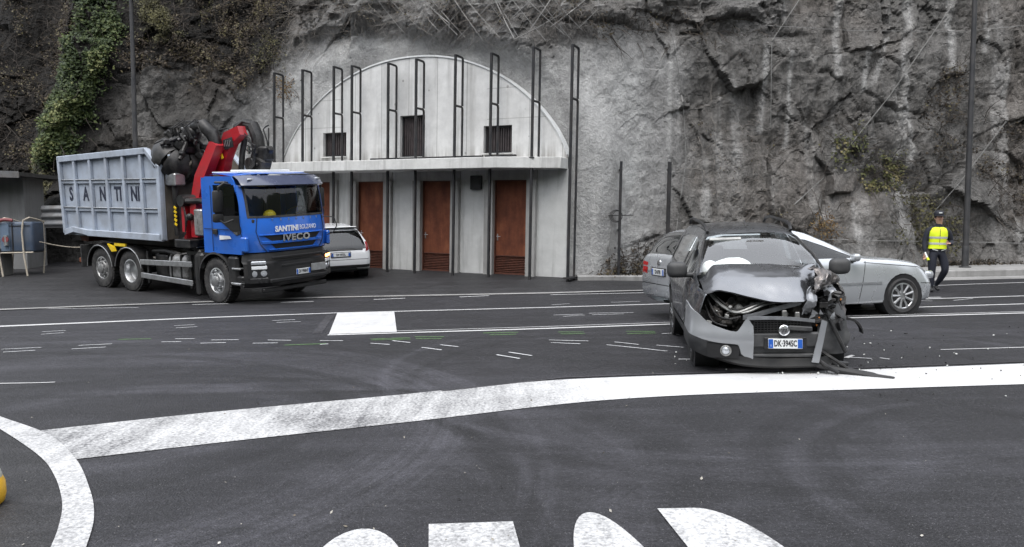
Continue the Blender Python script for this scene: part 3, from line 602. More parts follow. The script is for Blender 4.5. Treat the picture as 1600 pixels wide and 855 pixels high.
# ------------------------------------------------------------------ the concrete portal
def facade_mat():
    t = NT('facade_concrete'); a = t.noise(.6, 6, .62); b = t.noise(3.2, 7, .7); s = t.noise(1.5, 5, .6, co=t.co('Object', (2.6, 2.6, .2)))
    k = t.mth('ADD', t.mth('MULTIPLY', a, .55), t.mth('MULTIPLY', b, .45)); c = t.rmp(k, [(.32, (.47, .47, .465)), (.68, (.74, .74, .73))])
    sx = t.n.new('ShaderNodeSeparateXYZ'); t.lk(t.tc.outputs['Object'], sx.inputs[0]); cell = t.n.new('ShaderNodeTexWhiteNoise'); cell.noise_dimensions = '1D'
    q = t.mth('MULTIPLY', t.mth('ADD', sx.outputs[0], 8.72), 1/1.02); t.lk(t.mth('FLOOR', q), cell.inputs['W']); c = t.mix(1.0, c, t.rmp(cell.outputs['Value'], [(0, .90), (1, 1.05)]), 'MULTIPLY')
    fr = t.mth('FRACT', q); c = t.mix(t.mth('MULTIPLY', t.mth('LESS_THAN', fr, .018), .65), c, (.16, .155, .15))
    for zz in (5.28, 4.42): c = t.mix(t.mth('MULTIPLY', t.mth('LESS_THAN', t.mth('ABSOLUTE', t.mth('SUBTRACT', sx.outputs[2], zz)), .012), t.mth('MULTIPLY', t.mth('GREATER_THAN', t.mth('ABSOLUTE', t.mth('ADD', sx.outputs[0], 3.5)), 2.6), .4)), c, (.18, .175, .17))
    c = t.mix(t.rmp(s, [(.50, 0.0), (.74, .45)]), c, (.24, .235, .225))
    low = t.mth('MULTIPLY', t.rmp(t.mth('SUBTRACT', sx.outputs[2], 3.2), [(.0, 1.0), (.55, 0.0)]), t.rmp(s, [(.40, 0.0), (.6, .8)])); c = t.mix(low, c, (.13, .115, .10))
    tie = t.voro(2.2).outputs['Distance']; c = t.mix(t.mth('MULTIPLY', t.rmp(tie, [(.07, 1.0), (.10, 0.0)]), .55), c, (.14, .135, .13))
    return t.out(c, .85, t.bump(t.noise(24, 6, .7), .004), None, .25)
M_['facade'] = facade_mat(); M_['wall_conc'] = concrete('wall_concrete', (.52, .525, .515), .2, .45, 1.0)
M_['jamb_conc'] = concrete('jamb_concrete', (.33, .325, .315), .25, .4, 1.3); M_['slab_conc'] = concrete('slab_concrete', (.58, .58, .565), .2, .35, 1.6)
def rust_mat():
    t = NT('rusty_steel'); n = t.noise(1.6, 8, .68); v = t.noise(2.5, 6, .6, co=t.co('Object', (2, 2, .35))); k = t.mth('ADD', t.mth('MULTIPLY', n, .6), t.mth('MULTIPLY', v, .4))
    c = t.rmp(k, [(.33, (.065, .020, .011)), (.52, (.150, .047, .023)), (.72, (.27, .10, .050))]); return t.out(c, .68, t.bump(t.noise(40, 5, .7), .002), None, .3)
M_['rust'] = rust_mat(); M_['rust_slat'] = pm('rust_slat', (.085, .028, .016), .65, 0, .35, 9); M_['slat_dark'] = pm('slat_dark', (.055, .045, .046), .6, .2, .35, 6)
M_['post_steel'] = pm('post_steel', (.028, .030, .034), .5, .4, .3, 4, dirt=(.09, .07, .055), damt=.35, dscale=2); M_['flash'] = pm('flashing', (.72, .73, .73), .4, .2, .1, 5)
portal = empty('tunnel_portal_building', M=FAC_M)
tag(portal, 'concrete portal building with arched upper wall, long canopy slab and rusty steel doors', 'building')
WINS = [(-6.95, -6.0, 3.50, 4.26), (-3.93, -3.02, 3.42, 4.66), (-1.0, -.08, 3.46, 4.24)]
def upper_wall():
    m = MB(); us = np.unique(np.round(np.concatenate([np.linspace(ARC_C-ARC_HW, ARC_C+ARC_HW, 150), [w for a in WINS for w in a[:2]]]), 4)); v0 = 2.98
    for a, b in zip(us, us[1:]):
        mid = (a+b)/2; ta, tb = float(arch_v(a)), float(arch_v(b)); w = [q for q in WINS if q[0] < mid < q[1]]; iv = [((v0, v0), (w[0][2],)*2), ((w[0][3],)*2, (ta, tb))] if w else [((v0, v0), (ta, tb))]
        for (p0, p1), (q0, q1) in iv: m.poly([(a, 0, p0), (b, 0, p1), (b, 0, q1), (a, 0, q0)])
        m.poly([(a, 0, ta), (b, 0, tb), (b, .75, tb), (a, .75, ta)])
    for a, b, c, d in WINS:
        for p, q in (((a, c), (a, d)), ((a, d), (b, d)), ((b, d), (b, c)), ((b, c), (a, c))): m.poly([(p[0], 0, p[1]), (q[0], 0, q[1]), (q[0], .22, q[1]), (p[0], .22, p[1])])
    bmesh.ops.remove_doubles(m.bm, verts=m.bm.verts[:], dist=.0005); m.build('arched_wall', M_['facade'], portal, 30, True)
    f = MB(); ua = np.linspace(ARC_C-ARC_HW+.01, ARC_C+ARC_HW-.01, 120); pts = [Vector((u, 0, float(arch_v(u)))) for u in ua]
    f.grid([[p+Vector((0, y, dz)) for y, dz in ((-.03, -.035), (-.03, .012), (.25, .012))] for p in pts], True); f.build('edge_flashing', M_['flash'], portal, 30)
    for a, b, c, d in WINS:
        w = MB(); k = int((b-a)/.075)
        for i in range(k): w.box((lerp(a, b, (i+.5)/k), .16, (c+d)/2), (.045, .03, d-c-.06))
        wo = w.build('window', M_['slat_dark'], portal); q = MB()
        for x, z, dx, dz in ((a+.025, (c+d)/2, .05, d-c-.01), (b-.025, (c+d)/2, .05, d-c-.01), ((a+b)/2, d-.025, b-a-.11, .05), ((a+b)/2, c+.025, b-a-.11, .05)): q.box((x, .15, z), (dx, .06, dz))
        q.build('frame', M_['post_steel'], wo); q = MB(); q.box(((a+b)/2, .235, (c+d)/2), (b-a+.1, .02, d-c+.1)); q.build('backing', M_['dark'], wo); q = MB(); q.box(((a+b)/2, -.005, c-.018), (b-a+.08, .14, .03)); q.build('sill', M_['slab_conc'], wo)
upper_wall()
DOORS = [(-7.62, -6.56), (-5.51, -4.45), (-3.08, -2.02), (-.60, .47)]
def lower_wall():
    m = MB(); m.mi = 0; edges = [-9.6]
    for a, b in DOORS: edges += [a-.28, b+.28]
    edges.append(1.66)
    for a, b in zip(edges[::2], edges[1::2]): m.box(((a+b)/2, .30, 1.48), (b-a, .6, 3.0))
    m.build('wall', M_['wall_conc'], portal)
    for a, b in DOORS:
        m = MB(); m.box(((a+b)/2, .28, 2.88), (b-a+.54, .6, .36)); m.box((a-.14, .22, 1.35), (.279, .7, 2.699)); m.box((b+.14, .22, 1.35), (.279, .7, 2.699)); m.bev(.012)
        m.build('door_surround', M_['jamb_conc'], portal)
        d = MB(); d.box(((a+b)/2, .10, 1.62), (b-a-.05, .06, 2.10)); do = d.build('door', M_['rust'], portal); c = (a+b)/2
        f = MB()
        for x in (a+.012, b-.012): f.box((x, .06, 1.35), (.024, .10, 2.69))
        f.box((c, .06, 2.683), (b-a-.05, .10, .03)); f.box((c, .09, .04), (b-a-.05, .08, .075)); f.box((c, .085, .555), (b-a-.05, .07, .03)); f.build('frame', M_['rust_slat'], do)
        l = MB()
        for i in range(9): l.box((c, .09, .115+i*.049), (b-a-.06, .05, .022), Matrix.Rotation(R(35), 4, 'X'))
        l.build('louvre', M_['rust_slat'], do); k = MB(); k.box((c, .15, .33), (b-a-.06, .01, .48)); k.build('louvre_backing', M_['dark'], do)
        h = MB(); h.box((a+.075, .062, 1.08), (.035, .012, .19), bev=.004); h.tube([(a+.075, .06, 1.1), (a+.075, .0, 1.1), (a+.09, -.012, 1.1), (a+.21, -.012, 1.1)], .010, 8); h.build('handle', M_['alu'], do)
lower_wall()
m = MB(); m.prism([(-8.72, .05, 2.97), (-8.72, -1.0, 2.97), (-.05, -1.0, 2.97), (1.64, -.42, 2.97), (1.64, .05, 2.97)], (0, 0, .30)); m.bev(.012); m.build('canopy_slab', M_['slab_conc'], portal)
m = MB()
for a, b in ((-4.6, -.7), (-.6, .35)): m.box(((a+b)/2, -.55, 3.33), (b-a, .09, .05), bev=.006)
m.build('channel', M_['post_steel'], portal)
m = MB(); m.box((-1.19, -.055, 2.63), (.36, .11, .40), bev=.015); m.box((-1.19, -.10, 2.63), (.28, .05, .32), bev=.01); m.build('wall_box', M_['black_plastic'], portal)
# ------------------------------------------------------------------ steel twin posts standing in front of the portal
POSTS = [-8.45, -7.24, -5.99, -5.27, -3.91, -2.92, -1.59, -.42, .87, 2.0]
where = ['first twin steel post from the left, clear of the arched wall on its left side', 'second twin steel post from the left, rising beside the left foot of the arch', 'third twin steel post from the left, standing before the left window', 'fourth twin steel post from the left, just right of the left window',
         'fifth twin steel post from the left, in the space left of the tall middle window', 'sixth twin steel post from the left, crossing the tall middle window', 'seventh twin steel post from the left, on plain wall right of the middle window', 'eighth twin steel post from the left, crossing the slatted right window',
         'ninth twin steel post from the left, before the right shoulder of the arch', 'tallest twin steel post reaching the ground right of the canopy end']
for i, u in enumerate(POSTS):
    p = empty('steel_post', M=FAC_M @ Matrix.Translation((u, -.62, 0))); tag(p, where[i], 'steel post', 'twin steel posts in front of the portal'); last = i == 9; r = .033
    rnd = random.Random(i); tl = rnd.uniform(-.012, .012); top = 6.16+rnd.uniform(-.03, .04); z0 = -.05 if i >= 2 else 3.2
    m = MB(); m.box((tl*.5, 0, (z0+top)/2), (.062, .085, top-z0), Matrix.Rotation(tl*.12, 4, 'Y'), bev=.012); m.build('upright', M_['post_steel'], p)
    g = .40; s0 = 3.24 if not last else .0
    m = MB(); m.tube([(0, 0, top-.05), (0, .05, top-.02), (0, g-.05, top-.03), (0, g-.015, top-.05), (0, g, top-.09), (0, g, 4.86), (0, g, 4.80)], r, 10); m.build('upper_loop', M_['post_steel'], p)
    m = MB(); m.tube([(0, .03, 4.77), (0, g-.06, 4.77), (0, g-.01, 4.75), (0, g+.008, 4.70), (0, g+.008, 4.5), (0, g+.008, s0)], r, 10); m.build('lower_loop', M_['post_steel'], p)
    m = MB(); m.box((.0, .2, s0+.015), (.18, .56, .02)) if i < 9 else m.box((.0, .2, .06), (.2, .6, .04)); m.build('foot_plate', M_['post_steel'], p)
def single_post(px, y_bot, y_top, lab, w=.075):
    b = RK(px-2, y_bot); b = Vector((b.x, b.y-.25, b.z)); t = AY(px, y_top, b.y); p = empty('steel_post', (b.x, b.y, b.z-.2)); tag(p, lab, 'steel post')
    h = t.z-b.z+.2; m = MB(); m.box((0, 0, h/2), (w, .09, h), bev=.01); m.xf(Matrix.Rotation(LEAN, 4, 'Y')); m.build('upright', M_['post_steel'], p)
    m = MB()
    for z in (h*.42, h*.93): m.box((LEAN*z, .16, z), (.04, .3, .05))
    m.build('wall_bracket', M_['post_steel'], p)
single_post(966, 425, 252, 'thin single steel post in front of the coiled cable on pale rock', .07)
single_post(1041, 405, 253, 'short thick single steel post rising behind the silver car roof', .10)
# ------------------------------------------------------------------ vehicles: shared helpers
def ground_pose(cx, cy, hd, wb, tr, lift=.0):
    h = Vector((math.cos(hd), math.sin(hd), 0)); l = Vector((-h.y, h.x, 0)); c = Vector((cx, cy, 0))
    def Z(p): return Vector((p.x, p.y, gz1(p.x, p.y)+(.02 if y_kerb(p.x) < p.y and p.x < 4.6 else 0)))
    fl, fr, rl, rr = Z(c+l*tr), Z(c-l*tr), Z(c-h*wb+l*tr), Z(c-h*wb-l*tr); X = (fl+fr-rl-rr).normalized(); Y = fl+rl-fr-rr; Y = (Y-X*Y.dot(X)).normalized()
    M = Matrix((X, Y, X.cross(Y))).transposed().to_4x4(); M.translation = (fl+fr)/2+Vector((0, 0, lift)); return M
def holed(outer, holes, to3, thick, mb):
    """flat plate with holes: outlines in 2D, to3 maps (a, b) to a point"""
    b = bmesh.new(); es = []
    for loop in [outer]+holes:
        vs = [b.verts.new(to3(*p)) for p in loop]; es += [b.edges.new((vs[i], vs[(i+1) % len(vs)])) for i in range(len(vs))]
    bmesh.ops.triangle_fill(b, use_beauty=True, use_dissolve=False, edges=es)
    bmesh.ops.recalc_face_normals(b, faces=b.faces[:])
    if thick: bmesh.ops.solidify(b, geom=b.faces[:], thickness=thick)
    mb._merge(b)
def wheel(parent, loc, dia, width, rim_d, out, style='spoke', n=7, steer=0.0, rim_m=None, name='wheel', rut=False):
    """out: +1 / -1, the side (local y) that faces outwards"""
    o = bpy.data.objects.new(name, None); COL.objects.link(o); o.parent = parent; o.location = loc; o.rotation_euler = (0, 0, steer); r, w, rr = dia/2, width/2, rim_d/2
    m = MB(); prof = [(rr, -w*.82), (rr+.02, -w*.9), (lerp(rr, r, .55), -w), (r-.035, -w*.93), (r-.008, -w*.72), (r, -w*.4), (r, w*.4), (r-.008, w*.72), (r-.035, w*.93), (lerp(rr, r, .55), w), (rr+.02, w*.9), (rr, w*.82)]
    m.lathe(prof, (0, 0, 0), (0, 1, 0), 40)
    for f in m.bm.faces: f.normal_update()
    for i in range(40 if dia > .9 else 0): m.box((math.cos(i*.157)*r, 0, math.sin(i*.157)*r), (.035, width*.8, .05), Matrix.Rotation(-i*.157, 4, 'Y'))
    m.build('tyre', M_['rubber'], o, 40, True)
    m = MB(); s = out; rm = rim_m or M_['alu']
    if style == 'spoke':
        m.lathe([(rr+.004, s*w*.84), (rr-.012, s*w*.86), (rr-.03, s*w*.70), (rr-.035, -s*w*.6)], (0, 0, 0), (0, 1, 0), 36); m.lathe([(.075, s*w*.25), (.075, s*w*.66), (.06, s*w*.72), (.0, s*w*.73)], (0, 0, 0), (0, 1, 0), 20)
        for i in range(n):
            a = 2*math.pi*i/n+.3; c, q = math.cos(a), math.sin(a)
            for da in (-.16, .16) if n <= 6 else (0,):
                c2, q2 = math.cos(a+da*.9), math.sin(a+da*.9); m.tube([(c*.05, s*w*.62, q*.05), (c2*rr*.55, s*w*.70, q2*rr*.55), (c2*(rr-.015), s*w*.74, q2*(rr-.015))], [.028, .022, .026], 8)
    elif style == 'truckfront':
        m.lathe([(rr+.01, s*w*.86), (rr-.02, s*w*.9), (rr-.05, s*w*.62), (rr-.09, s*w*.60), (rr*.62, s*w*1.02), (rr*.50, s*w*1.06), (rr*.48, s*w*1.0), (.13, s*w*1.0), (.12, s*w*1.25), (.10, s*w*1.32), (0, s*w*1.33)], (0, 0, 0), (0, 1, 0), 36)
        for i in range(10): a = i*.6283; m.cyl((math.cos(a)*rr*.55, s*w*.98, math.sin(a)*rr*.55), (math.cos(a)*rr*.55, s*w*1.16, math.sin(a)*rr*.55), .018, n=6)
        for i in range(8): a = i*.7854+.2; m.sph((math.cos(a)*rr*.78, s*w*.84, math.sin(a)*rr*.78), (.035, .015, .035), 8, 5)
    else:
        m.lathe([(rr+.01, s*w*.88), (rr-.015, s*w*.92), (rr-.04, s*w*.6), (rr-.06, -s*w*.10), (rr*.66, -s*w*.32), (.15, -s*w*.32), (.14, s*w*.05), (.12, s*w*.12), (0, s*w*.14)], (0, 0, 0), (0, 1, 0), 36)
        for i in range(10): a = i*.6283; m.cyl((math.cos(a)*rr*.55, -s*w*.34, math.sin(a)*rr*.55), (math.cos(a)*rr*.55, -s*w*.08, math.sin(a)*rr*.55), .018, n=6)
    m.build('rim', rm, o, 30, True)
    if style == 'spoke':
        m = MB(); m.lathe([(rr-.04, s*w*.1), (0, s*w*.1)], (0, 0, 0), (0, 1, 0), 24); m.build('brake_disc', M_['dark'], o)
    return o
def plate(parent, c, right, up, w, h, s, name='licence_plate', it=True, skew=1.0):
    """licence plate with blue end bands"""
    right, up = Vector(right).normalized(), Vector(up).normalized(); n = right.cross(up); Mx = Matrix((right, up, n)).transposed().to_4x4(); Mx.translation = c
    m = MB(); m.box((0, 0, 0), (w, h, .012), bev=.004); m.xf(Mx); p = m.build(name, M_['white_plate'], parent)
    m = MB()
    for sx in (-1, 1): m.box((sx*(w/2-.028), 0, .0068), (.05, h-.012, .003))
    m.xf(Mx); m.build('blue_band', M_['plate_blue'], p); text(s, 'lettering', M_['ink'], p, Vector(c)+n*.009, right, up, h*.86, sx=.60, ext=.001, bold=.002)
    text('I', 'country_letter', M_['white_plate'], p, Vector(c)+n*.0095-right*(w/2-.028)-up*h*.2, right, up, h*.3, ext=.001); return p
# ------------------------------------------------------------------ the truck
T_HD = math.atan2(-.5572, .8304)
truck = empty('tipper_truck', M=ground_pose(-6.19, 19.54, T_HD, 4.2, 1.0)); tag(truck, 'blue truck with red folded loader crane and grey tipping container, parked on the forecourt', 'truck')
M_['cab_blue'] = pm('cab_blue', (.012, .125, .56), .28, 0, .08, 3, coat=.6, dirt=(.05, .09, .20), damt=.25, dscale=2); M_['cab_white'] = pm('roof_white', (.70, .72, .74), .4, 0, .08, 3, dirt=(.3, .3, .3), damt=.3); M_['visor'] = pm('visor', (.055, .065, .11), .25, 0, .1, 3, coat=.4)
M_['bin_grey'] = pm('bin_grey', (.39, .44, .52), .5, 0, .10, 2.2, .003, 20, dirt=(.17, .165, .16), damt=.45, dscale=1.6); M_['bin_in'] = pm('bin_inside', (.10, .085, .07), .8, .2, .4, 3)
M_['crane_red'] = pm('crane_red', (.42, .008, .018), .35, 0, .15, 3, coat=.4, dirt=(.06, .02, .02), damt=.5, dscale=3); M_['grease'] = pm('grease_black', (.014, .014, .015), .4, .4, .4, 6, .004, 30, dirt=(.10, .095, .09), damt=.45, dscale=5)
M_['tank'] = pm('tank_alu', (.42, .42, .42), .4, .7, .2, 5, dirt=(.05, .045, .04), damt=.7, dscale=4); M_['navy'] = pm('navy_letter', (.008, .012, .034), .5, 0, .1, 3, dirt=(.2, .22, .25), damt=.12)
M_['truck_glass'] = glass_mat('truck_glass', (.62, .68, .68), 1.0); M_['side_glass'] = glass_mat('side_glass', (.22, .25, .26), 1.0); M_['yellow'] = pm('yellow', (.75, .52, .02), .35, 0, .08, 6); M_['white_letter'] = pm('white_letter', (.80, .82, .84), .4, 0, .03); M_['amber_lit'] = lamp_mat('amber_lit', (1.0, .36, .10), 4.0); M_['amber'] = pm('amber_lens', (.6, .2, .03), .2, 0, .1, 20); M_['seat'] = pm('seat_cloth', (.03, .03, .034), .9)
def xf(z): return float(pchip(z, [(1.18, 1.36), (1.30, 1.385), (1.6, 1.405), (2.02, 1.36), (2.75, 1.20), (2.95, 1.08)]))
def fx(y, z): return xf(z)-.34*(abs(y)/1.22)**3.4
def fpatch(mb, y0, y1, z0, z1, off, ny=24, nz=6, yl=None):
    """patch following the rounded cab front; yl(z) may narrow it"""
    mb.grid([[Vector((fx(lerp(*((yl(z)) if yl else (y0, y1)), i/ny), z)+off, lerp(*((yl(z)) if yl else (y0, y1)), i/ny), z)) for i in range(ny+1)] for z in np.linspace(z0, z1, nz+1)])
def make_truck():
    t = truck; B = M_['cab_blue']; K = M_['black_plastic']
    m = MB()
    for y in (-.42, .42): m.box((-2.5, y, .96), (7.2, .09, .26))
    for x in (-5.9, -4.9, -3.5, -2, -.9, .6): m.box((x, 0, .96), (.12, .76, .2))
    m.box((-2.9, 0, 1.20), (6.4, .84, .16)); m.box((.9, 0, .62), (.5, .8, .4)); m.build('chassis', M_['black_metal'], t)
    # cab
    m = MB(); side = [(-.35, 1.18), (-.35, 2.82), (-.29, 2.90), (-.18, 2.935), (fx(1.22, 2.93), 2.935)]+[(fx(1.22, z), z) for z in np.linspace(2.85, 1.19, 14)]
    win = [(.07, 2.74), (.88, 2.74), (.965, 2.3), (.99, 1.66), (.86, 1.62), (.12, 2.02)]
    for s in (-1, 1): holed(side, [win], lambda a, b: Vector((a, s*1.22, b)), .03, m)
    m.box((-.335, 0, 2.05), (.03, 2.43, 1.72)); fpatch(m, -1.22, 1.22, 1.23, 2.03, 0)
    m.build('cab', B, t, 40)
    m = MB()                                               # pillars beside the windscreen
    for a, b in ((-1.22, -1.10), (1.10, 1.22)): fpatch(m, a, b, 2.03, 2.74, .0, 4)
    m.build('pillar', B, t)
    m = MB(); m.grid([[Vector((lerp(-.35, fx(y, 2.935), i/8), y, 2.935+.06*math.sin(math.pi*min(1, max(0, i/8)))*.8+.05*(1-(abs(y)/1.22)**4))) for i in range(9)] for y in np.linspace(-1.22, 1.22, 21)], True); m.build('roof', B, t)
    m = MB(); m.box((.25, 0, 3.055), (.7, 1.2, .05), bev=.02); m.box((.2, .0, 3.02), (1.0, 1.9, .03), bev=.01); m.build('roof_hatch', M_['cab_white'], t)
    m = MB(); rows = []
    for z, o in ((2.74, .015), (2.70, .10), (2.735, .17), (2.86, .12), (2.95, .02)): rows.append([Vector((fx(y*.985, min(z, 2.95))+o, y, z)) for y in np.linspace(-1.2, 1.2, 31)])
    m.grid(rows); v = m.build('sun_visor', M_['visor'], t)
    for y in (-.98, .98):
        m = MB(); m.sph((fx(y, 2.85)+.125, y, 2.865), (.03, .10, .028), 12, 7); m.build('marker_lamp', M_['lamp_glass'], v)
    m = MB(); fpatch(m, -1.10, 1.10, 2.04, 2.74, -.012); m.build('windscreen', M_['truck_glass'], t)
    m = MB(); fpatch(m, -1.12, 1.12, 2.00, 2.05, .006); fpatch(m, -1.125, -1.08, 2.04, 2.74, .004, 2); fpatch(m, 1.08, 1.125, 2.04, 2.74, .004, 2); m.build('windscreen_seal', M_['rubber'], t)
    for s in (-1, 1):
        w = MB(); w.poly([(a, s*1.212, b) for a, b in ((.07, 2.74), (.88, 2.74), (.965, 2.3), (.97, 2.06), (.12, 2.02))]); w.build('side_window', M_['side_glass'], t)
        w = MB(); w.prism([(a, s*1.205, b) for a, b in ((.12, 2.03), (.97, 2.06), (.99, 1.66), (.86, 1.62))], (0, s*.03, 0)); w.build('window_panel', K, t)
    for x0, x1, y, z0, z1 in ((.02, .05, -1.236, 1.2, 2.86),): pass
    d = MB(); d.box((-.0, -1.237, 1.98), (.012, .006, 1.5)); d.box((1.02, -1.237, 1.5), (.012, .006, .62)); d.box((.35, -1.238, 1.74), (1.3, .006, .012)); d.build('door_gap', M_['dark'], t)
    h = MB(); h.box((.12, -1.25, 1.68), (.16, .03, .12), bev=.01); h.build('door_handle', K, t); h = MB(); h.prism([(.26, -1.238, 1.60), (.62, -1.238, 1.60), (.68, -1.238, 1.54), (.26, -1.238, 1.50)], (0, -.006, 0)); h.build('door_strip', M_['white_letter'], t)
    text('720E', 'lettering', M_['alu'], t, (.84, -1.242, 1.66), (1, 0, 0), (0, 0, 1), .07, ext=.002)
    # grille slots
    g = MB(); fpatch(g, 0, 0, 1.47, 1.60, .006, 20, 3, lambda z: (lerp(-.66, -.86, (z-1.47)/.13), lerp(.62, .80, (z-1.47)/.13))); fpatch(g, 0, 0, 1.29, 1.41, .006, 20, 3, lambda z: (lerp(-.56, -.70, (z-1.29)/.12), lerp(.52, .66, (z-1.29)/.12))); g.build('grille', M_['dark'], t)
    g = MB()
    for z0, z1, w in ((1.405, 1.475, .90), (1.60, 1.63, .95), (1.255, 1.295, .74)):
        n = 26; g.grid([[Vector((fx(lerp(-w, w*.95, i/n), z)+o, lerp(-w, w*.95, i/n), z)) for i in range(n+1)] for z, o in ((z0, .002), (z0+.01, .035), (z1-.01, .035), (z1, .002))])
    g.build('grille_bar', B, t)
    text('IVECO', 'maker_lettering', M_['chrome'], t, (1.432, -.02, 1.525), (0, 1, 0), (0, 0, 1), .205, ext=.014, bold=.008, sx=1.25, sp=1.12)
    text('SANTINI', 'owner_lettering', M_['white_letter'], t, (1.408, -.26, 1.735), (0, 1, 0), (0, 0, 1), .175, ext=.003, bold=.007, sx=1.02)
    text('BOLZANO', 'town_lettering', M_['white_letter'], t, (1.408, .36, 1.745), (0, 1, 0), (0, 0, 1), .15, ext=.003, sx=.70)
    for i, ch in enumerate('TRAKKER'): text(ch, 'lettering', M_['alu'], t, (fx(lerp(-.62, .72, i/6), 1.95)+.006, lerp(-.62, .72, i/6), 1.95), (0, 1, 0), (0, 0, 1), .075, ext=.003)
    g = MB(); 
    g.tube([(fx(-.95, 2.0)+.01, -.95, 2.0), (fx(-1.0, 1.7)+.01, -1.0, 1.7), (fx(-.92, 1.4)+.012, -.92, 1.40), (fx(-.78, 1.24)+.012, -.78, 1.24)], .008, 6); g.tube([(fx(.95, 2.0)+.01, .95, 2.0), (fx(1.0, 1.7)+.01, 1.0, 1.7), (fx(.92, 1.4)+.012, .92, 1.40), (fx(.78, 1.24)+.012, .78, 1.24)], .008, 6); g.build('panel_gap', M_['dark'], t)
    g = MB(); g.box((1.10, -1.215, 1.42), (.20, .10, .34), bev=.03); g.box((1.10, 1.215, 1.42), (.20, .10, .34), bev=.03); g.build('air_deflector', B, t)
    # interior
    m = MB(); m.box((.95, 0, 1.93), (.5, 2.1, .12), bev=.03); m.box((.3, 0, 1.25), (1.2, 2.3, .06)); m.build('dashboard', M_['seat'], t)
    for y in (-.62, .62):
        m = MB(); m.box((.1, y, 1.75), (.5, .5, .16), bev=.05); m.box((-.14, y, 2.15), (.16, .5, .75), bev=.06); m.box((-.15, y, 2.58), (.12, .28, .2), bev=.04); m.build('seat', M_['seat'], t)
    m = MB(); m.lathe([(.22, 0), (.235, .015), (.22, .03), (.205, .015), (.22, 0)], (.68, .62, 2.08), (-.5, 0, .85), 24); m.build('steering_wheel', K, t)
    # bumper and lamps
    m = MB(); rows = []
    for z, o, wy in ((1.235, -.10, 1.16), (1.20, .01, 1.2), (1.02, .03, 1.24), (.98, .10, 1.25), (.55, .11, 1.25), (.46, .06, 1.22), (.42, -.06, 1.15)):
        rows.append([Vector((1.36+o-.40*(abs(y)/1.22)**4, y*wy/1.22, z)) for y in np.linspace(-1.22, 1.22, 33)])
    m.grid(rows, True); m.bm.faces.ensure_lookup_table(); b = m.build('bumper', K, t, 30, True)
    m = MB(); m.box((1.44, .0, 1.10), (.06, 1.5, .05), bev=.01); m.box((1.45, 0, .58), (.08, 1.7, .09), bev=.02); m.box((1.44, -.05, .90), (.06, .9, .06), bev=.01); m.build('bumper_bar', M_['dark'], b)
    m = MB(); m.box((1.30, 0, .36), (.10, 1.9, .10), bev=.02); m.build('underrun_bar', K, t)
    bx = lambda y: 1.47-.40*(abs(y)/1.25)**4
    for s in (-1, 1):
        sl = lambda y: math.atan(1.6*abs(y)**3/1.25**4); q = Matrix.Rotation(s*sl(1.0), 4, 'Z')
        h = MB(); h.box((bx(1.02)-.06, s*1.02, .86), (.16, .40, .46), q, bev=.03); ho = h.build('headlight_housing', M_['dark'], t)
        for y, z, r in ((1.10, .76, .080), (.93, .76, .075)):
            h = MB(); ax = Vector((math.cos(sl(y)), s*math.sin(sl(y)), 0)); c = Vector((bx(y), s*y, z))+ax*.01; h.lathe([(r, -.04), (r, .012), (r*.86, .03), (.03, .036), (0, .036)], c, ax, 18); h.build('headlight', M_['lamp_glass'], ho)
        h = MB(); h.box((bx(1.02)+.02, s*1.02, .895), (.04, .34, .085), q, bev=.012); h.build('daylight_lamp', M_['white_letter'], ho)
        h = MB(); h.box((bx(1.02)+.02, s*1.03, 1.005), (.045, .33, .075), q, bev=.015); h.build('turn_lamp', M_['lamp_glass'] if s < 0 else M_['amber_lit'], ho)
        h = MB(); h.box((bx(1.02)+.0, s*1.02, .60), (.08, .42, .14), q, bev=.02); h.lathe([(.06, 0), (.05, .02), (0, .02)], (bx(1.0)+.04, s*1.0, .60), (1, s*.5, 0), 14); h.build('fog_lamp', M_['black_plastic'], ho)
    plate(t, (1.485, .10, .72), (0, 1, 0), (0, 0, 1), .42, .13, 'DF 998HF'); m = MB(); m.box((1.482, .58, .78), (.012, .46, .17), bev=.005); m.build('blank_plate', M_['alu'], t)
    # mirrors
    def mirror(s):
        m = MB(); m.box((.62, s*1.50, 2.38), (.12, .24, .50), bev=.045, seg=2); m.box((.60, s*1.50, 2.02), (.12, .24, .20), bev=.04, seg=2); mo = m.build('mirror', K, t, 40)
        m = MB(); m.tube([(.72, s*1.2, 2.74), (.72, s*1.40, 2.78), (.66, s*1.50, 2.70), (.64, s*1.5, 2.5)], .028, 8); m.tube([(.78, s*1.2, 1.98), (.7, s*1.42, 1.90), (.63, s*1.5, 1.98)], .022, 8); m.box((.5, s*1.30, 2.80), (.36, .14, .05), bev=.02); m.build('mirror_arm', K, mo)
    mirror(-1); mirror(1)
    m = MB(); m.tube([(1.30, .95, 1.95), (1.52, 1.10, 1.93), (1.56, 1.14, 1.72), (1.45, 1.12, 1.55), (1.30, 1.06, 1.5)], .014, 8); m.build('front_mirror_bracket', K, t)
    # wheels
    wheel(t, (0, -1.04, .525), 1.05, .32, .60, -1, 'truckfront', steer=R(-3)); wheel(t, (0, 1.04, .525), 1.05, .32, .60, 1, 'truckfront', steer=R(-3))
    for x, st in ((-3.53, 'dual'), (-4.86, 'truckfront')):
        for s in (-1, 1): wheel(t, (x, s*1.05, .525), 1.05, .30, .60, s, st, rim_m=M_['alu'] if st == 'dual' else M_['tank'])
        m = MB(); m.cyl((x, -.9, .525), (x, .9, .525), .10, n=14); m.sph((x, 0, .525), .24); m.build('axle', M_['grease'], t)
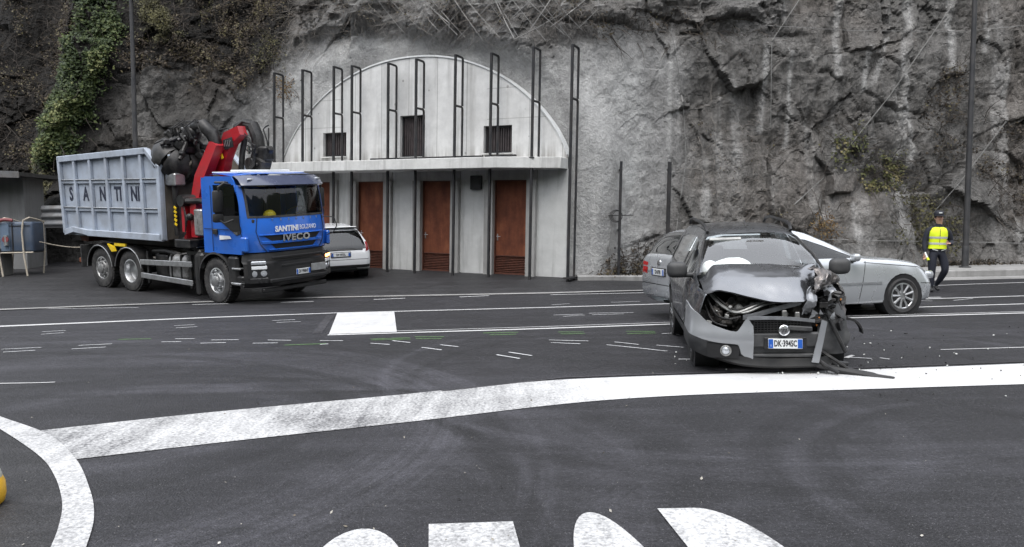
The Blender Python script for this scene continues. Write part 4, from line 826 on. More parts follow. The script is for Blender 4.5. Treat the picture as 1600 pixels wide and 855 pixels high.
    # mudguards
    for x, r, zc, y0, y1, a0, a1 in ((0, .64, .56, .86, 1.22, 10, 185), (-3.53, .62, .54, .86, 1.24, 10, 172), (-4.86, .62, .54, .86, 1.24, 6, 178)):
        for s in (-1, 1):
            m = MB(); rows = []
            for a in np.linspace(R(a0), R(a1), 20): rows.append([Vector((x+math.cos(a)*q, s*y, zc+math.sin(a)*q)) for y, q in ((y0, r), (y1, r), (y1+.01, r-.045))])
            m.grid(rows); g = m.build('mudguard', K, t, 30)
            if x < -1: m = MB(); m.tube([(x+math.cos(a)*(r-.02), s*(y1+.012), zc+math.sin(a)*(r-.02)) for a in np.linspace(R(a0), R(a1), 20)], .012, 6); m.build('edge_trim', M_['alu'], g)
    m = MB(); m.box((-.72, -1.16, .62), (.16, .10, .95), bev=.03); m.box((-.66, -1.0, .95), (.3, .4, .4), bev=.06); m.box((.62, -1.14, .80), (.35, .16, .7), bev=.06); m.box((.80, -1.05, .62), (.30, .3, .16), bev=.04); m.build('step_panel', K, t, 40)
    m = MB(); m.box((.78, -1.17, .52), (.34, .2, .05), bev=.01); m.box((.80, -1.19, .86), (.3, .14, .04), bev=.01); m.build('step', M_['alu'], t)
    # side guards, tank, boxes
    for z0, z1 in ((.80, .86), (.47, .41)):
        m = MB(); m.tube([(-3.02, -1.22, z0), (-1.2, -1.22, lerp(z0, z1, .85)), (-.86, -1.22, z1)], .01, 4); m.box((-1.94, -1.22, (z0+z1)/2), (2.12, .035, .13), Matrix.Rotation(-math.atan2(z1-z0, 2.1), 4, 'Y'), bev=.008); m.build('side_guard', M_['alu'], t)
    m = MB()
    for x in (-2.75, -1.0): m.box((x, -1.15, .68), (.07, .07, .8))
    m.tube([(-2.9, -.9, 1.05), (-2.2, -1.0, 1.1), (-1.7, -.95, 1.02)], .06, 8); m.tube([(-2.95, -.8, .95), (-2.6, -.95, 1.0), (-2.5, -1.0, .6)], .04, 8); m.build('guard_bracket', M_['grease'], t)
    m = MB(); m.box((-1.62, -.86, .72), (.78, .56, .66), bev=.14, seg=3); m.build('fuel_tank', M_['tank'], t, 50)
    m = MB()
    for x in (-1.80, -1.42): m.box((x, -.865, .72), (.06, .59, .69), bev=.14, seg=3)
    m.build('tank_strap', M_['grease'], t, 50)
    m = MB(); m.box((-2.35, -.82, .70), (.5, .5, .6), bev=.03); m.box((-1.0, -.8, 1.12), (.55, .6, .18), bev=.05); m.box((-.95, -.98, 1.26), (.26, .3, .14), Matrix.Rotation(.3, 4, 'Y'), bev=.03); m.build('battery_box', M_['grease'], t)
    m = MB(); m.box((-1.05, -1.0, 1.245), (.5, .25, .04), Matrix.Rotation(-.12, 4, 'Y'), bev=.008); m.build('step_plate', M_['alu'], t)
    m = MB(); m.box((-5.66, -1.12, .82), (.05, .36, .6), bev=.01); m.box((-5.62, 1.12, .82), (.05, .36, .6), bev=.01); m.build('mud_flap', M_['rubber'], t)
    m = MB(); m.box((-6.1, 0, .66), (.12, 2.2, .13), bev=.02); m.build('rear_bar', M_['rust'], t)
    m = MB(); m.prism([(-4.42, -1.26, 1.20), (-4.15, -1.26, 1.14), (-4.08, -1.26, 1.02), (-4.22, -1.26, 1.0)], (0, .06, 0)); m.box((-3.9, -1.2, 1.19), (.5, .04, .07)); m.build('yellow_bracket', M_['yellow'], t)
make_truck()
def make_bin():
    t = truck; G_ = M_['bin_grey']; m = MB(); Yw = 1.22
    out = [(-6.52, 1.36), (-6.60, 3.46), (-2.46, 3.62), (-1.92, 3.16), (-1.95, 1.38)]
    for s in (-1, 1): m.prism([(x, s*(Yw-.10), z) for x, z in out], (0, s*.05, 0))
    b = m.build('container', G_, t)
    m = MB(); m.box((-4.2, 0, 1.42), (4.5, 2.2, .08)); m.box((-1.96, 0, 2.15), (.06, 2.2, 1.5)); m.box((-6.55, 0, 2.35), (.06, 2.2, 2.05)); m.build('container_floor', M_['bin_in'], b)
    m = MB()
    for s in (-1, 1): m.prism([(x*.995-.02, s*(Yw-.125), z-.03) for x, z in out], (0, s*.02, 0))
    m.build('container_lining', M_['bin_in'], b)
    # frame members standing proud
    def bar(p, q, w, d, s, mb): 
        P, Q = Vector((p[0], s*(Yw-.05+d/2), p[1])), Vector((q[0], s*(Yw-.05+d/2), q[1])); L = (Q-P).length; mb.box((P+Q)/2, (L, d, w), Matrix.Rotation(-math.atan2(Q.z-P.z, Q.x-P.x), 4, 'Y'), bev=.012)
    for s in (-1, 1):
        m = MB(); bar((-6.60, 3.40), (-2.44, 3.56), .16, .10, s, m); bar((-2.50, 3.60), (-1.94, 3.14), .11, .10, s, m); bar((-1.97, 3.2), (-1.99, 1.40), .13, .10, s, m); bar((-6.56, 3.46), (-6.49, 1.40), .11, .10, s, m)
        bar((-6.5, 1.42), (-6.05, 1.52), .16, .10, s, m); bar((-6.05, 1.52), (-5.3, 1.45), .15, .10, s, m); bar((-5.35, 1.45), (-1.95, 1.45), .17, .10, s, m); m.build('frame', G_, b)
        for k in range(1, 6):
            u = k/6; m = MB(); bar((lerp(-6.56, -1.93, u), 1.50), (lerp(-6.58, -1.93, u), lerp(3.38, 3.5, min(u*1.1, 1)) if k < 5.5 else 3.1), .10, .085, s, m); m.build('upright_rib', G_, b)
        for z0, z1 in ((2.79, 2.83), (2.06, 2.10)):
            m = MB(); bar((-6.55, z0), (-1.98, z1), .10, .05, s, m); m.build('cross_rib', G_, b)
            m = MB(); bar((-6.55, z0+.055), (-1.98, z1+.055), .022, .085, s, m); m.build('rib_flange', M_['alu'], b)
    cols = [-6.56+4.63*(k+.5)/6 for k in range(6)]
    for x, s in ((cols[0]+.02, 'S'), (cols[1]-.01, 'A'), (cols[2]+.04, 'N'), (cols[3]-.02, 'TI'), (cols[4]-.02, 'NI')):
        text(s, 'lettering', M_['navy'], b, (x, -1.176, 2.45+.012*(x+6.5)), (1, 0, 0), (0, 0, 1), .50, ext=.003, bold=.014, sx=.78)
        text(s, 'lettering', M_['navy'], b, (x, 1.176, 2.45), (-1, 0, 0), (0, 0, 1), .50, ext=.003, bold=.014, sx=.78)
    m = MB(); m.prism([(-6.9, -1.1, 3.30), (-6.6, -1.1, 3.40), (-6.6, -1.1, 3.15)], (0, .04, 0)); m.build('gate_hook', G_, b)
    m = MB(); m.prism([(-6.45, -.9, 1.34), (-5.9, -.9, 1.34), (-6.0, -.9, 1.16), (-6.3, -.9, 1.18)], (0, 1.8, 0)); m.build('hinge_bracket', M_['rust'], b)
    m = MB(); m.box((-1.74, -.95, 2.86), (.42, .3, .30), bev=.03); m.box((-1.82, -.95, 2.93), (.05, .34, .2)); m.build('tarp_box', M_['alu'], b)
    m = MB(); m.cyl((-1.72, -.98, 1.5), (-1.72, -.98, 2.7), .07, n=12); m.build('lift_ram', M_['grease'], t); m = MB()
    for k in range(5): m.box((-1.66, -1.05, 1.78+k*.10), (.10, .02, .05), Matrix.Rotation(.5, 4, 'Y'))
    m.build('hazard_stripe', M_['yellow'], t)
make_bin()
def make_crane():
    t = truck; RD, K = M_['crane_red'], M_['grease']; c = MB()
    def beam(mb, pts, w, hs):
        """box-section arm in an (x, z) plane: pts (x, y, z), heights hs"""
        P = [Vector(p) for p in pts]; top, bot = [], []
        for i, p in enumerate(P):
            d = (P[min(i+1, len(P)-1)]-P[max(i-1, 0)]).normalized(); n = Vector((-d.z, 0, d.x)).normalized(); top.append(p+n*hs[i]/2); bot.append(p-n*hs[i]/2)
        for i in range(len(P)-1):
            q = [top[i], top[i+1], bot[i+1], bot[i]]; mb.prism([v-Vector((0, w/2, 0)) for v in q], (0, w, 0))
    base = MB(); base.box((-1.28, -.95, 1.90), (.16, .30, 1.05), bev=.02); base.box((-.97, -.92, 1.95), (.24, .26, .95), bev=.02); base.build('crane_base', RD, t); base = MB(); base.box((-1.1, -.6, 1.35), (.6, 1.4, .2), bev=.02); base.build('crane_foot', K, t)
    k = MB(); k.cyl((-1.25, -1.18, 2.36), (-1.25, -.5, 2.36), .14, n=16); k.tube([(-1.1, -1.1, 2.35), (-.7, -1.0, 2.36), (-.6, -.9, 2.3)], .07, 8); k.sph((-.98, -1.12, 1.98), .09); k.build('slew_joint', K, t)
    for q in range(5): pass
    h = MB()
    for q in range(6): h.tube([(-1.35+.05*q, -1.16, 1.62), (-1.42+.05*q, -1.20, 1.35+.03*q), (-1.25+.05*q, -1.17, 1.18), (-1.05+.03*q, -1.1, 1.3)], .013, 6)
    for q in range(4): h.tube([(-1.2+.03*q, -1.12, 1.55+.1*q), (-1.12+.03*q, -1.16, 1.9), (-1.17, -1.14, 2.2)], .012, 6)
    h.build('hydraulic_hose', K, t)
    a = MB(); beam(a, [(-1.22, -.72, 2.30), (-1.05, -.66, 2.9), (-.62, -.52, 3.72)], .24, [.26, .33, .28]); a.build('inner_boom', RD, t)
    a = MB(); beam(a, [(-.80, -.28, 2.95), (-.72, -.28, 3.35), (-.42, -.28, 3.82), (.02, -.28, 4.0)], .22, [.30, .36, .38, .22]); ob = a.build('outer_boom', RD, t)
    a = MB(); a.box((-.34, -.425, 3.70), (.34, .03, .24), Matrix.Rotation(-.2, 4, 'Y'), bev=.08, seg=2); a.build('boom_cover', M_['dark'], ob)
    for q in range(3): a = MB(); a.box((-.42+.08*q, -.445, 3.70), (.02, .02, .15), Matrix.Rotation(.4, 4, 'Y')); a.build('grip_mark', M_['alu'], ob)
    j = MB(); j.tube([(-.52, -.05, 4.10), (-.2, 0, 4.17), (.06, 0, 4.10), (.20, 0, 3.85), (.24, 0, 3.55), (.10, 0, 3.2), (-.05, 0, 3.0)], [.09, .13, .15, .15, .16, .15, .12], 10)
    j.box((.40, .02, 3.45), (.42, .3, .36), bev=.05); j.box((.34, -.02, 3.18), (.4, .3, .4), Matrix.Rotation(.4, 4, 'Y'), bev=.06); j.cyl((.1, -.2, 3.2), (.1, .2, 3.2), .17, n=16); j.tube([(-.35, -.1, 3.0), (-.25, -.1, 3.5), (-.1, -.1, 3.9)], .07, 10); j.tube([(-.6, -.1, 4.02), (-.15, -.12, 4.22), (.1, -.1, 4.16)], .035, 8)
    rs = random.Random(4)
    for q in range(16): x, z = rs.uniform(.12, .62), rs.uniform(3.05, 3.62); j.box((x, rs.uniform(-.26, .1), z), (rs.uniform(.05, .14),)*3, Matrix.Rotation(rs.uniform(0, 3), 4, 'Y'), bev=.012)
    for q in range(5): a0 = rs.uniform(.0, .5); j.tube([(.0+a0*.3, -.24, 3.95-.1*q), (.25+a0*.4, -.27, 3.8-.08*q), (.36, -.25, 3.4-.05*q), (.15, -.24, 3.05)], .016, 6)
    j.build('valve_block', K, t)
    w = MB(); w.tube([(.56, 0, 3.52), (.54, 0, 3.75), (.42, 0, 4.02), (.52, 0, 4.08), (.62, 0, 4.11)], .018, 6); w.tube([(.55, .03, 3.55), (.58, .03, 4.05)], .014, 6); w.tube([(-.98, -.2, 3.85), (-.97, -.2, 4.05), (-.62, -.2, 4.08), (-.55, -.2, 4.0)], .016, 6); w.build('guard_rail', K, t)
    lx = MB(); lx.tube([(.14, -.22, 3.45), (.14, -.22, 3.62)], .035, 8); lx.build('ram_rod', M_['chrome'], t)
    f = MB(); f.prism([(-.62, -.435, 3.42), (-.56, -.435, 3.47), (-.52, -.435, 3.36), (-.60, -.435, 3.33)], (0, -.008, 0)); f.build('boom_badge', M_['yellow'], ob)
    # grapple lying over the front of the container
    g = empty('grapple', (0, 0, 0)); g.parent = t; cx, cy, cz = -1.72, -.62, 3.48
    m = MB(); m.tube([(cx+.20, cy, cz+.40), (cx+.42, cy, cz+.62), (cx+.70, cy+.05, cz+.66), (cx+.95, cy+.1, cz+.45), (cx+1.05, cy+.15, cz+.10)], [.12, .14, .17, .17, .13], 12); m.sph((cx+.30, cy, cz+.48), (.24, .22, .22), 14, 9); m.box((cx+.05, cy, cz+.32), (.34, .34, .28), Matrix.Rotation(.7, 4, 'Y'), bev=.05); m.build('rotator', K, g)
    ax = Vector((.62, 0, .78)).normalized(); sx = Vector((ax.z, 0, -ax.x)); sy = Vector((0, 1, 0)); O = Vector((cx-.10, cy, cz+.10))
    gr = random.Random(8); m = MB()
    for q in range(12):
        c = Vector((cx+gr.uniform(-.25, .75), cy-gr.uniform(.12, .30), cz+gr.uniform(.15, .72))); m.box(c, (gr.uniform(.03, .12), .06, gr.uniform(.03, .09)), Matrix.Rotation(gr.uniform(0, 3), 4, 'Y'), bev=.008)
    for q in range(7): a0 = gr.uniform(-.2, .5); m.tube([(cx+a0, cy-.2, cz+.3), (cx+a0+gr.uniform(-.1, .2), cy-.28, cz+.62), (cx+a0+.3, cy-.24, cz+gr.uniform(.6, .85)), (cx+a0+.5, cy-.2, cz+.35)], .014, 6)
    m.build('rotator_fitting', M_['grease'], g)
    for q in range(5): m = MB(); c = Vector((cx+gr.uniform(-.2, .6), cy-.30, cz+gr.uniform(.2, .6))); m.cyl(c, c+Vector((0, -.04, 0)), .028, n=8); m.build('pin', M_['tank'], g)
    m = MB(); m.lathe([(.0, .30), (.30, .28), (.34, .16), (.30, .04), (.0, .02)], O, ax, 12); m.build('grapple_head', K, g)
    for i in range(6):
        a = i*2*math.pi/6+.35; rd = sx*math.cos(a)+sy*math.sin(a); tg = ax.cross(rd); m = MB(); path = [(.24, .12, .12), (.50, .04, .22), (.64, -.16, .29), (.64, -.42, .29), (.48, -.68, .21), (.20, -.86, .05)]
        m.grid([[O+rd*(r_+bul)+ax*h_+tg*s_*w_ for s_, bul in ((-1, -.05), (-.5, 0), (0, .025), (.5, 0), (1, -.05))] for r_, h_, w_ in path]); m.solid(.035); m.box(O+rd*.46+ax*.16, (.20, .13, .13), rd.to_track_quat('X', 'Z').to_matrix().to_4x4(), bev=.02); m.cyl(O+rd*.22+ax*.34, O+rd*.60+ax*.06, .05, n=8); m.build('grapple_claw', K, g, 40)
    m = MB(); m.tube([(cx-.02, cy-.1, cz+.40), (cx+.05, cy-.14, cz+.62), (cx+.32, cy-.16, cz+.76), (cx+.7, cy-.1, cz+.74)], .02, 6); m.tube([(cx-.10, cy+.08, cz+.38), (cx+.0, cy+.1, cz+.68), (cx+.4, cy+.1, cz+.80)], .018, 6); m.build('hose', K, g)
    b = MB(); b.box((-.62, -1.0, 1.86), (.30, .36, .62), bev=.03); b.box((-.62, -1.19, 1.9), (.03, .01, .1)); b.build('control_cabinet', M_['tank'], t)
make_crane()
helmet = empty('helmet', (0, 0, 0)); helmet.matrix_world = truck.matrix_world @ Matrix.Translation((1.02, -.42, 1.99)); tag(helmet, 'yellow hard hat on the dashboard behind the blue truck windscreen', 'hard hat')
m = MB(); m.lathe([(.145, .03), (.14, .08), (.115, .13), (.06, .165), (0, .175)], (0, 0, 0), (0, 0, 1), 20); m.build('shell', M_['yellow'], helmet); m = MB(); m.lathe([(.14, .03), (.185, .02), (.18, .03), (.14, .045)], (0, 0, 0), (0, 0, 1), 20); m.build('brim', M_['yellow'], helmet)
# ------------------------------------------------------------------ lofted car bodies
def cat(P, sub):
    P = np.asarray(P, float); n = len(P); out = []
    for i in range(n-1):
        p0, p1, p2, p3 = P[max(i-1, 0)], P[i], P[i+1], P[min(i+2, n-1)]
        for k in range(sub): s = k/sub; out.append(.5*((2*p1)+(p2-p0)*s+(2*p0-5*p1+4*p2-p3)*s*s+(3*p1-p0-3*p2+p3)*s**3))
    return np.array(out+[P[-1]])
SUBV = 4
from mathutils.bvhtree import BVHTree
from mathutils.interpolate import poly_3d_calc
BASE = [None]
def base_normal(co, n0):
    """normal of the uncut body at a point; the cut mesh's own where the metal was bent away"""
    q, n, i, d = BASE[0][0].find_nearest(co)
    if q is None or d > .004: return n0
    vs = BASE[0][1][i]; w = poly_3d_calc([a for a, _ in vs], q); r = Vector((0, 0, 0))
    for k, (_, nn) in zip(w, vs): r += nn*k
    return r.normalized()
def car_loft(T, xs):
    """T: tables zb, w, wm, belt, wbelt, zr, wr, zc along x. Rows: 0 underside .. belt (4*SUBV) .. roof edge (5*SUBV) .. centre"""
    g = {k: pchip(xs, v) for k, v in T.items()}; bm = bmesh.new(); ly = bm.faces.layers.int.new('part'); lr = bm.faces.layers.int.new('row'); rings = []
    for i, x in enumerate(xs):
        q = {k: g[k][i] for k in g}; zm = lerp(q['zb'], q['belt'], .58)
        half = [(q['w']*.55, q['zb']), (q['w']-.10, q['zb']+.005), (q['w']-.025, q['zb']+.07), (q['w'], zm), (q['wbelt'], q['belt']), (q['wr'], q['zr']), (q['wr']-.10, lerp(q['zr'], q['zc'], .62)), (q['wr']*.45, lerp(q['zr'], q['zc'], .92)), (0, q['zc'])]
        c = cat(half, SUBV); full = [(y, z) for y, z in c]+[(-y, z) for y, z in c[-2::-1]]; rings.append([bm.verts.new((x, y, z)) for y, z in full])
    n = len(rings[0]); h = n//2
    for A, B in zip(rings, rings[1:]):
        for j in range(n-1):
            f = bm.faces.new((A[j], A[j+1], B[j+1], B[j])); f[lr] = j if j < h else n-2-j
    for ring, fl in ((rings[0], 1), (rings[-1], 0)):
        for j in range(h):
            q = (ring[j], ring[j+1], ring[n-2-j], ring[n-1-j])
            if len(set(q)) == 4: f = bm.faces.new(q if fl else q[::-1]); f[lr] = 100
            elif len(set(q)) == 3: f = bm.faces.new((ring[j], ring[j+1], ring[n-1-j])); f[lr] = 100
    bmesh.ops.recalc_face_normals(bm, faces=bm.faces[:]); bm.normal_update(); BASE[0] = (BVHTree.FromBMesh(bm), [[(v.co.copy(), v.normal.copy()) for v in f.verts] for f in bm.faces]); return bm
def pin(p, poly):
    x, z = p; c = False
    for i in range(len(poly)):
        (ax, az), (bx, bz) = poly[i], poly[(i+1) % len(poly)]
        if (az > z) != (bz > z) and x < (bx-ax)*(z-az)/(bz-az)+ax: c = not c
    return c
def cut(bm, poly, part, ok=None, plane='xz'):
    """cut an outline into the surface and mark what is inside with PART"""
    a, b = {'xz': (0, 2), 'yz': (1, 2), 'xy': (0, 1)}[plane]; ly = bm.faces.layers.int['part']; lo = [min(p[i] for p in poly) for i in (0, 1)]; hi = [max(p[i] for p in poly) for i in (0, 1)]
    def near(f):
        if ok and not ok(f): return False
        A = [v.co[a] for v in f.verts]; B = [v.co[b] for v in f.verts]; return max(A) > lo[0]-1e-4 and min(A) < hi[0]+1e-4 and max(B) > lo[1]-1e-4 and min(B) < hi[1]+1e-4
    for i in range(len(poly)):
        p, q = poly[i], poly[(i+1) % len(poly)]; co = Vector((0, 0, 0)); co[a], co[b] = p; no = Vector((0, 0, 0)); no[a], no[b] = q[1]-p[1], -(q[0]-p[0])
        if no.length < 1e-7: continue
        fs = [f for f in bm.faces if near(f)]; bmesh.ops.bisect_plane(bm, geom=fs+list({e for f in fs for e in f.edges})+list({v for f in fs for v in f.verts}), plane_co=co, plane_no=no.normalized(), dist=1e-5)
    for f in bm.faces:
        if near(f):
            c = f.calc_center_median()
            if pin((c[a], c[b]), poly): f[ly] = part
def circ(cx, cz, r, n=20, z_lo=None):
    P = [(cx+r*math.cos(2*math.pi*i/n), cz+r*math.sin(2*math.pi*i/n)) for i in range(n)]; return P
def split_parts(bm, spec, parent, shift=None):
    """spec: part -> (name, material, offset along normal); part 99 is dropped. Keeps the smooth normals of the whole"""
    bm.normal_update(); ly = bm.faces.layers.int['part']; made = {}
    for k, sp in spec.items():
        if sp is None: continue
        fs = [f for f in bm.faces if f[ly] == k]
        if not fs: continue
        name, mat, off = sp; vm = {}; V = []; N = []; F = []
        for f in fs:
            idx = []
            for v in f.verts:
                if v not in vm: vm[v] = len(V); nn = base_normal(v.co, v.normal); V.append(v.co+nn*off); N.append(nn)
                idx.append(vm[v])
            F.append(idx)
        me = bpy.data.meshes.new(name); me.from_pydata([tuple(v) for v in V], [], F); me.update(); o = link_mesh(name, me, mat, parent, None); me.shade_smooth(); fa = me.attributes.new('custom_normal', 'FLOAT_VECTOR', 'POINT'); fa.data.foreach_set('vector', np.array([tuple(v) for v in N], np.float32).ravel()); made[k] = o
    return made
side_l = lambda f: f.calc_center_median().y > .25
side_r = lambda f: f.calc_center_median().y < -.25
def strip_on(bm, pts, w, part, ok):
    """thin seam along side-view points"""
    for p, q in zip(pts, pts[1:]):
        d = Vector((q[0]-p[0], q[1]-p[1])).normalized(); n = Vector((-d.y, d.x))*w/2; cut(bm, [(p[0]+n.x, p[1]+n.y), (q[0]+n.x, q[1]+n.y), (q[0]-n.x, q[1]-n.y), (p[0]-n.x, p[1]-n.y)], part, ok)
def stations(a, b, n, ends=.10, m=10):
    return np.unique(np.round(np.concatenate([a+ends*(1-np.cos(np.linspace(0, math.pi/2, m))), np.linspace(a+ends, b-ends, n), b-ends*(1-np.cos(np.linspace(0, math.pi/2, m)))]), 5))
M_['car_glass'] = glass_mat('car_glass', (.30, .33, .34), 1.7); M_['clear_glass'] = glass_mat('clear_glass', (.94, .97, .97), 1.8, add=.06)
M_['silver'] = pm('silver_paint', (.54, .56, .58), .26, .55, .02, 2, coat=.7); M_['white_car'] = pm('white_paint', (.72, .73, .745), .25, 0, .02, 2, coat=.7); M_['grey_car'] = pm('graphite_paint', (.175, .182, .196), .25, .80, .06, 3, coat=.6, dirt=(.20, .195, .19), damt=.25, dscale=2.2)
M_['red_dim'] = pm('red_dim', (.20, .012, .014), .2, 0, .2, 20, coat=.6); M_['seam'] = pm('seam', (.012, .012, .013), .7); M_['liner'] = pm('arch_liner', (.012, .012, .013), .85); M_['silver_dirty'] = pm('sill_grey', (.26, .27, .28), .45, .3)
def arch_and_floor(parent, xs_wheels, r, w, x0, x1, zf):
    m = MB()
    for x in xs_wheels:
        for s in (-1, 1): m.lathe([(r, -.14), (r, .14), (r*.3, .14)] if s < 0 else [(r*.3, -.14), (r, -.14), (r, .14)], (x, s*(w-.16), .31), (0, -1 if s < 0 else -1, 0), 20)
    m.box(((x0+x1)/2, 0, zf), (x1-x0, w*1.5, .04)); m.build('underbody', M_['liner'], parent)
def interior(parent, xd, xf_, xr, z, w, lhd=True):
    m = MB(); m.box((xd, 0, z+.42), (.45, w*1.62, .22), bev=.06, seg=2); m.build('dashboard', M_['seat'], parent)
    for x in (xf_, xr):
        for y in (-.37, .37):
            m = MB(); m.box((x+.22, y, z+.14), (.5, .48, .18), bev=.06); m.box((x-.08, y, z+.42), (.16, .46, .58), Matrix.Rotation(R(-14), 4, 'Y'), bev=.06, seg=2); m.box((x-.16, y, z+.80), (.10, .26, .17), bev=.045, seg=2); m.build('seat', M_['seat'], parent)
    m = MB(); m.lathe([(.175, 0), (.19, .012), (.175, .024), (.16, .012), (.175, 0)], (xd-.32, .36, z+.48), (-.9, 0, .42), 24); m.box((xd-.31, .36, z+.48), (.05, .30, .05)); m.build('steering_wheel', M_['black_plastic'], parent)
def mirror(parent, x, y, z, s, mat, d=(.11, .24, .17)):
    m = MB(); m.box((x, y+s*d[1]*.55, z), d, bev=.05, seg=3); o = m.build('mirror', mat, parent, 50); m = MB(); m.box((x+.02, y, z-.06), (.06, .12, .04)); m.build('mirror_foot', M_['black_plastic'], o); return o

# ------------------------------------------------------------------ silver saloon driving past
def silver_car():
    a = R(12.5); h = Vector((math.cos(a), math.sin(a), 0)); l = Vector((-h.y, h.x, 0)); c = G(1405, 491)+l*.80
    car = empty('silver_car', M=ground_pose(c.x, c.y, a, 2.80, .78)); tag(car, 'silver car passing behind the wrecked grey car', 'car'); car.scale = (1.04, 1, 1.045)
    T = dict(zb=[(-4.05, .38), (-3.9, .27), (-3.3, .22), (0, .20), (.6, .22), (.80, .30)], w=[(-4.07, .76), (-4.01, .83), (-3.8, .885), (-2.8, .91), (-1, .91), (0, .905), (.42, .86), (.66, .74), (.78, .56), (.82, .44)],
             belt=[(-4.07, .78), (-4.05, .93), (-3.95, 1.0), (-3.2, 1.0), (-2, .955), (-.3, .91), (.3, .83), (.62, .71), (.78, .58), (.82, .50)], wbelt=[(-4.07, .72), (-4.01, .79), (-3.8, .83), (-2.8, .865), (-.5, .865), (.2, .82), (.5, .72), (.7, .58), (.82, .40)],
             zr=[(-4.07, .80), (-4.05, .97), (-4.0, 1.05), (-3.95, 1.10), (-3.62, 1.40), (-3.3, 1.455), (-2.4, 1.465), (-1.75, 1.38), (-1.4, 1.26), (-.62, .965), (-.2, .925), (.3, .86), (.62, .75), (.82, .53)], wr=[(-4.07, .72), (-3.95, .74), (-3.62, .66), (-3.3, .62), (-2.9, .60), (-2.2, .58), (-1.6, .60), (-.62, .74), (.3, .70), (.6, .56), (.82, .34)],
             zc=[(-4.07, .82), (-4.05, .99), (-4.02, 1.08), (-3.98, 1.12), (-3.66, 1.46), (-3.3, 1.525), (-2.4, 1.54), (-1.7, 1.45), (-1.38, 1.32), (-.60, 1.0), (-.2, .975), (.32, .91), (.62, .80), (.76, .68), (.82, .56)])
    bm = car_loft(T, stations(-4.07, .82, 66)); top = lambda f: f.calc_center_median().z > .9
    for ok in (side_l, side_r):
        sw = lambda f, ok=ok: ok(f) and f[bm.faces.layers.int['row']] < 5*SUBV+1
        cut(bm, [(-3.75, 1.04), (-3.55, 1.34), (-3.2, 1.40), (-2.16, 1.40), (-2.16, 1.0)], 1, sw); cut(bm, [(-2.08, .985), (-2.08, 1.355), (-1.72, 1.305), (-1.42, 1.205), (-.86, .985)], 2, sw)
        for x, z in ((0, .33), (-2.80, .33)): cut(bm, circ(x, z, .372, 22), 99, lambda f, ok=ok: ok(f) and f.calc_center_median().z < .78)
        strip_on(bm, [(-.84, .30), (-.78, .62), (-.72, .93)], .012, 5, ok); strip_on(bm, [(-2.12, .28), (-2.12, .95)], .012, 5, ok); strip_on(bm, [(-2.70, .42), (-2.72, .60), (-2.98, .9)], .012, 5, ok); strip_on(bm, [(-2.4, .56), (-.42, .555)], .03, 6, lambda f, ok=ok: ok(f) and f.calc_center_median().z > .45)
        strip_on(bm, [(.36, .53), (.8, .50)], .014, 5, lambda f, ok=ok: ok(f)); strip_on(bm, [(-.75, .905), (.35, .80), (.6, .69)], .012, 5, lambda f, ok=ok: ok(f) and f.calc_center_median().z > .6)
    cut(bm, [(-1.38, .55), (-.68, .66), (-.68, -.66), (-1.38, -.55)], 3, top, 'xy'); cut(bm, [(-4.0, -.70), (-4.0, .70), (-3.63, .60), (-3.63, -.60)], 4, top, 'xy')
    rear = lambda f: f.calc_center_median().x < -3.7
    for s in (-1, 1):
        P = [(s*.50, .76), (s*.50, .95), (s*.95, .98), (s*.95, .78)]; cut(bm, P if s > 0 else P[::-1], 7, lambda f: rear(f) and f.calc_center_median().z > .5, 'yz')
        P = [(s*.50, .87), (s*.50, .89), (s*.95, .91), (s*.95, .885)]; cut(bm, P if s > 0 else P[::-1], 0, lambda f: rear(f) and f.calc_center_median().z > .5, 'yz')
    cut(bm, [(-.9, .585), (-.9, .60), (.9, .60), (.9, .585)], 5, rear, 'yz'); cut(bm, [(-.32, .73), (-.32, .87), (.32, .87), (.32, .73)], 5, rear, 'yz')
    sp = {0: ('body', M_['silver'], 0), 1: ('rear_side_window', M_['car_glass'], -.006), 2: ('front_side_window', M_['car_glass'], -.006), 3: ('windscreen', M_['car_glass'], -.004), 4: ('rear_window', M_['car_glass'], -.004), 5: ('gap', M_['seam'], -.004), 6: ('side_moulding', M_['silver_dirty'], .012), 7: ('tail_lamp', M_['red_lens'], .004)}
    split_parts(bm, sp, car); bm.free()
    arch_and_floor(car, (0, -2.8), .385, .90, -3.7, .6, .24); interior(car, -.85, -1.75, -2.55, .38, .8)
    for x in (0, -2.8):
        for s in (-1, 1): wheel(car, (x, s*.795, .318), .636, .22, .44, s, 'spoke', 9, rim_m=M_['alu'])
    for s in (-1, 1): mirror(car, -.98, s*.86, 1.0, s, M_['silver'], (.12, .20, .13))
    plate(car, (-4.08, 0, .80), (0, -1, 0), (0, 0, 1), .52, .11, 'CB 417YN'); m = MB(); m.lathe([(.05, 0), (.05, .01), (0, .014)], (-4.06, 0, .96), (-1, 0, .3), 16); m.build('badge', M_['chrome'], car)
    for s in (-1, 1): m = MB(); m.box((.70, s*.52, .64), (.2, .3, .14), Matrix.Rotation(-s*R(38), 4, 'Z'), bev=.05, seg=2); m.build('headlight', M_['lamp_glass'], car)
    m = MB()
    for s in (-1, 1): m.box((-1.9, s*.898, .86), (.2, .03, .03), bev=.01), m.box((-2.75, s*.895, .88), (.2, .03, .03), bev=.01)
    m.build('door_handle', M_['silver'], car)
silver_car()
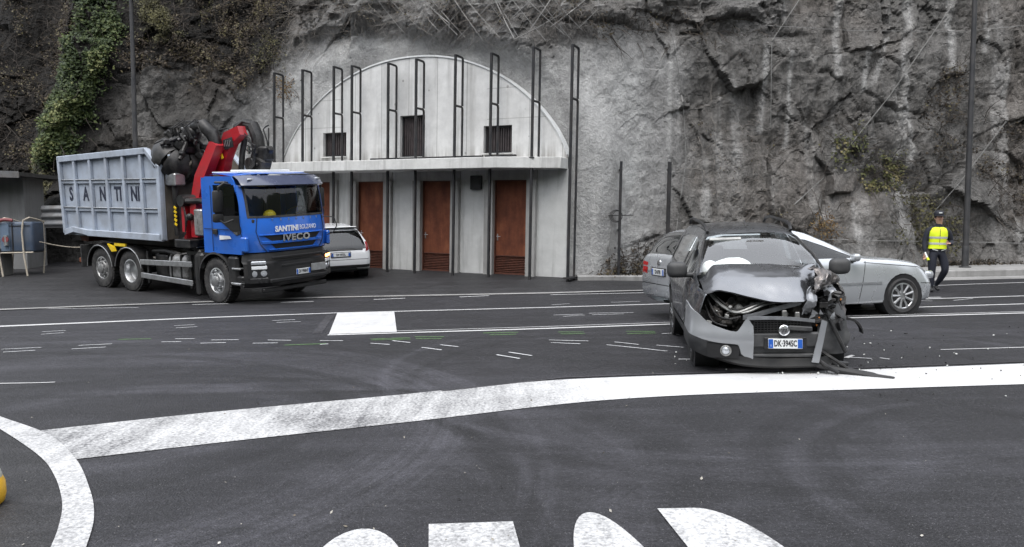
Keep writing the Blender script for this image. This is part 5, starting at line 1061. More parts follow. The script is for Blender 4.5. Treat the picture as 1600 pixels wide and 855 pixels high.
# ------------------------------------------------------------------ white hatchback beyond the truck
def white_car():
    b = R(24); hd = math.pi/2+b; h = Vector((math.cos(hd), math.sin(hd), 0)); rear = Vector((-4.72, 22.15, 0)); c = rear+h*3.50
    car = empty('white_car', M=ground_pose(c.x, c.y, hd, 2.65, .78)); tag(car, 'white hatchback parked behind the blue truck, dark rear window towards the road', 'car')
    T = dict(zb=[(-3.5, .36), (-3.4, .28), (-3, .22), (.5, .22), (.8, .3)], w=[(-3.5, .74), (-3.44, .82), (-3.2, .885), (-2.4, .90), (0, .90), (.5, .80), (.8, .5)], belt=[(-3.5, .70), (-3.46, .88), (-3.3, .98), (-2, .97), (-.2, .92), (.4, .80), (.8, .55)],
             wbelt=[(-3.5, .70), (-3.44, .76), (-3.2, .82), (-2.4, .855), (-.3, .86), (.4, .72), (.8, .42)], zr=[(-3.5, .76), (-3.44, .92), (-3.34, 1.02), (-3.12, 1.22), (-2.9, 1.355), (-2.2, 1.40), (-1.5, 1.41), (-1.0, 1.33), (-.1, .96), (.4, .84), (.8, .58)],
             wr=[(-3.5, .64), (-3.34, .72), (-3.12, .68), (-2.9, .61), (-2.2, .58), (-1.5, .57), (-1, .60), (-.1, .72), (.4, .6), (.8, .3)], zc=[(-3.5, .78), (-3.46, .94), (-3.40, 1.02), (-3.12, 1.30), (-2.95, 1.42), (-2.2, 1.475), (-1.5, 1.48), (-1.0, 1.41), (-.1, 1.0), (.4, .89), (.8, .6)])
    bm = car_loft(T, stations(-3.5, .8, 50, .12, 14)); rearf = lambda f: f.calc_center_median().x < -2.6
    for ok in (side_l, side_r):
        sw = lambda f, ok=ok: ok(f) and f[bm.faces.layers.int['row']] < 5*SUBV+1
        cut(bm, [(-2.9, 1.02), (-2.6, 1.30), (-1.6, 1.35), (-1.6, 1.0)], 1, sw); cut(bm, [(-1.52, 1.0), (-1.52, 1.35), (-1.05, 1.28), (-.3, .98)], 1, sw)
        for x in (0, -2.65): cut(bm, circ(x, .33, .372, 22), 99, lambda f, ok=ok: ok(f) and f.calc_center_median().z < .78)
    cut(bm, [(-.72, .86), (-.70, 1.02), (-.60, 1.35), (.60, 1.35), (.70, 1.02), (.72, .86), (.40, .83), (-.40, .83)], 2, lambda f: rearf(f) and f.calc_center_median().z > .75, 'yz')
    for s in (-1, 1):
        P = [(s*.70, .78), (s*.72, 1.04), (s*.86, 1.04), (s*.90, .86)]; cut(bm, P if s > 0 else P[::-1], 3, lambda f: rearf(f) and f.calc_center_median().z > .7, 'yz')
    cut(bm, [(-.78, .565), (-.78, .58), (.78, .58), (.78, .565)], 4, rearf, 'yz'); cut(bm, [(-.85, .34), (-.85, .42), (.85, .42), (.85, .34)], 5, rearf, 'yz')
    split_parts(bm, {0: ('body', M_['white_car'], 0), 1: ('side_window', M_['car_glass'], -.006), 2: ('rear_window', M_['car_glass'], -.003), 3: ('tail_lamp', M_['red_dim'], .004), 4: ('gap', M_['seam'], -.004), 5: ('lower_trim', M_['black_plastic'], .003)}, car); bm.free()
    arch_and_floor(car, (0, -2.65), .385, .9, -3.3, .6, .24); interior(car, -.35, -1.4, -2.2, .38, .8)
    m = MB(); m.box((-3.47, 0, .845), (.05, 1.24, .05), Matrix.Rotation(.5, 4, 'Y'), bev=.012); m.build('tailgate_trim', M_['black_plastic'], car); m = MB(); m.box((-2.98, 0, 1.435), (.26, 1.12, .03), Matrix.Rotation(.15, 4, 'Y'), bev=.012); m.build('roof_spoiler', M_['white_car'], car)
    for x in (0, -2.65):
        for s in (-1, 1): wheel(car, (x, s*.79, .315), .63, .21, .43, s, 'spoke', 5)
    for s in (-1, 1): mirror(car, -.5, s*.86, 1.02, s, M_['white_car'])
    plate(car, (-3.512, .0, .72), (0, -1, 0), (0, 0, 1), .52, .11, 'EW 597DL'); m = MB(); m.box((-3.508, 0, .72), (.01, .56, .15), bev=.004); m.build('plate_frame', M_['black_plastic'], car)
    m = MB(); m.tube([(-3.16, -.1, 1.24), (-3.30, .15, 1.11), (-3.34, .42, 1.07)], .012, 6); m.build('rear_wiper', M_['black_plastic'], car)
white_car()
# ------------------------------------------------------------------ the wrecked car
def wreck_pose():
    hd = R(-96); h = Vector((math.cos(hd), math.sin(hd), 0)); l = Vector((-h.y, h.x, 0)); z = Vector((0, 0, 1)); pt, rl = R(-2.9), R(.6)
    X = h*math.cos(pt)+z*math.sin(pt); Z = X.cross(l); Y = l*math.cos(rl)+Z*math.sin(rl); M = Matrix((X, Y, X.cross(Y))).transposed().to_4x4(); M.translation = (3.04, 9.69, -.06); return M
WR = empty('wrecked_car', M=wreck_pose()); tag(WR, 'grey compact car with crushed front corner, torn bumper and open engine bay', 'car')
M_['airbag'] = pm('airbag', (.82, .84, .80), .8, 0, .05, 8, .01, 8); M_['bare_steel'] = pm('bent_steel', (.33, .34, .36), .35, .7, .2, 7, .006, 25, dirt=(.05, .045, .04), damt=.4); M_['engine'] = pm('engine_grime', (.035, .034, .033), .5, .4, .5, 12, .006, 40, dirt=(.14, .12, .10), damt=.5, dscale=9); M_['alloy'] = pm('alloy', (.30, .30, .29), .45, .7, .2, 14, .004, 40); M_['cladding'] = pm('cladding', (.030, .031, .033), .55, 0, .2, 6, dirt=(.12, .118, .115), damt=.4, dscale=4); M_['indicator_bulb'] = pm('amber_shard', (.55, .20, .04), .2); M_['lightened_bumper_paint'] = pm('lightened_bumper_paint', (.26, .27, .285), .3, .25, .06, 3, coat=.5, dirt=(.2, .195, .19), damt=.25, dscale=2.5); M_['crushed'] = pm('crushed_paint', (.115, .11, .11), .26, .75, .5, 9, .006, 30, dirt=(.15, .12, .10), damt=.4, dscale=7, coat=.3)  # bumper: weathered body paint on plastic, colour lightened against its dark reflections
def wreck():
    car = WR; P = M_['grey_car']; K = M_['cladding']; rs = random.Random(21)
    T = dict(zb=[(-3.34, .42), (-3.2, .34), (-2.8, .28), (.2, .26), (.55, .28)], w=[(-3.34, .72), (-3.28, .79), (-3.1, .84), (-2.4, .872), (-.6, .875), (.2, .872), (.56, .83)], belt=[(-3.34, .80), (-3.28, .96), (-3.1, 1.06), (-2, 1.05), (-.4, 1.03), (.1, 1.01), (.56, .94)], wbelt=[(-3.34, .70), (-3.28, .76), (-3.1, .795), (-2.4, .83), (-.4, .835), (.1, .81), (.56, .76)],
             zr=[(-3.34, .86), (-3.26, 1.02), (-3.12, 1.22), (-2.95, 1.46), (-2.5, 1.555), (-1.6, 1.575), (-1.0, 1.55), (-.72, 1.47), (.02, 1.13), (.2, 1.06), (.56, .98)], wr=[(-3.34, .66), (-3.12, .68), (-2.95, .62), (-2.5, .585), (-1.6, .575), (-1, .58), (-.72, .60), (.02, .76), (.2, .76), (.56, .72)],
             zc=[(-3.34, .88), (-3.26, 1.06), (-3.12, 1.30), (-2.95, 1.54), (-2.5, 1.64), (-1.6, 1.665), (-1.0, 1.645), (-.74, 1.575), (.02, 1.19), (.2, 1.10), (.56, 1.02)])
    xs = np.unique(np.round(np.concatenate([stations(-3.34, .0, 44, .12, 10), np.linspace(.03, .56, 14)]), 4)); bm = car_loft(T, xs); lr = bm.faces.layers.int['row']
    bmesh.ops.delete(bm, geom=[f for f in bm.faces if f.calc_center_median().x > .555 or (f.calc_center_median().x > -.02 and f[lr] > 4*SUBV+2 and f[lr] != 100)], context='FACES')
    for ok in (side_l, side_r):
        sw = lambda f, ok=ok: ok(f) and f[lr] < 5*SUBV+1
        cut(bm, [(-2.86, 1.11), (-2.72, 1.42), (-2.2, 1.50), (-1.42, 1.515), (-1.42, 1.09)], 1, sw); cut(bm, [(-1.34, 1.085), (-1.34, 1.515), (-1.02, 1.49), (-.78, 1.40), (-.44, 1.24), (-.44, 1.08)], 2, sw); cut(bm, [(-.39, 1.08), (-.39, 1.21), (-.12, 1.085)], 2, sw)
        for x in (0, -2.5): cut(bm, circ(x, .34, .385, 24), 99, lambda f, ok=ok: ok(f) and f.calc_center_median().z < .8)
        strip_on(bm, [(-.42, .36), (-.40, .7), (-.36, 1.02)], .012, 5, ok); strip_on(bm, [(-1.38, .36), (-1.38, 1.04)], .012, 5, ok); strip_on(bm, [(-2.2, .42), (-2.24, .62), (-2.5, .80), (-2.56, 1.02)], .012, 5, ok)
        cut(bm, [(-2.1, .24), (-2.1, .42), (-.40, .42), (-.40, .24)], 6, ok)
    top = lambda f: f.calc_center_median().z > 1.08 and f[lr] >= 5*SUBV-1
    cut(bm, [(-.78, -.575), (-.78, .575), (.0, .725), (.0, -.725)], 3, top, 'xy'); cut(bm, [(-3.2, -.62), (-3.2, .62), (-2.98, .56), (-2.98, -.56)], 4, top, 'xy'); cut(bm, [(-.70, -.60), (-.70, .60), (-.66, .61), (-.66, -.61)], 3, top, 'xy')
    # crush: left front corner driven back and torn, slight buckling of the right wing
    for v in bm.verts:
        x, y, z = v.co
        if y > .3 and x > -.45:
            k = float(sstep(-.45, .45, x)*sstep(.25, .6, y)); n1, n2, n3 = (float(fbm(np.array(x*5+a), np.array(z*5+y*4+a), 3)) for a in (1, 7, 13)); v.co += Vector((-.34*k+.16*k*n1, -.06*k+.14*k*n2, .10*k*n3))
        elif y < -.5 and -.9 < x < .5 and z < 1.04:
            k = float(sstep(-.9, -.3, x)*sstep(.5, .1, x)); v.co.y += .045*k*float(fbm(np.array(x*4.0), np.array(z*5.0), 3))*2
    made = split_parts(bm, {0: ('body', P, 0), 1: ('rear_side_window', M_['car_glass'], -.006), 2: ('front_side_window', M_['car_glass'], -.006), 3: ('windscreen', M_['clear_glass'], -.003), 4: ('rear_window', M_['clear_glass'], -.003), 5: ('door_gap', M_['seam'], -.004), 6: ('sill_cladding', K, .010)}, car); bm.free()
    m = MB(); m.tube([(.0, -.74, 1.135), (-.36, -.69, 1.325), (-.78, -.585, 1.515), (-.9, -.5, 1.58), (-.9, .5, 1.58), (-.78, .585, 1.515), (-.36, .69, 1.325), (.0, .74, 1.135)], .016, 6); m.build('windscreen_seal', M_['rubber'], car)
    arch_and_floor(car, (0, -2.5), .395, .87, -3.1, -.2, .30)
    interior(car, -.28, -1.25, -2.15, .50, .78)
    m = MB(); m.box((-2.1, 0, .8), (1.9, 1.5, .05)); m.build('cabin_floor', M_['liner'], car)
    # airbag, mirror, wipers
    m = MB(); m.sph((-.42, -.34, 1.13), (.24, .30, .17), 22, 14, Matrix.Rotation(.25, 4, 'X')); m.sph((-.36, -.56, 1.14), (.15, .13, .14), 16, 10)
    for v in m.bm.verts: v.co += Vector((1, .6, 1))*.022*float(fbm(np.array(v.co.y*9), np.array(v.co.z*9+v.co.x*5), 2))
    m.build('airbag', M_['airbag'], car, 60)
    m = MB(); m.box((-.56, .02, 1.47), (.05, .24, .07), bev=.02); m.build('inside_mirror', M_['black_plastic'], car)
    m = MB(); m.box((-.62, -.34, 1.525), (.02, .40, .05), Matrix.Rotation(-.9, 4, 'Y'), bev=.006); m.build('sun_blind', M_['alloy'], car)
    for y0, y1, z1 in ((-.45, -.12, 1.24), (.12, .62, 1.20)): m = MB(); m.tube([(.02, y0, 1.24), (-.03, (y0+y1)/2, 1.225), (-.02, y1, 1.20)], .011, 6); m.build('wiper', M_['black_plastic'], car)
    for s in (-1, 1):
        m = MB(); m.box((-.30, s*.985, 1.18), (.16, .25, .20), Matrix.Rotation(s*.08, 4, 'Z'), bev=.075, seg=4); mo = m.build('mirror', K, car, 60); m = MB(); m.box((-.32, s*.85, 1.11), (.09, .16, .06), bev=.02); m.build('mirror_foot', K, mo)
        m = MB(); m.tube([(-.86, s*.53, 1.60), (-1.0, s*.545, 1.675), (-1.25, s*.55, 1.70), (-2.2, s*.55, 1.72), (-2.5, s*.55, 1.69), (-2.62, s*.55, 1.63)], [.022, .024, .022, .022, .024, .022], 8); m.build('roof_rail', M_['black_plastic'], car)
    m = MB(); m.tube([(-.98, -.02, 1.65), (-1.02, -.02, 1.69), (-1.1, -.02, 1.73)], .009, 6); m.build('aerial', M_['black_plastic'], car)
    # wheels
    for x, s, st, dz in ((-2.5, -1, 0, -.11), (-2.5, 1, 0, -.11), (0, -1, R(-4), .04), (-.12, .93, R(24), .04)):
        wheel(car, (x, s*.755, .335+dz if x < -1 else .345+dz), .665, .215, .41, 1 if s > 0 else -1, 'spoke', 5, steer=st)
    # engine bay
    m = MB(); m.box((-.05, 0, .78), (.06, 1.5, .62)); m.box((.25, 0, .40), (.7, 1.2, .05)); m.build('bulkhead', M_['liner'], car)
    m = MB(); m.box((.22, -.12, .66), (.42, .62, .42), bev=.04); m.box((.24, -.12, .90), (.34, .50, .10), bev=.03); m.box((.3, .28, .66), (.3, .3, .36), bev=.04); m.cyl((.45, -.30, .78), (.45, .02, .78), .05, n=12)
    for q in range(9): m.box((rs.uniform(.3, .52), rs.uniform(-.62, .35), rs.uniform(.62, .88)), [rs.uniform(.05, .14) for _ in range(3)], Matrix.Rotation(rs.uniform(0, 3), 4, 'Z'), bev=.012)
    m.build('engine', M_['engine'], car)
    for c, r_ in (((.50, -.36, .80), .05), ((.50, .02, .80), .05), ((.46, -.20, .84), .035), ((.52, .14, .74), .04)): m = MB(); m.cyl(Vector(c)-Vector((.05, 0, 0)), Vector(c)+Vector((.05, 0, 0)), r_, r_*.8, 14); m.build('engine_cap', M_['alloy'], car)
    m = MB(); m.box((.34, -.60, .74), (.16, .14, .16), bev=.04); m.sph((.42, -.42, .68), (.07, .07, .07)); m.box((.46, -.50, .63), (.10, .16, .07), bev=.03); m.build('washer_tank', M_['engine'], car)
    for q in range(16): m = MB(); c = Vector((rs.uniform(.36, .56), rs.uniform(-.72, -.30), rs.uniform(.58, .86))); m.box(c, [rs.uniform(.02, .07) for _ in range(3)], Matrix.Rotation(rs.uniform(0, 3), 4, Vector((rs.random(), rs.random(), .5))), bev=.006); m.build('engine_fitting', M_['engine'] if q % 3 else M_['alloy'], car)
    for pts, r_ in (([(.30, -.68, .98), (.42, -.56, .84), (.56, -.42, .77), (.58, -.30, .80), (.54, -.1, .88), (.44, .10, .90)], .020), ([(.30, -.66, 1.0), (.40, -.55, .88), (.54, -.42, .80), (.58, -.30, .83), (.55, -.1, .90), (.40, .12, .93)], .012), ([(.56, -.42, .76), (.60, -.28, .78), (.56, -.06, .86), (.44, .14, .86)], .014), ([(.35, -.7, .9), (.5, -.62, .74), (.60, -.5, .70), (.58, -.36, .72)], .012), ([(.3, -.72, .82), (.5, -.66, .66), (.62, -.52, .62)], .010), ([(.5, .18, .72), (.6, .2, .60), (.66, .12, .55)], .012)):
        m = MB(); m.tube([tuple(p) for p in cat(pts, 4)], r_, 8); m.build('hose', M_['rubber'] if r_ < .013 else M_['alloy'], car)
    m = MB(); m.grid([[Vector((.62+.02*math.sin(i), lerp(-.34, .30, i/8), lerp(.69, .86, (i/8)**1.2)+dz)) for i in range(9)] for dz in (0, .03, .055)], True); m.solid(.02); m.build('bonnet_slam_panel', M_['bare_steel'], car, 40)
    m = MB(); m.box((.66, .02, .60), (.05, .72, .14)); m.build('radiator', M_['engine'], car)
    for y, z in ((.24, .72), (.30, .56), (.10, .74)): m = MB(); m.box((.70, y, z), (.03, .05, .13), bev=.006); m.build('bracket', M_['alloy'], car)
    # bonnet, folded up and torn at its left
    def hood(u, v):   # u across -1..1 (right .. left), v 0 cowl .. 1 nose
        y = lerp(-.755, .60, (u+1)/2); x = lerp(.0, lerp(.50, .70, float(sstep(-1, .2, u))), v); z = float(pchip(v, [(0, 1.265), (.30, 1.215), (.52, 1.165), (.60, 1.145), (1, lerp(1.045, .90, float(sstep(-1, .25, u))))])); edge = float(sstep(-.72, -1, u)); z -= .13*edge*(1-v)*1.0+.05*edge
        z -= .06*float(sstep(.1, 1, u))*(1-v); k = float(sstep(.55, 1.0, u)); z += k*(.10*math.sin(v*7)+.05)*(.3+v); x -= k*v*.26; y -= k*.10*v
        z += .012*float(fbm(np.array(y*3), np.array(x*4), 3))*(1+4*k); x += .03*k*float(fbm(np.array(y*9), np.array(v*6), 3)); return Vector((x, y, z))
    m = MB(); m.grid([[hood(u, v) for u in np.linspace(-1, 1, 61)] for v in np.concatenate([np.linspace(0, .5, 12), np.linspace(.52, .62, 6), np.linspace(.66, 1, 12)])], False); m.solid(.018); m.build('bonnet', P, car, 28)
    def crumple(name, pts, nu, nv, amp, mat, fr=6.0, th=.006, seed=0.0, ang=22):
        """torn sheet through a net of points, buckled by noise"""
        rows = [cat(r, nu) for r in pts]; net = np.array([cat([r[j] for r in rows], nv) for j in range(len(rows[0]))]); m = MB()
        def d(p): return Vector(p)+Vector([amp*float(fbm(np.array(p[(a+1) % 3]*fr+seed+a*5.1), np.array(p[(a+2) % 3]*fr-seed+p[a]*fr*.6), 3, True)) for a in range(3)])
        m.grid([[d(p) for p in r] for r in net]); m.solid(th); return m.build(name, mat, car, ang)
    crumple('crushed_bonnet_edge', [[(.56, .36, .86), (.60, .40, 1.0), (.50, .44, 1.16), (.34, .46, 1.22)], [(.46, .50, .92), (.58, .54, 1.06), (.46, .58, 1.20), (.26, .60, 1.20)], [(.34, .62, .98), (.44, .70, 1.06), (.34, .74, 1.14), (.12, .76, 1.13)]], 7, 8, .075, M_['crushed'], 5, seed=2, ang=14)
    crumple('torn_bonnet_flap', [[(.66, .30, .74), (.70, .34, .9), (.62, .40, 1.04)], [(.60, .40, .76), (.66, .46, .88), (.58, .48, 1.0)]], 7, 7, .04, M_['bare_steel'], 8, seed=5, ang=14)
    crumple('crushed_wing', [[(.30, .66, 1.1), (.34, .80, .98), (.28, .84, .80), (.24, .84, .62)], [(.05, .74, 1.12), (.10, .86, 1.0), (.08, .90, .82), (.02, .90, .62)], [(-.2, .80, 1.10), (-.2, .88, 1.0), (-.2, .90, .82), (-.2, .90, .66)]], 8, 8, .075, M_['crushed'], 5, seed=9, ang=14)
    crumple('headlight_shell', [[(.52, .52, 1.02), (.56, .58, .92), (.50, .60, .82)], [(.40, .68, 1.02), (.46, .74, .94), (.42, .76, .84)]], 6, 6, .04, M_['bare_steel'], 8, seed=3, ang=14)
    m = MB()
    for q in range(55):
        c = Vector((rs.uniform(.30, .62), rs.uniform(.42, .74), rs.uniform(.58, 1.02))); m.box(c, (rs.uniform(.02, .12), rs.uniform(.02, .10), rs.uniform(.01, .06)), Matrix.Rotation(rs.uniform(0, 6), 4, Vector((rs.random(), rs.random(), rs.random()+.01))), bev=.003)
    for q in range(14):
        a = Vector((rs.uniform(.35, .6), rs.uniform(.42, .70), rs.uniform(.6, 1.0))); m.tube([a, a+Vector((rs.uniform(0, .1), rs.uniform(-.12, .12), rs.uniform(-.15, .05))), a+Vector((rs.uniform(0, .12), rs.uniform(-.2, .2), rs.uniform(-.3, .05)))], rs.uniform(.006, .014), 6)
    m.build('torn_metal', M_['grease'], car)
    for q in range(7): m = MB(); c = Vector((rs.uniform(.52, .70), rs.uniform(.34, .62), rs.uniform(.60, .98))); m.prism([c, c+Vector((.01, rs.uniform(.03, .09), rs.uniform(-.02, .04))), c+Vector((0, rs.uniform(0, .05), rs.uniform(.04, .12)))], (.012, 0, 0)); m.build('metal_shard', M_['bare_steel'], car)
    for c in ((.62, .50, .70), (.63, .47, .62), (.61, .52, .57), (.50, .74, .93), (.46, .78, .88)): m = MB(); m.sph(c, (.012, .009, .014), 8, 6); m.build('bulb', M_['indicator_bulb'], car)
    # black wheel arch liner hanging at the crushed corner
    crumple('arch_liner', [[(.50, .46, .80), (.58, .48, .62), (.62, .46, .42), (.60, .44, .30)], [(.42, .66, .84), (.56, .70, .64), (.60, .68, .44), (.58, .66, .26)], [(.28, .82, .80), (.42, .86, .62), (.46, .88, .42), (.44, .82, .26)]], 6, 6, .025, K, 5, .008, seed=4, ang=40)
    m = MB(); m.tube([(.56, .58, .82), (.64, .64, .62), (.66, .72, .44), (.60, .80, .30)], .022, 8); m.tube([(.64, .44, .40), (.66, .56, .26), (.62, .70, .18), (.5, .84, .14)], .03, 8); m.build('arch_trim', M_['black_plastic'], car)
    m = MB(); rows = []
    for a in np.linspace(R(5), R(165), 22): rows.append([Vector((-.30+math.cos(a)*.0, 1.06+math.cos(a)*.20, .33+math.sin(a)*.20))+Vector((dx, 0, dr*math.sin(a))) for dx, dr in ((-.06, 0), (.06, 0), (.06, .02))])
    m.grid(rows); m.solid(.012); m.build('loose_arch_strip', M_['black_plastic'], car, 40)
    # bumper: right half still on, hanging off its mounts
    def bump(s, z):   # s 0 corner at wheel .. 1 inner end
        x, y = [float(pchip(s, t)) for t in ([(0, .30), (.18, .55), (.38, .70), (.65, .79), (1, .84)], [(0, -.945), (.18, -.93), (.38, -.82), (.65, -.58), (1, -.27)])]; return Vector((x+.05*math.exp(-((z-.52)/.14)**2), y-.03*math.exp(-((z-.52)/.16)**2)*(1-s), z))
    topz = lambda s: float(pchip(s, [(0, .885), (.12, .87), (.3, .80), (.55, .66), (.80, .60), (.86, .66), (.93, .74), (1, .66)])); mid = lambda s: float(pchip(s, [(0, .60), (.3, .53), (.6, .47), (.82, .45), (.86, .34), (1, .27)])); low = lambda s: float(pchip(s, [(0, .44), (.3, .33), (.6, .26), (1, .23)]))
    S = np.linspace(0, 1, 50); m = MB(); m.grid([[bump(s, lerp(mid(s), topz(s), t)) for s in S] for t in np.linspace(0, 1, 12)]); m.solid(.014); bp = m.build('bumper', M_['lightened_bumper_paint'], car, 40)
    m = MB(); m.grid([[bump(s, lerp(low(s), mid(s), t))+Vector((-.012-.05*(1-t)**2, 0, 0)) for s in S] for t in np.linspace(0, 1, 8)]); m.solid(.014); m.build('lower_bumper', K, bp, 40)
    m = MB(); m.grid([[bump(s, lerp(lerp(.30, .285, (s-.44)/.4), lerp(.47, .43, (s-.44)/.4), t))+Vector((.010, 0, 0)) for s in np.linspace(.46, .83, 12)] for t in np.linspace(0, 1, 4)]); m.build('fog_lamp_recess', M_['dark'], bp); m = MB(); c = bump(.68, .385); ax = Vector((.9, -.3, 0)).normalized(); m.lathe([(.062, 0), (.062, .03), (.05, .035), (.046, .022), (0, .03)], c+ax*.012, ax, 20); m.build('fog_lamp', M_['alloy'], bp)
    m = MB(); m.lathe([(.046, 0), (.03, .012), (0, .015)], c+ax*.036, ax, 16); m.build('fog_lamp_glass', M_['lamp_glass'], bp)
    lipx = lambda y: float(pchip(abs(y), [(0, .86), (.35, .84), (.6, .76), (.8, .56), (.9, .36)])); lipz = lambda y: float(pchip(y, [(-.9, .40), (-.8, .33), (-.6, .255), (-.3, .205), (0, .19), (.4, .19), (.62, .20)]))
    m = MB(); m.grid([[Vector((lipx(y)-d, y, lipz(y)+h)) for y in np.linspace(-.9, .60, 34)] for d, h in ((.16, -.03), (.02, -.015), (-.012, .015), (.0, .05), (.006, .10))]); m.solid(.012); m.build('bumper_lip', M_['black_plastic'], car, 40)
    m = MB(); m.box((.80, .06, .49), (.05, .80, .17), bev=.02); m.box((.80, .08, .31), (.05, .78, .05), bev=.015); m.box((.76, .06, .35), (.05, .76, .10)); cb = m.build('bumper_centre', K, car)
    m = MB(); m.grid([[Vector((.835+.015*math.sin(3*u), lerp(-.33, .40, u), lerp(.725, .685, u)+.02*math.sin(u*3.1)+dz)) for u in np.linspace(0, 1, 14)] for dz in (0, .02, .035)], True); m.solid(.02); m.build('grille_top_strip', M_['bare_steel'], car)
    g = MB()
    for i in range(5): g.box((.822, lerp(-.02, .0, i/4), .60+.026*i), (.012, .55-.01*i, .006))
    for i in range(16): g.box((.824, -.29+.036*i, .65), (.010, .006, .125))
    g.build('grille', M_['black_plastic'], car); m = MB(); m.box((.80, .04, .65), (.02, .66, .14)); m.build('grille_backing', M_['dark'], car)
    m = MB(); m.box((.84, .24, .625), (.03, .26, .05), Matrix.Rotation(-.08, 4, 'X'), bev=.01); m.build('grille_bar', K, car)
    m = MB(); m.lathe([(.060, 0), (.060, .014), (.050, .02), (.046, .016), (0, .018)], (.836, .065, .605), (1, .05, .1), 24); em = m.build('emblem', M_['chrome'], car); m = MB()
    for q in range(4): m.box((.857, .041+.016*q, .606), (.004, .009, .046), Matrix.Rotation(.18, 4, 'X'))
    m.build('emblem_bar', M_['ink'], em); m = MB(); m.box((.8545, .065, .606), (.003, .076, .06), bev=.001); m.build('emblem_field', M_['alu'], em)
    plate(car, (.842, .08, .455), (0, 1, -.02), (-.06, 0, 1), .372, .112, 'DK·394SC')
    m = MB(); m.box((.822, .08, .46), (.03, .46, .13), bev=.006); m.build('plate_holder', M_['black_plastic'], car)
    m = MB(); m.prism([(.835, .47, .72), (.86, .52, .70), (.85, .48, .46), (.84, .44, .235), (.84, .36, .245), (.845, .42, .5)], (.018, 0, 0)); m.build('bumper_strip', M_['lightened_bumper_paint'], car)
    m = MB(); m.tube([tuple(p) for p in cat([(.80, .42, .21), (.80, .60, .16), (.86, .80, .13), (.98, 1.02, .105), (1.08, 1.16, .098)], 5)], [.035]*5+[.04]*10+[.032]*6, 8); m.xf(Matrix.Identity(4)); m.build('lip_end', M_['black_plastic'], car)
    m = MB(); m.tube([(.78, .40, .30), (.84, .52, .20), (.9, .64, .13)], .022, 8); m.tube([(.70, .50, .34), (.80, .62, .26), (.84, .76, .16)], .018, 6); m.build('bent_strut', M_['grease'], car)
wreck()
# ------------------------------------------------------------------ the officer, built as one skinned figure
M_['skin'] = pm('skin', (.62, .37, .28), .55, 0, .08, 12); M_['uniform'] = pm('uniform', (.012, .014, .024), .8, 0, .2, 10, .006, 20); M_['hivis'] = pm('hivis', (.72, .86, .02), .6, 0, .06, 8, .006, 12); M_['hivis'].node_tree.nodes['Principled BSDF'].inputs['Emission Strength'].default_value = 0
M_['reflective'] = pm('reflective_band', (.55, .57, .56), .35, .2, .06, 20); M_['boot'] = pm('boot', (.012, .012, .013), .45); M_['cap'] = pm('cap', (.012, .014, .022), .7); M_['hair'] = pm('hair', (.02, .015, .012), .8)
def skin_mesh(verts, edges, radii, root=0, sub=2):
    me = bpy.data.meshes.new('figure'); me.from_pydata(verts, edges, []); o = bpy.data.objects.new('figure', me); COL.objects.link(o); mod = o.modifiers.new('s', 'SKIN'); mod.use_smooth_shade = True; mod.branch_smoothing = .6
    for i, r in enumerate(radii): me.skin_vertices[0].data[i].radius = r if isinstance(r, tuple) else (r, r)
    me.skin_vertices[0].data[root].use_root = True; sb = o.modifiers.new('u', 'SUBSURF'); sb.levels = sub; sb.render_levels = sub
    dg = bpy.context.evaluated_depsgraph_get(); dg.update(); out = bpy.data.meshes.new_from_object(o.evaluated_get(dg)); bpy.data.objects.remove(o); return out
def chain_mesh(name, mat, parent, chains, sub=2):
    """each chain: list of ((x, y, z), radius); one mesh"""
    bm = bmesh.new()
    for ch in chains:
        me = skin_mesh([p for p, _ in ch], [(i, i+1) for i in range(len(ch)-1)], [r for _, r in ch], 0, sub); bm.from_mesh(me); bpy.data.meshes.remove(me)
    me = bpy.data.meshes.new(name); bm.to_mesh(me); bm.free(); o = link_mesh(name, me, mat, parent, None); me.shade_smooth(); return o
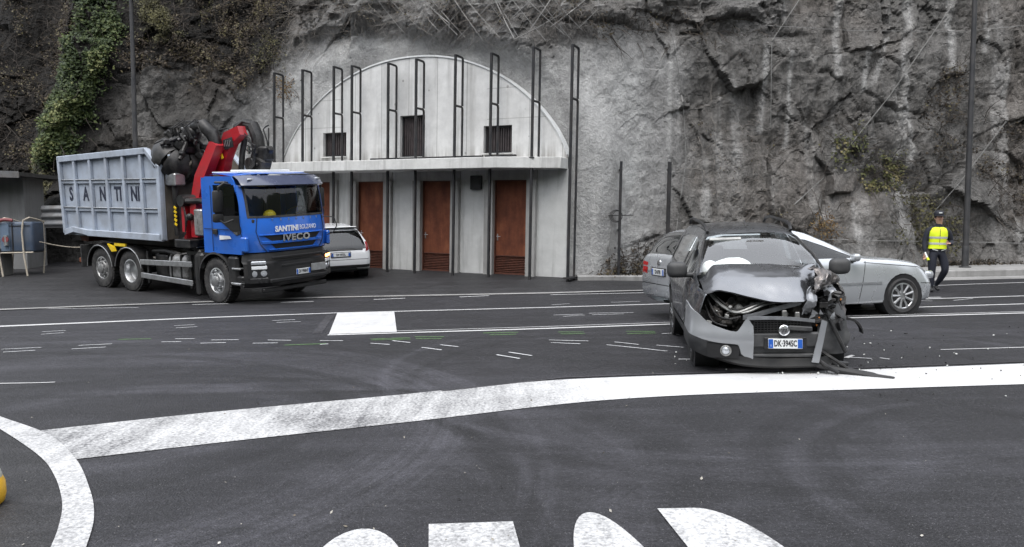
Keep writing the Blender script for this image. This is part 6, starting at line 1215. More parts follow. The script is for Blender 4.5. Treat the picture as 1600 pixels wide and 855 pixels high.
def officer():
    # figure frame: x to its left, y backwards (it faces -y), z up
    f = G(1461, 456); p = empty('person', (f.x, f.y, 0), R(-14)); p.rotation_euler = (0, LEAN, R(-12)); tag(p, 'person in dark uniform, cap and yellow reflective vest walking along the road edge', 'person')
    # one continuous body: skin_vertices rooted at the pelvis
    V, E, Rd = [], [], []
    def add(pt, r, par=None):
        V.append(pt); Rd.append(r); i = len(V)-1
        if par is not None: E.append((par, i))
        return i
    pel = add((0, 0, .97), (.150, .105)); w = add((0, .005, 1.10), (.145, .10), pel); ch = add((0, .01, 1.28), (.165, .112), w); sh = add((0, .015, 1.43), (.145, .095), ch); nk = add((0, -.005, 1.53), .062, sh); hd0 = add((.004, -.02, 1.60), .074, nk); hd1 = add((-.008, -.03, 1.69), (.086, .100), hd0); hd2 = add((-.010, -.02, 1.78), (.066, .085), hd1)
    # right arm (image left) hanging, slightly out; left arm bent, hand before the belly
    a = add((-.17, .015, 1.43), .085, sh); a = add((-.225, .02, 1.34), .078, a); a = add((-.265, .02, 1.15), .066, a); a = add((-.275, -.03, 1.0), .052, a); a = add((-.27, -.07, .88), .030, a)
    b = add((.17, .015, 1.43), .085, sh); b = add((.23, .03, 1.33), .078, b); b = add((.29, .06, 1.14), .066, b); b = add((.26, -.08, 1.10), .054, b); b = add((.19, -.20, 1.11), .030, b)
    # legs mid-stride: right leg forward and straight, left trailing, bent
    r = add((-.095, -.005, .88), .115, pel); r = add((-.105, -.04, .70), .102, r); r = add((-.108, -.06, .49), .082, r); r = add((-.108, -.05, .30), .074, r); r = add((-.105, -.05, .10), .056, r); r = add((-.11, -.08, .05), .044, r); r = add((-.115, -.19, .032), .036, r)
    l = add((.095, .0, .88), .115, pel); l = add((.15, -.02, .70), .102, l); l = add((.175, -.05, .50), .082, l); l = add((.125, .06, .32), .074, l); l = add((.06, .16, .15), .044, l); l = add((.055, .155, .085), .044, l); l = add((.10, .06, .036), .036, l)
    me = skin_mesh(V, E, Rd, pel, 2)
    for m_ in ('uniform', 'skin', 'boot', 'cap'): me.materials.append(M_[m_])
    for q in me.polygons:
        c = q.center; q.material_index = 1 if c.z > 1.525 else (2 if c.z < .13 else 0)
    body = bpy.data.objects.new('body', me); COL.objects.link(body); body.parent = p; me.shade_smooth()
    # vest: follows the trunk
    m = MB(); zs = [(.985, .198, .142), (1.06, .188, .136), (1.16, .186, .136), (1.28, .205, .146), (1.38, .200, .14), (1.45, .165, .118), (1.475, .11, .085)]
    def ring(z, rx, ry, off=0): return [Vector(((rx+off)*math.copysign(abs(math.cos(t))**.8, math.cos(t)), .008+(ry+off)*math.sin(t), z)) for t in np.linspace(0, 2*math.pi, 33)]
    m.grid([ring(*q) for q in zs], True); m.build('reflective_vest', M_['hivis'], p, 60)
    for z0, z1 in ((1.08, 1.125), (1.215, 1.26)):
        m = MB(); g = lambda z: (float(np.interp(z, [a[0] for a in zs], [a[1] for a in zs])), float(np.interp(z, [a[0] for a in zs], [a[2] for a in zs]))); m.grid([ring(z, *g(z), .004) for z in (z0, z1)], True); m.build('reflective_band', M_['reflective'], p, 60)
    m = MB(); m.tube([(.005, -.122, .99), (.005, -.124, 1.16), (.005, -.136, 1.28), (.005, -.130, 1.38), (.0, -.10, 1.46)], .007, 6); m.build('zip', M_['uniform'], p)
    m = MB(); m.grid([ring(z, .172, .126, .0) for z in (.93, .99)], True); m.build('jacket_hem', M_['uniform'], p, 60); m = MB(); m.grid([[Vector((lerp(-.14, -.02, u), -.125-.008*math.sin(u*3), lerp(.965, .935, u)+dz)) for u in np.linspace(0, 1, 6)] for dz in (0, .022)]); m.grid([[Vector((lerp(.05, .14, u), -.12, lerp(.935, .965, u)+dz)) for u in np.linspace(0, 1, 5)] for dz in (0, .022)]); m.build('belt_stripe', M_['reflective'], p)
    m = MB(); m.lathe([(.085, 1.455), (.078, 1.50), (.070, 1.545), (.058, 1.56)], (0, .0, 0), (0, 0, 1), 16); m.build('collar', M_['uniform'], p)
    # head: face, ears, hair, cap
    m = MB(); m.sph((-.008, -.112, 1.672), (.014, .020, .022), 8, 6); m.sph((-.086, -.02, 1.675), (.012, .022, .030), 8, 6); m.sph((.070, -.02, 1.675), (.012, .022, .030), 8, 6); m.build('face_feature', M_['skin'], body, 60)
    for x in (-.036, .020): m = MB(); m.sph((x, -.108, 1.700), (.012, .007, .007), 8, 5); m.build('eye', M_['ink'], body)
    m = MB(); m.box((-.008, -.113, 1.638), (.046, .008, .009), bev=.003); m.build('mouth', pm('lips', (.32, .12, .10), .5), body)
    m = MB(); m.lathe([(.088, 1.66), (.096, 1.70), (.094, 1.74)], (-.008, .002, 0), (0, 0, 1), 20, arc=math.pi*1.25, a0=-.4); m.build('hair', M_['hair'], body)
    m = MB(); m.lathe([(.100, 1.725), (.106, 1.75), (.104, 1.80), (.085, 1.835), (.05, 1.85), (0, 1.855)], (-.008, -.022, 0), (0, 0, 1), 24); m.grid([[Vector((-.008+math.cos(t)*(.10+k*.012), -.03-math.sin(t)*(.10+k*.07)*1.0, 1.742-.012*k)) for t in np.linspace(.25, math.pi-.25, 12)] for k in (0, .5, 1)]); cp = m.build('cap', M_['cap'], p, 50); m = MB(); m.box((-.008, -.128, 1.795), (.07, .008, .03), bev=.004); m.build('cap_badge', M_['reflective'], cp)
    # hands
    def hand(name, base, fwd, side, curl, sg):
        f_, s_ = Vector(fwd).normalized(), Vector(side).normalized(); n_ = f_.cross(s_); b = Vector(base); ch = [[(tuple(b-f_*.04), .026), (tuple(b+f_*.02), (.038, .020)), (tuple(b+f_*.075), (.040, .018))]]
        for k, (o, L) in enumerate(((-.032, .068), (-.011, .078), (.011, .074), (.031, .058))):
            q = b+f_*.07+s_*o; d1 = (f_+n_*curl*.5).normalized(); d2 = (f_*(1-curl*.6)+n_*curl).normalized(); d3 = (f_*(1-curl*1.3)+n_*curl*1.3).normalized(); ch.append([(tuple(q-f_*.02), .0095), (tuple(q+d1*L*.42), .0092), (tuple(q+d1*L*.42+d2*L*.34), .0085), (tuple(q+d1*L*.42+d2*L*.34+d3*L*.26), .0075)])
        q = b+f_*.02-s_*.034*sg; ch.append([(tuple(q), .012), (tuple(q-s_*.022*sg+f_*.03+n_*.008), .0105), (tuple(q-s_*.026*sg+f_*.058+n_*.024), .009)]); return chain_mesh(name, M_['skin'], body, ch, 1)
    hand('hand', (-.27, -.08, .855), (.02, -.18, -.98), (.25, -.95, .1), .75, 1); hand('hand', (.175, -.215, 1.11), (-.85, -.5, .05), (.1, -.1, -.98), .8, 1)
    t = empty('torch', (0, 0, 0)); t.matrix_world = p.matrix_basis @ Matrix.Translation((-.262, -.115, .80)); tag(t, 'small torch with yellow end hanging from the right hand of the person', 'torch')
    m = MB(); m.cyl((-.02, .02, .10), (.02, -.03, -.02), .019, n=12); m.build('grip', M_['airbag'], t); m = MB(); m.cyl((.02, -.03, -.02), (.042, -.055, -.075), .024, .030, 12); m.build('lens_cap', M_['hivis'], t)
officer()
# ------------------------------------------------------------------ lamp posts
M_['lamp_post'] = pm('lamp_post', (.055, .056, .060), .5, .4, .2, 3, dirt=(.10, .09, .08), damt=.3)
def lamp_post(px, Y, top, lab, r, base_z, arm):
    b = AY(px, 400, Y); p = empty('lamp_post', (b.x, Y, base_z)); p.rotation_euler = (0, LEAN*.55, 0); tag(p, lab, 'lamp post')
    m = MB(); m.tube([(0, 0, -.1), (0, 0, top*.5), (0, 0, top)], [r*1.15, r, r*.8], 14); m.build('pole', M_['lamp_post'], p)
    m = MB(); m.lathe([(r*2.2, 0), (r*2.2, .03), (r*1.3, .05), (r*1.25, .6), (r*1.1, .64)], (0, 0, 0), (0, 0, 1), 14); m.build('base_collar', M_['lamp_post'], p)
    h = MB(); h.tube([(0, 0, top-.02), (arm*.25, -.1, top+.02), (arm*.6, -.35, top+.05)], .035, 8); h.build('arm', M_['lamp_post'], p); h = MB(); h.box((arm*.55, -.45, top+.05), (.34, .75, .09), Matrix.Rotation(-.25*arm, 4, 'Z'), bev=.03, seg=2); ho = h.build('lamp_head', M_['lamp_post'], p); h = MB(); h.box((arm*.55, -.48, top+.0), (.24, .5, .02), Matrix.Rotation(-.25*arm, 4, 'Z')); h.build('lamp_glass', M_['lamp_glass'], ho)
lamp_post(216, 24.6, 8.22, 'grey lamp post standing behind the grey truck container', .072, .50, .5)
lamp_post(1508, 23.3, 9.6, 'tall grey lamp post on the pavement beside the person in the vest', .075, .20, .5)
# ------------------------------------------------------------------ hut, blue tank unit and its surroundings at the far left
M_['hut_wall'] = concrete('hut_wall', (.22, .22, .22), .2, .4); M_['hut_roof'] = pm('hut_roof', (.05, .048, .046), .8, 0, .3, 4, .01, 15); M_['blue_tank'] = pm('blue_tank', (.06, .085, .13), .5, 0, .15, 4, dirt=(.12, .12, .12), damt=.4); M_['cream_tube'] = pm('cream_tube', (.50, .45, .37), .5, 0, .15, 6, dirt=(.2, .15, .1), damt=.4); M_['red_hose'] = pm('red_hose', (.20, .05, .055), .6); M_['sheet'] = pm('sheet_metal', (.17, .175, .185), .5, .3, .2, 4, dirt=(.10, .08, .06), damt=.5)
hut = empty('hut', (-19.2, 27.2, 0)); tag(hut, 'low grey hut with overhanging dark roof at the left edge', 'hut')
m = MB(); m.box((-.62, -.85, 1.8), (8.4, 1.1, 3.6)); m.build('wall', M_['hut_wall'], hut)
m = MB(); m.prism([(-5, -2.4, 3.86), (4.05, -2.4, 3.46), (4.05, -2.4, 3.58), (-5, -2.4, 3.98)], (0, 3.2, 0)); m.build('roof', M_['hut_roof'], hut)
m = MB(); m.prism([(-5, -2.43, 3.80), (4.08, -2.43, 3.40), (4.08, -2.43, 3.60), (-5, -2.43, 4.0)], (0, .025, 0)); m.build('fascia', M_['sheet'], hut)
sh = empty('corrugated_sheet', (-14.55, 25.9, 1.85)); tag(sh, 'grey corrugated sheet panel fixed beside the hut wall', 'metal sheet')
m = MB(); m.grid([[Vector((lerp(-.6, .65, i/3), .02*i, z))+Vector((0, .03*math.cos(z*26), 0)) for i in range(4)] for z in np.linspace(0, .72, 40)]); m.solid(.006); m.build('sheet', M_['sheet'], sh)
gx, gy = AY(34, 400, 24.3).x, 24.3; gz0 = gz1(gx, gy); un = empty('tank_unit', (gx, gy, gz0), R(8)); tag(un, 'blue tank unit in a pale tube frame on thin legs, red hose at its side', 'machine')
m = MB(); m.box((.06, 0, 1.16), (.92, .8, .92), bev=.08, seg=3); bt = m.build('tank', M_['blue_tank'], un, 40); m = MB(); m.box((.10, -.405, 1.5), (.7, .02, .02)); m.box((-.05, -.41, 1.16), (.03, .02, .8)); m.build('lid_seam', M_['seam'], bt); m = MB(); m.box((-.26, -.40, 1.16), (.26, .06, .84), bev=.02); m.build('side_panel', pm('pale_blue', (.13, .18, .25), .5), bt)
for x in (-.28, .40):
    m = MB(); m.tube([(x-.05, -.50, 0), (x-.14, -.46, .62), (x-.16, -.46, 1.3), (x-.12, -.44, 1.66), (x+.05, -.42, 1.74), (x+.12, -.2, 1.70), (x+.12, .4, 1.62)], .026, 8); m.build('frame_tube', M_['cream_tube'], un)
for x, y in ((-.42, .4), (.5, .38)): m = MB(); m.tube([(x-.06, y, 0), (x, y, .65), (x, y, 1.6)], .024, 8); m.build('leg', M_['cream_tube'], un)
m = MB(); m.tube([(-.48, -.44, .70), (.52, -.44, .70)], .022, 8); m.tube([(-.48, .42, .70), (.52, .42, .70)], .022, 8); m.build('cross_tube', M_['cream_tube'], un)
m = MB(); m.tube([tuple(p) for p in cat([(-.42, -.5, .80), (-.56, -.5, 1.1), (-.50, -.48, 1.5), (-.3, -.45, 1.68), (-.02, -.42, 1.66)], 6)], .05, 10); m.build('red_hose', M_['red_hose'], un); m = MB(); m.cyl((-.20, -.48, .92), (-.20, -.48, 1.22), .065, n=14); m.build('valve', M_['alu'], un); m = MB(); m.cyl((-.20, -.54, 1.10), (-.20, -.50, 1.10), .09, n=14); m.build('hand_wheel', M_['red_hose'], un)
bl = empty('concrete_block', (gx-.75, gy-.15, gz0)); tag(bl, 'rough concrete block below the blue tank unit', 'concrete block'); m = MB(); m.box((-.2, 0, .42), (1.1, .7, .86), bev=.03); m.build('block', M_['kerb_concrete'], bl); m = MB(); m.box((-.35, -.30, 1.22), (.9, .05, .72), bev=.01)
m.build('pale_panel', pm('pale_panel', (.42, .46, .52), .6, 0, .12, 5), bl)
hp = [AY(62, 378, 24.2), AY(85, 383, 24.6), AY(112, 386.5, 25), AY(140, 386, 25.4)]; m = MB(); m.tube([tuple(p) for p in cat([tuple(p) for p in hp], 6)], .018, 6); tag(m.build('water_hose', M_['cream_tube']), 'thin pale hose running from the blue tank unit behind the truck', 'hose')
# yellow bollard at the picture's left edge, on the island
yb = G(-38, 792); b = empty('traffic_bollard', (yb.x, yb.y, 0)); tag(b, 'squat yellow bollard with grey cap inside the curved white line', 'bollard'); m = MB(); m.lathe([(.135, 0), (.16, .02), (.172, .07), (.17, .14), (.155, .18)], (0, 0, 0), (0, 0, 1), 28); m.build('body', pm('bollard_yellow', (.75, .42, .02), .45, 0, .08, 8, dirt=(.2, .15, .08), damt=.4), b, 60); m = MB(); m.lathe([(.155, .18), (.145, .22), (.11, .25), (.05, .265), (0, .268)], (0, 0, 0), (0, 0, 1), 28); m.build('cap', pm('bollard_grey', (.30, .30, .27), .6), b, 60)
# ------------------------------------------------------------------ cables and net on the rock
M_['cable'] = pm('cable', (.22, .217, .21), .5, .5, .2, 6)
def cable(name, pts, r, lab, cat_, off=.10, n=14, straight=True, parent=None, mat=None):
    P = []
    for a, c in zip(pts, pts[1:]):
        S = [RK(lerp(a[0], c[0], i/n), lerp(a[1], c[1], i/n)) for i in range(n+1)]
        if straight:
            y0, y1 = S[0].y, S[-1].y; k = min(min(s.y-lerp(y0, y1, i/n) for i, s in enumerate(S)), 0); k = max(k, -.5); S = [AY(lerp(a[0], c[0], i/n), lerp(a[1], c[1], i/n), lerp(y0, y1, i/n)+k*math.sin(math.pi*max(.0, min(1, i/n)))-off*.5) for i in range(n+1)]
        else: S = [AY(lerp(a[0], c[0], i/n), lerp(a[1], c[1], i/n), s.y-off) for i, s in enumerate(S)]
        P += S if not P else S[1:]
    m = MB(); m.tube(P, r, 5); o = m.build(name, mat or M_['cable'], parent)
    if lab: tag(o, lab, cat_)
    return o
cable('steel_cable', [(1508, -20), (1390, 150), (1290, 275), (1208, 350)], .014, 'long steel cable running diagonally down the rock, above the wrecked grey car', 'cable')
cable('steel_cable', [(1262, -20), (1206, 64)], .014, 'short steel cable ending at an anchor on the upper rock', 'cable')
cable('steel_cable', [(1206, 66), (1204, 200)], .012, 'thin cable hanging straight down from the upper rock anchor', 'cable')
cable('steel_cable', [(1572, 190), (1500, 285), (1452, 340)], .013, 'steel cable slanting behind the lamp post to the person', 'cable')
cable('steel_cable', [(1280, 374), (1400, 377), (1500, 378), (1620, 381)], .010, 'thin level cable along the rock at the height of the person', 'cable')
cable('steel_cable', [(1048, 45), (1058, 95), (1068, 170), (1072, 250), (1062, 320), (1056, 368)], .012, 'slack pale cable hanging between the two single posts and the rough rock', 'cable', straight=False)
cable('steel_cable', [(1200, 40), (1330, 48), (1500, 50), (1600, 40)], .010, 'level cable high on the right of the rock face', 'cable', straight=False)
net = empty('rockfall_net', tuple(RK(760, 60))); tag(net, 'wire rockfall net hung over dry brush above the arched wall', 'net'); bpy.context.view_layer.update(); nm = MB(); nrs = random.Random(3)
def netline(a, c, r=.009):
    n = 10; S = [RK(lerp(a[0], c[0], i/n), lerp(a[1], c[1], i/n)) for i in range(n+1)]; ys = [s.y for s in S]; sm = [sum(ys[max(0, i-2):i+3])/len(ys[max(0, i-2):i+3]) for i in range(n+1)]
    nm.tube([AY(lerp(a[0], c[0], i/n), lerp(a[1], c[1], i/n)+1.5*math.sin(3*i/n), sm[i]-.22) for i in range(n+1)], r, 4)
for x in range(608, 910, 24): netline((x-nrs.uniform(25, 45), -15), (x+nrs.uniform(12, 35), nrs.uniform(45, 66)))
for x in range(620, 930, 30): netline((x+nrs.uniform(25, 45), -15), (x-nrs.uniform(5, 30), nrs.uniform(40, 62)))
netline((648, -10), (702, 36), .014); netline((702, 36), (728, -10), .013); netline((702, 36), (701, 52), .014); netline((803, 62), (880, 20), .013); netline((803, 60), (770, -8), .012)
nm.xf(net.matrix_world.inverted()); nm.build('wires', M_['cable'], net)
coil = RK(961, 338)-Vector((0, .22, 0)); ce = empty('cable_coil', tuple(coil)); tag(ce, 'coil of cable hung on a cross bar beside the thin single post', 'cable coil'); m = MB()
for q in range(3): m.tube([(math.cos(a)*(.17-.02*q)+.02*q, .02*q, math.sin(a)*(.17-.015*q)) for a in np.linspace(0, 6.283, 20)], .008, 5)
m.build('loop', M_['black_plastic'], ce); m = MB(); m.box((.05, .03, .02), (.85, .015, .02)); m.build('cross_bar', M_['black_plastic'], ce); m = MB(); m.tube([(-.1, 0, -.2), (-.16, 0, -.55), (-.2, -.02, -.85)], .007, 5); m.box((-.2, -.02, -.88), (.05, .05, .10)); m.build('plug_lead', M_['cable'], ce)
cable('power_lead', [(894, 310), (905, 330), (925, 345), (945, 340), (956, 330)], .010, 'pale lead looping from the tallest twin post to the cable coil', 'cable', .12, straight=False)
# ------------------------------------------------------------------ plants
def leaf_mat(name, stops, rough=.6):
    t = NT(name); c = t.rmp(t.at('tint'), stops); t.b.inputs['Subsurface Weight'].default_value = 0; return t.out(c, rough, None, None, .3)
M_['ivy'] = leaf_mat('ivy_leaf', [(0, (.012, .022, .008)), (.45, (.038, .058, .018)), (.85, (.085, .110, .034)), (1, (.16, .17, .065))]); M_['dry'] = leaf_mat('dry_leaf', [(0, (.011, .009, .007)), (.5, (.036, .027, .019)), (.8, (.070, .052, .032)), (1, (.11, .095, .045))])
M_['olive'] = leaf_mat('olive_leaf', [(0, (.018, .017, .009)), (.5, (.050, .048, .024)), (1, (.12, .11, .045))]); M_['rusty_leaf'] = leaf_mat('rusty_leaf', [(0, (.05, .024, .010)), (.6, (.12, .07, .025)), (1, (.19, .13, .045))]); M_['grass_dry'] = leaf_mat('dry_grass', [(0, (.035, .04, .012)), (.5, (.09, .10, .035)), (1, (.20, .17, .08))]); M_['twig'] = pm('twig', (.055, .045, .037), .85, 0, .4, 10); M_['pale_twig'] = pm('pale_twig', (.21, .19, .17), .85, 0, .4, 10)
def leaves(name, pts, nrm, size, mat, parent, seed=0, droop=.4, clump=None):
    rs = np.random.RandomState(seed); P = np.asarray(pts, float); n = len(P); Nn = np.asarray(nrm, float)+rs.normal(0, .55, (n, 3)); Nn /= np.linalg.norm(Nn, axis=1)[:, None]
    U = np.cross(Nn, rs.normal(0, 1, (n, 3))+np.array([0, 0, -droop*2])); U /= np.linalg.norm(U, axis=1)[:, None]+1e-9; W = np.cross(Nn, U); s = (size[0]+(size[1]-size[0])*rs.rand(n)**1.5)[:, None]
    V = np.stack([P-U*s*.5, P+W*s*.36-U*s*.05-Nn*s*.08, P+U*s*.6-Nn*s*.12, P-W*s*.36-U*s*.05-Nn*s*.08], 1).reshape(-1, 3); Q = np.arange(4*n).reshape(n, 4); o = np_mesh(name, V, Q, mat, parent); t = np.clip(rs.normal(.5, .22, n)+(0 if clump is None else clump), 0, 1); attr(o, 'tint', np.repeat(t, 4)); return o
def in_px(poly, n, rs, soft):
    xs = [p[0] for p in poly]; ys = [p[1] for p in poly]; out = [[], []]
    while len(out[0]) < n:
        x, y = rs.uniform(min(xs), max(xs), 4000), rs.uniform(min(ys), max(ys), 4000); k = in_poly(x, y, poly); out[0] += list(x[k]+rs.normal(0, soft, k.sum())); out[1] += list(y[k]+rs.normal(0, soft, k.sum()))
    return CLv(out[0][:n], out[1][:n])
def scatter_px(poly, n, seed, thick=.3, clumpf=1.6, thr=-.1, soft=7):
    """points on the rock inside a photo outline, gathered in clumps"""
    rs = np.random.RandomState(seed); x, z = in_px(poly, n*4, rs, soft); c = fbm(x*clumpf+seed, z*clumpf, 4)+.35*fbm(x*clumpf*4+seed, z*clumpf*4, 3); k = np.flatnonzero(c > thr+rs.uniform(-.15, .15, len(c)))[:n]
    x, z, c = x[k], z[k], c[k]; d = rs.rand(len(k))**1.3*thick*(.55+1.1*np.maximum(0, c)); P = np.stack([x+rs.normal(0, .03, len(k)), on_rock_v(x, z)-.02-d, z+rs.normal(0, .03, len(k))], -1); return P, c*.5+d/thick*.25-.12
def twigs(name, poly, n, seed, L, r, mat, parent, fall=.3, out=.35):
    rs = random.Random(seed); m = MB(); xx, zz = in_px(poly, n, np.random.RandomState(seed), 8)
    for x, z in zip(xx, zz):
        p = on_rock(x, z)+Vector((0, .04, 0)); d = Vector((rs.gauss(0, .7), -abs(rs.gauss(0, out)), rs.gauss(.15-fall, .6))).normalized(); l = rs.uniform(*L); path = [p]
        for s in range(4): d = (d+Vector((rs.gauss(0, .3), rs.gauss(0, .15), rs.gauss(-.12*fall*2, .25)))).normalized(); path.append(path[-1]+d*l/4)
        rr = rs.uniform(*r); m.tube(path, [rr, rr*.85, rr*.7, rr*.5, rr*.3], 3, False)
    return m.build(name, mat, parent, None)
def plant(name, lab, cat_, poly, n, size, mat, seed, thick=.3, tw=0, thr=-.1, twm='twig', L=(.4, 1.2), clumpf=1.6, tr=(.006, .016), nrm=(0, -1, .45)):
    c = CL(sum(p[0] for p in poly)/len(poly), sum(p[1] for p in poly)/len(poly)); e = empty(name, tuple(on_rock(c.x, c.z))); tag(e, lab, cat_); inv = e.location
    pts, cl = scatter_px(poly, n, seed, thick, clumpf, thr)
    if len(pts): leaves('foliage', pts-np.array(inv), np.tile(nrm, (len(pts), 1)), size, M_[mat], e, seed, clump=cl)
    if tw: o = twigs('twigs', poly, tw, seed+1, L, tr, M_[twm], e); o.data.transform(Matrix.Translation(-inv))
    return e
plant('ivy', 'bright green ivy climbing in a tall strip on the left rock', 'ivy', [(152, -12), (200, -12), (192, 45), (180, 85), (164, 120), (156, 165), (140, 215), (120, 250), (84, 258), (86, 225), (102, 180), (114, 130), (134, 88), (146, 40)], 17000, (.05, .15), 'ivy', 3, .45, 110, -.30, L=(.5, 1.4), clumpf=1.3)
plant('shrub', 'olive and yellow shrub on the rock right of the left lamp post', 'shrub', [(236, -12), (330, -12), (318, 30), (290, 62), (250, 70), (222, 60), (220, 20)], 3400, (.035, .09), 'olive', 11, .5, 160, .02)
plant('shrub', 'wide brown dried shrub hanging above the crane and left of the twin posts', 'shrub', [(300, -12), (440, -12), (444, 60), (430, 108), (390, 118), (340, 100), (290, 84), (270, 50)], 5200, (.035, .09), 'dry', 17, .5, 260, .05)
plant('shrub', 'yellow leaved shrub patch beside the first twin posts', 'shrub', [(398, 40), (440, 60), (442, 110), (420, 122), (396, 105)], 600, (.03, .08), 'olive', 19, .35, 60, .0)
plant('shrub', 'rusty tuft between the first two twin posts', 'shrub', [(434, 128), (460, 126), (462, 150), (446, 156), (436, 146)], 260, (.03, .08), 'rusty_leaf', 23, .2, 20, -.2)
plant('shrub', 'reddish brown shrub band under the olive shrub on the left rock', 'shrub', [(200, 60), (300, 80), (380, 112), (400, 140), (340, 130), (240, 104), (190, 96)], 1500, (.05, .12), 'dry', 29, .35, 90, 0)
plant('undergrowth', 'dark brown dead undergrowth in the shaded gully at the upper left', 'undergrowth', [(-30, -12), (140, -12), (128, 70), (100, 130), (72, 200), (66, 255), (-30, 250)], 4200, (.04, .10), 'dry', 31, .5, 560, .08, L=(.5, 1.8))
plant('undergrowth', 'mixed undergrowth on the slope between hut and truck container', 'undergrowth', [(62, 262), (92, 262), (100, 320), (102, 372), (86, 400), (66, 345), (60, 300)], 2200, (.05, .13), 'olive', 37, .4, 90, -.15)
plant('brush', 'grey leafless brush under the wire net above the arch', 'brush', [(440, -12), (905, -12), (900, 36), (800, 50), (700, 46), (600, 44), (520, 60), (470, 90), (446, 70)], 900, (.03, .07), 'dry', 41, .4, 900, .05, 'pale_twig', (.3, 1.1), 1.6, (.0025, .007))
plant('brush', 'thin dead branches along the upper ledge right of the net', 'brush', [(890, 15), (1100, 35), (1200, 45), (1200, 75), (1060, 66), (960, 64), (890, 50)], 260, (.03, .08), 'dry', 43, .35, 170, .05, 'twig', (.3, 1.0))
plant('shrub', 'sparse brown shrub hanging on the right rock beside the tall lamp post', 'shrub', [(1452, 105), (1516, 100), (1520, 180), (1500, 240), (1470, 250), (1450, 180)], 620, (.04, .10), 'dry', 47, .35, 90, -.02)
plant('grass_tuft', 'green grass tuft growing from a ledge of the right rock', 'grass', [(1352, 262), (1386, 244), (1422, 246), (1424, 280), (1390, 292), (1356, 300)], 700, (.04, .11), 'grass_dry', 53, .25, 120, -.05)
plant('grass_tuft', 'small dull grass tuft left of the larger one on the right rock', 'grass', [(1300, 208), (1340, 200), (1350, 232), (1318, 262), (1296, 250)], 220, (.05, .12), 'grass_dry', 59, .25, 50, -.2)
plant('undergrowth', 'tangle of dark dead vines on the rock behind the person', 'undergrowth', [(1392, 300), (1450, 292), (1500, 330), (1500, 390), (1440, 396), (1396, 380)], 1100, (.04, .11), 'olive', 61, .35, 190, -.1)
plant('shrub', 'orange brown tuft at the foot of the right rock above the silver car', 'shrub', [(1262, 345), (1292, 340), (1300, 366), (1270, 372)], 330, (.03, .08), 'rusty_leaf', 67, .25, 40, -.15)
plant('shrub', 'brown scrub in the corner between thin post and silver car', 'shrub', [(930, 425), (950, 402), (985, 388), (1040, 378), (1040, 425), (985, 428)], 800, (.04, .10), 'dry', 71, .3, 130, -.1, 'twig', (.3, .8))
plant('shrub', 'grey brown scrub on the right rock below the upper cracks', 'shrub', [(1530, 200), (1600, 190), (1610, 330), (1560, 350), (1530, 280)], 520, (.04, .10), 'dry', 73, .3, 130, .0)
plant('brush', 'bare twigs on the rough rock right of the thick single post', 'brush', [(1080, 180), (1180, 160), (1240, 240), (1220, 340), (1130, 340), (1080, 280)], 120, (.03, .07), 'dry', 79, .3, 150, .1, 'pale_twig', (.3, 1.0), 1.6, (.004, .010))
# leaf litter and small stones along the foot of the rock; crash debris on the road
def litter(name, gen, n, size, mat, seed, lab, cat_):
    rs = random.Random(seed); P = [gen(rs) for _ in range(n)]; o = leaves(name, np.array(P), np.tile((0, 0, 1), (n, 1)), size, mat, None, seed, 0); tag(o, lab, cat_, kind='stuff')
def foot_right(rs):
    x = rs.uniform(2, 17); y0 = float(y_base(x, .3)); d = abs(rs.gauss(0, .22)); return (x, y0-d-.05, (.22 if x > 2.2 else .25)+max(0, .16-d*.5)*rs.random()+.02)
litter('leaf_litter', foot_right, 3200, (.04, .10), M_['dry'], 5, 'dry leaves lying along the foot of the right rock', 'leaf litter')
def foot_left(rs):
    x = rs.uniform(-17, -9.4); y0 = float(y_base(x, .6)); d = abs(rs.gauss(0, .55)); return (x, y0-d, gz1(x, y0-d)+.02+max(0, .25-d*.3)*rs.random())
litter('leaf_litter', foot_left, 2600, (.04, .12), M_['dry'], 6, 'dry leaves and twigs at the foot of the left rock', 'leaf litter')
def crash_bits():
    rs = random.Random(12); k = {0: MB(), 1: MB()}
    for q in range(150):
        px, py = (rs.gauss(1330, 110), rs.gauss(560, 28)) if q < 90 else (rs.uniform(1050, 1600), rs.uniform(505, 590))
        if py < 500: continue
        g = G(px, py); s = rs.uniform(.004, .014)*(2.8 if rs.random() < .06 else 1); a = rs.uniform(0, 6.28); m = k[0 if rs.random() < .6 else 1]; z = .016
        m.prism([(g.x+math.cos(a+t)*s*rs.uniform(.5, 1.2), g.y+math.sin(a+t)*s*rs.uniform(.5, 1.2), z) for t in (0, 1.7, 3.1, 4.6)], (rs.uniform(-.004, .004), 0, rs.uniform(.004, .016)))
    tag(k[0].build('debris', M_['black_plastic']), 'dark plastic splinters scattered on the road round the wrecked car', 'debris', kind='stuff'); tag(k[1].build('debris', M_['airbag']), 'pale splinters and glass bits scattered on the road round the wrecked car', 'debris', kind='stuff')
crash_bits()
def road_leaf(rs):
    g = G(rs.uniform(-50, 1650), lerp(540, 860, rs.random()**.8)); return (g.x, g.y, .012)
litter('road_litter', road_leaf, 130, (.008, .028), leaf_mat('pale_bits', [(0, (.12, .10, .07)), (.6, (.34, .32, .28)), (1, (.5, .48, .44))]), 9, 'tiny pale bits and leaves strewn over the asphalt', 'litter')
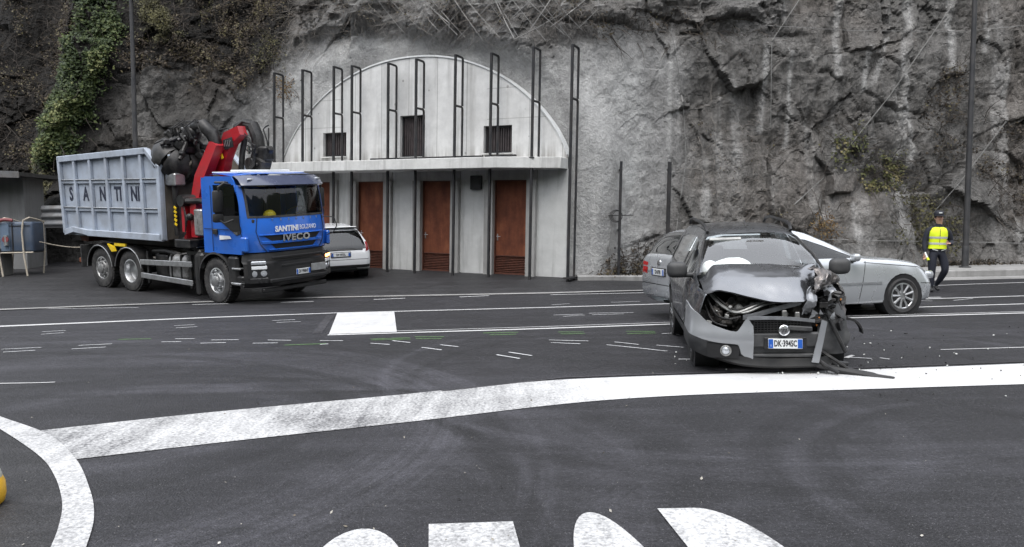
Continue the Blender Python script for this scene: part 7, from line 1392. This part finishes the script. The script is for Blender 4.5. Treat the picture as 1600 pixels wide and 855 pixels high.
# ------------------------------------------------------------------ pieces that stand apart become parts of their own
def split_loose(o):
    bm = bmesh.new(); bm.from_mesh(o.data); seen = set(); groups = []
    for f in bm.faces:
        if f in seen: continue
        st, g = [f], []; seen.add(f)
        while st:
            q = st.pop(); g.append(q)
            for v in q.verts:
                for k in v.link_faces:
                    if k not in seen: seen.add(k); st.append(k)
        groups.append(g)
    if len(groups) > 1 and len(groups) < 9:
        for i, g in enumerate(groups):
            vs = list({v for f in g for v in f.verts}); ix = {v: k for k, v in enumerate(vs)}; me = bpy.data.meshes.new(o.name.split('.')[0]); me.from_pydata([tuple(v.co) for v in vs], [], [[ix[v] for v in f.verts] for f in g]); me.update()
            for m in o.data.materials: me.materials.append(m)
            sm = [f.smooth for f in g]; me.polygons.foreach_set('use_smooth', sm); me.set_sharp_from_angle(angle=R(35))
            if i == 0: old = o.data; o.data = me
            else:
                c = bpy.data.objects.new(o.name.split('.')[0], me); COL.objects.link(c); c.parent = o.parent; c.location = o.location; c.rotation_euler = o.rotation_euler
                for ch in list(o.children):
                    pass
    bm.free()
SPLIT = {'step_panel', 'battery_box', 'front_side_window', 'air_deflector', 'mud_flap', 'guard_rail', 'wall_bracket', 'guard_bracket', 'tank_strap', 'bumper_bar', 'windscreen_seal', 'panel_gap', 'roof_hatch', 'step', 'door_handle', 'hazard_stripe', 'pillar', 'washer_tank', 'headlight_shell', 'bent_strut', 'cross_tube', 'mirror', 'arch_trim', 'plug_lead', 'lid_seam', 'axle', 'underbody', 'channel', 'fog_lamp', 'rear_bar', 'wall_box', 'bonnet_slam_panel', 'frame_tube', 'valve', 'belt_stripe', 'side_window', 'rear_side_window', 'windscreen', 'slew_joint', 'crane_base', 'tail_lamp', 'side_moulding', 'wiper', 'yellow_bracket', 'chassis_', 'sill_cladding', 'door_gap_', 'bumper_centre', 'container_lining', 'cab_', 'dashboard'}
for o in list(scene.objects):
    if o.type == 'MESH' and o.parent is not None and o.name.split('.')[0] in SPLIT: split_loose(o)
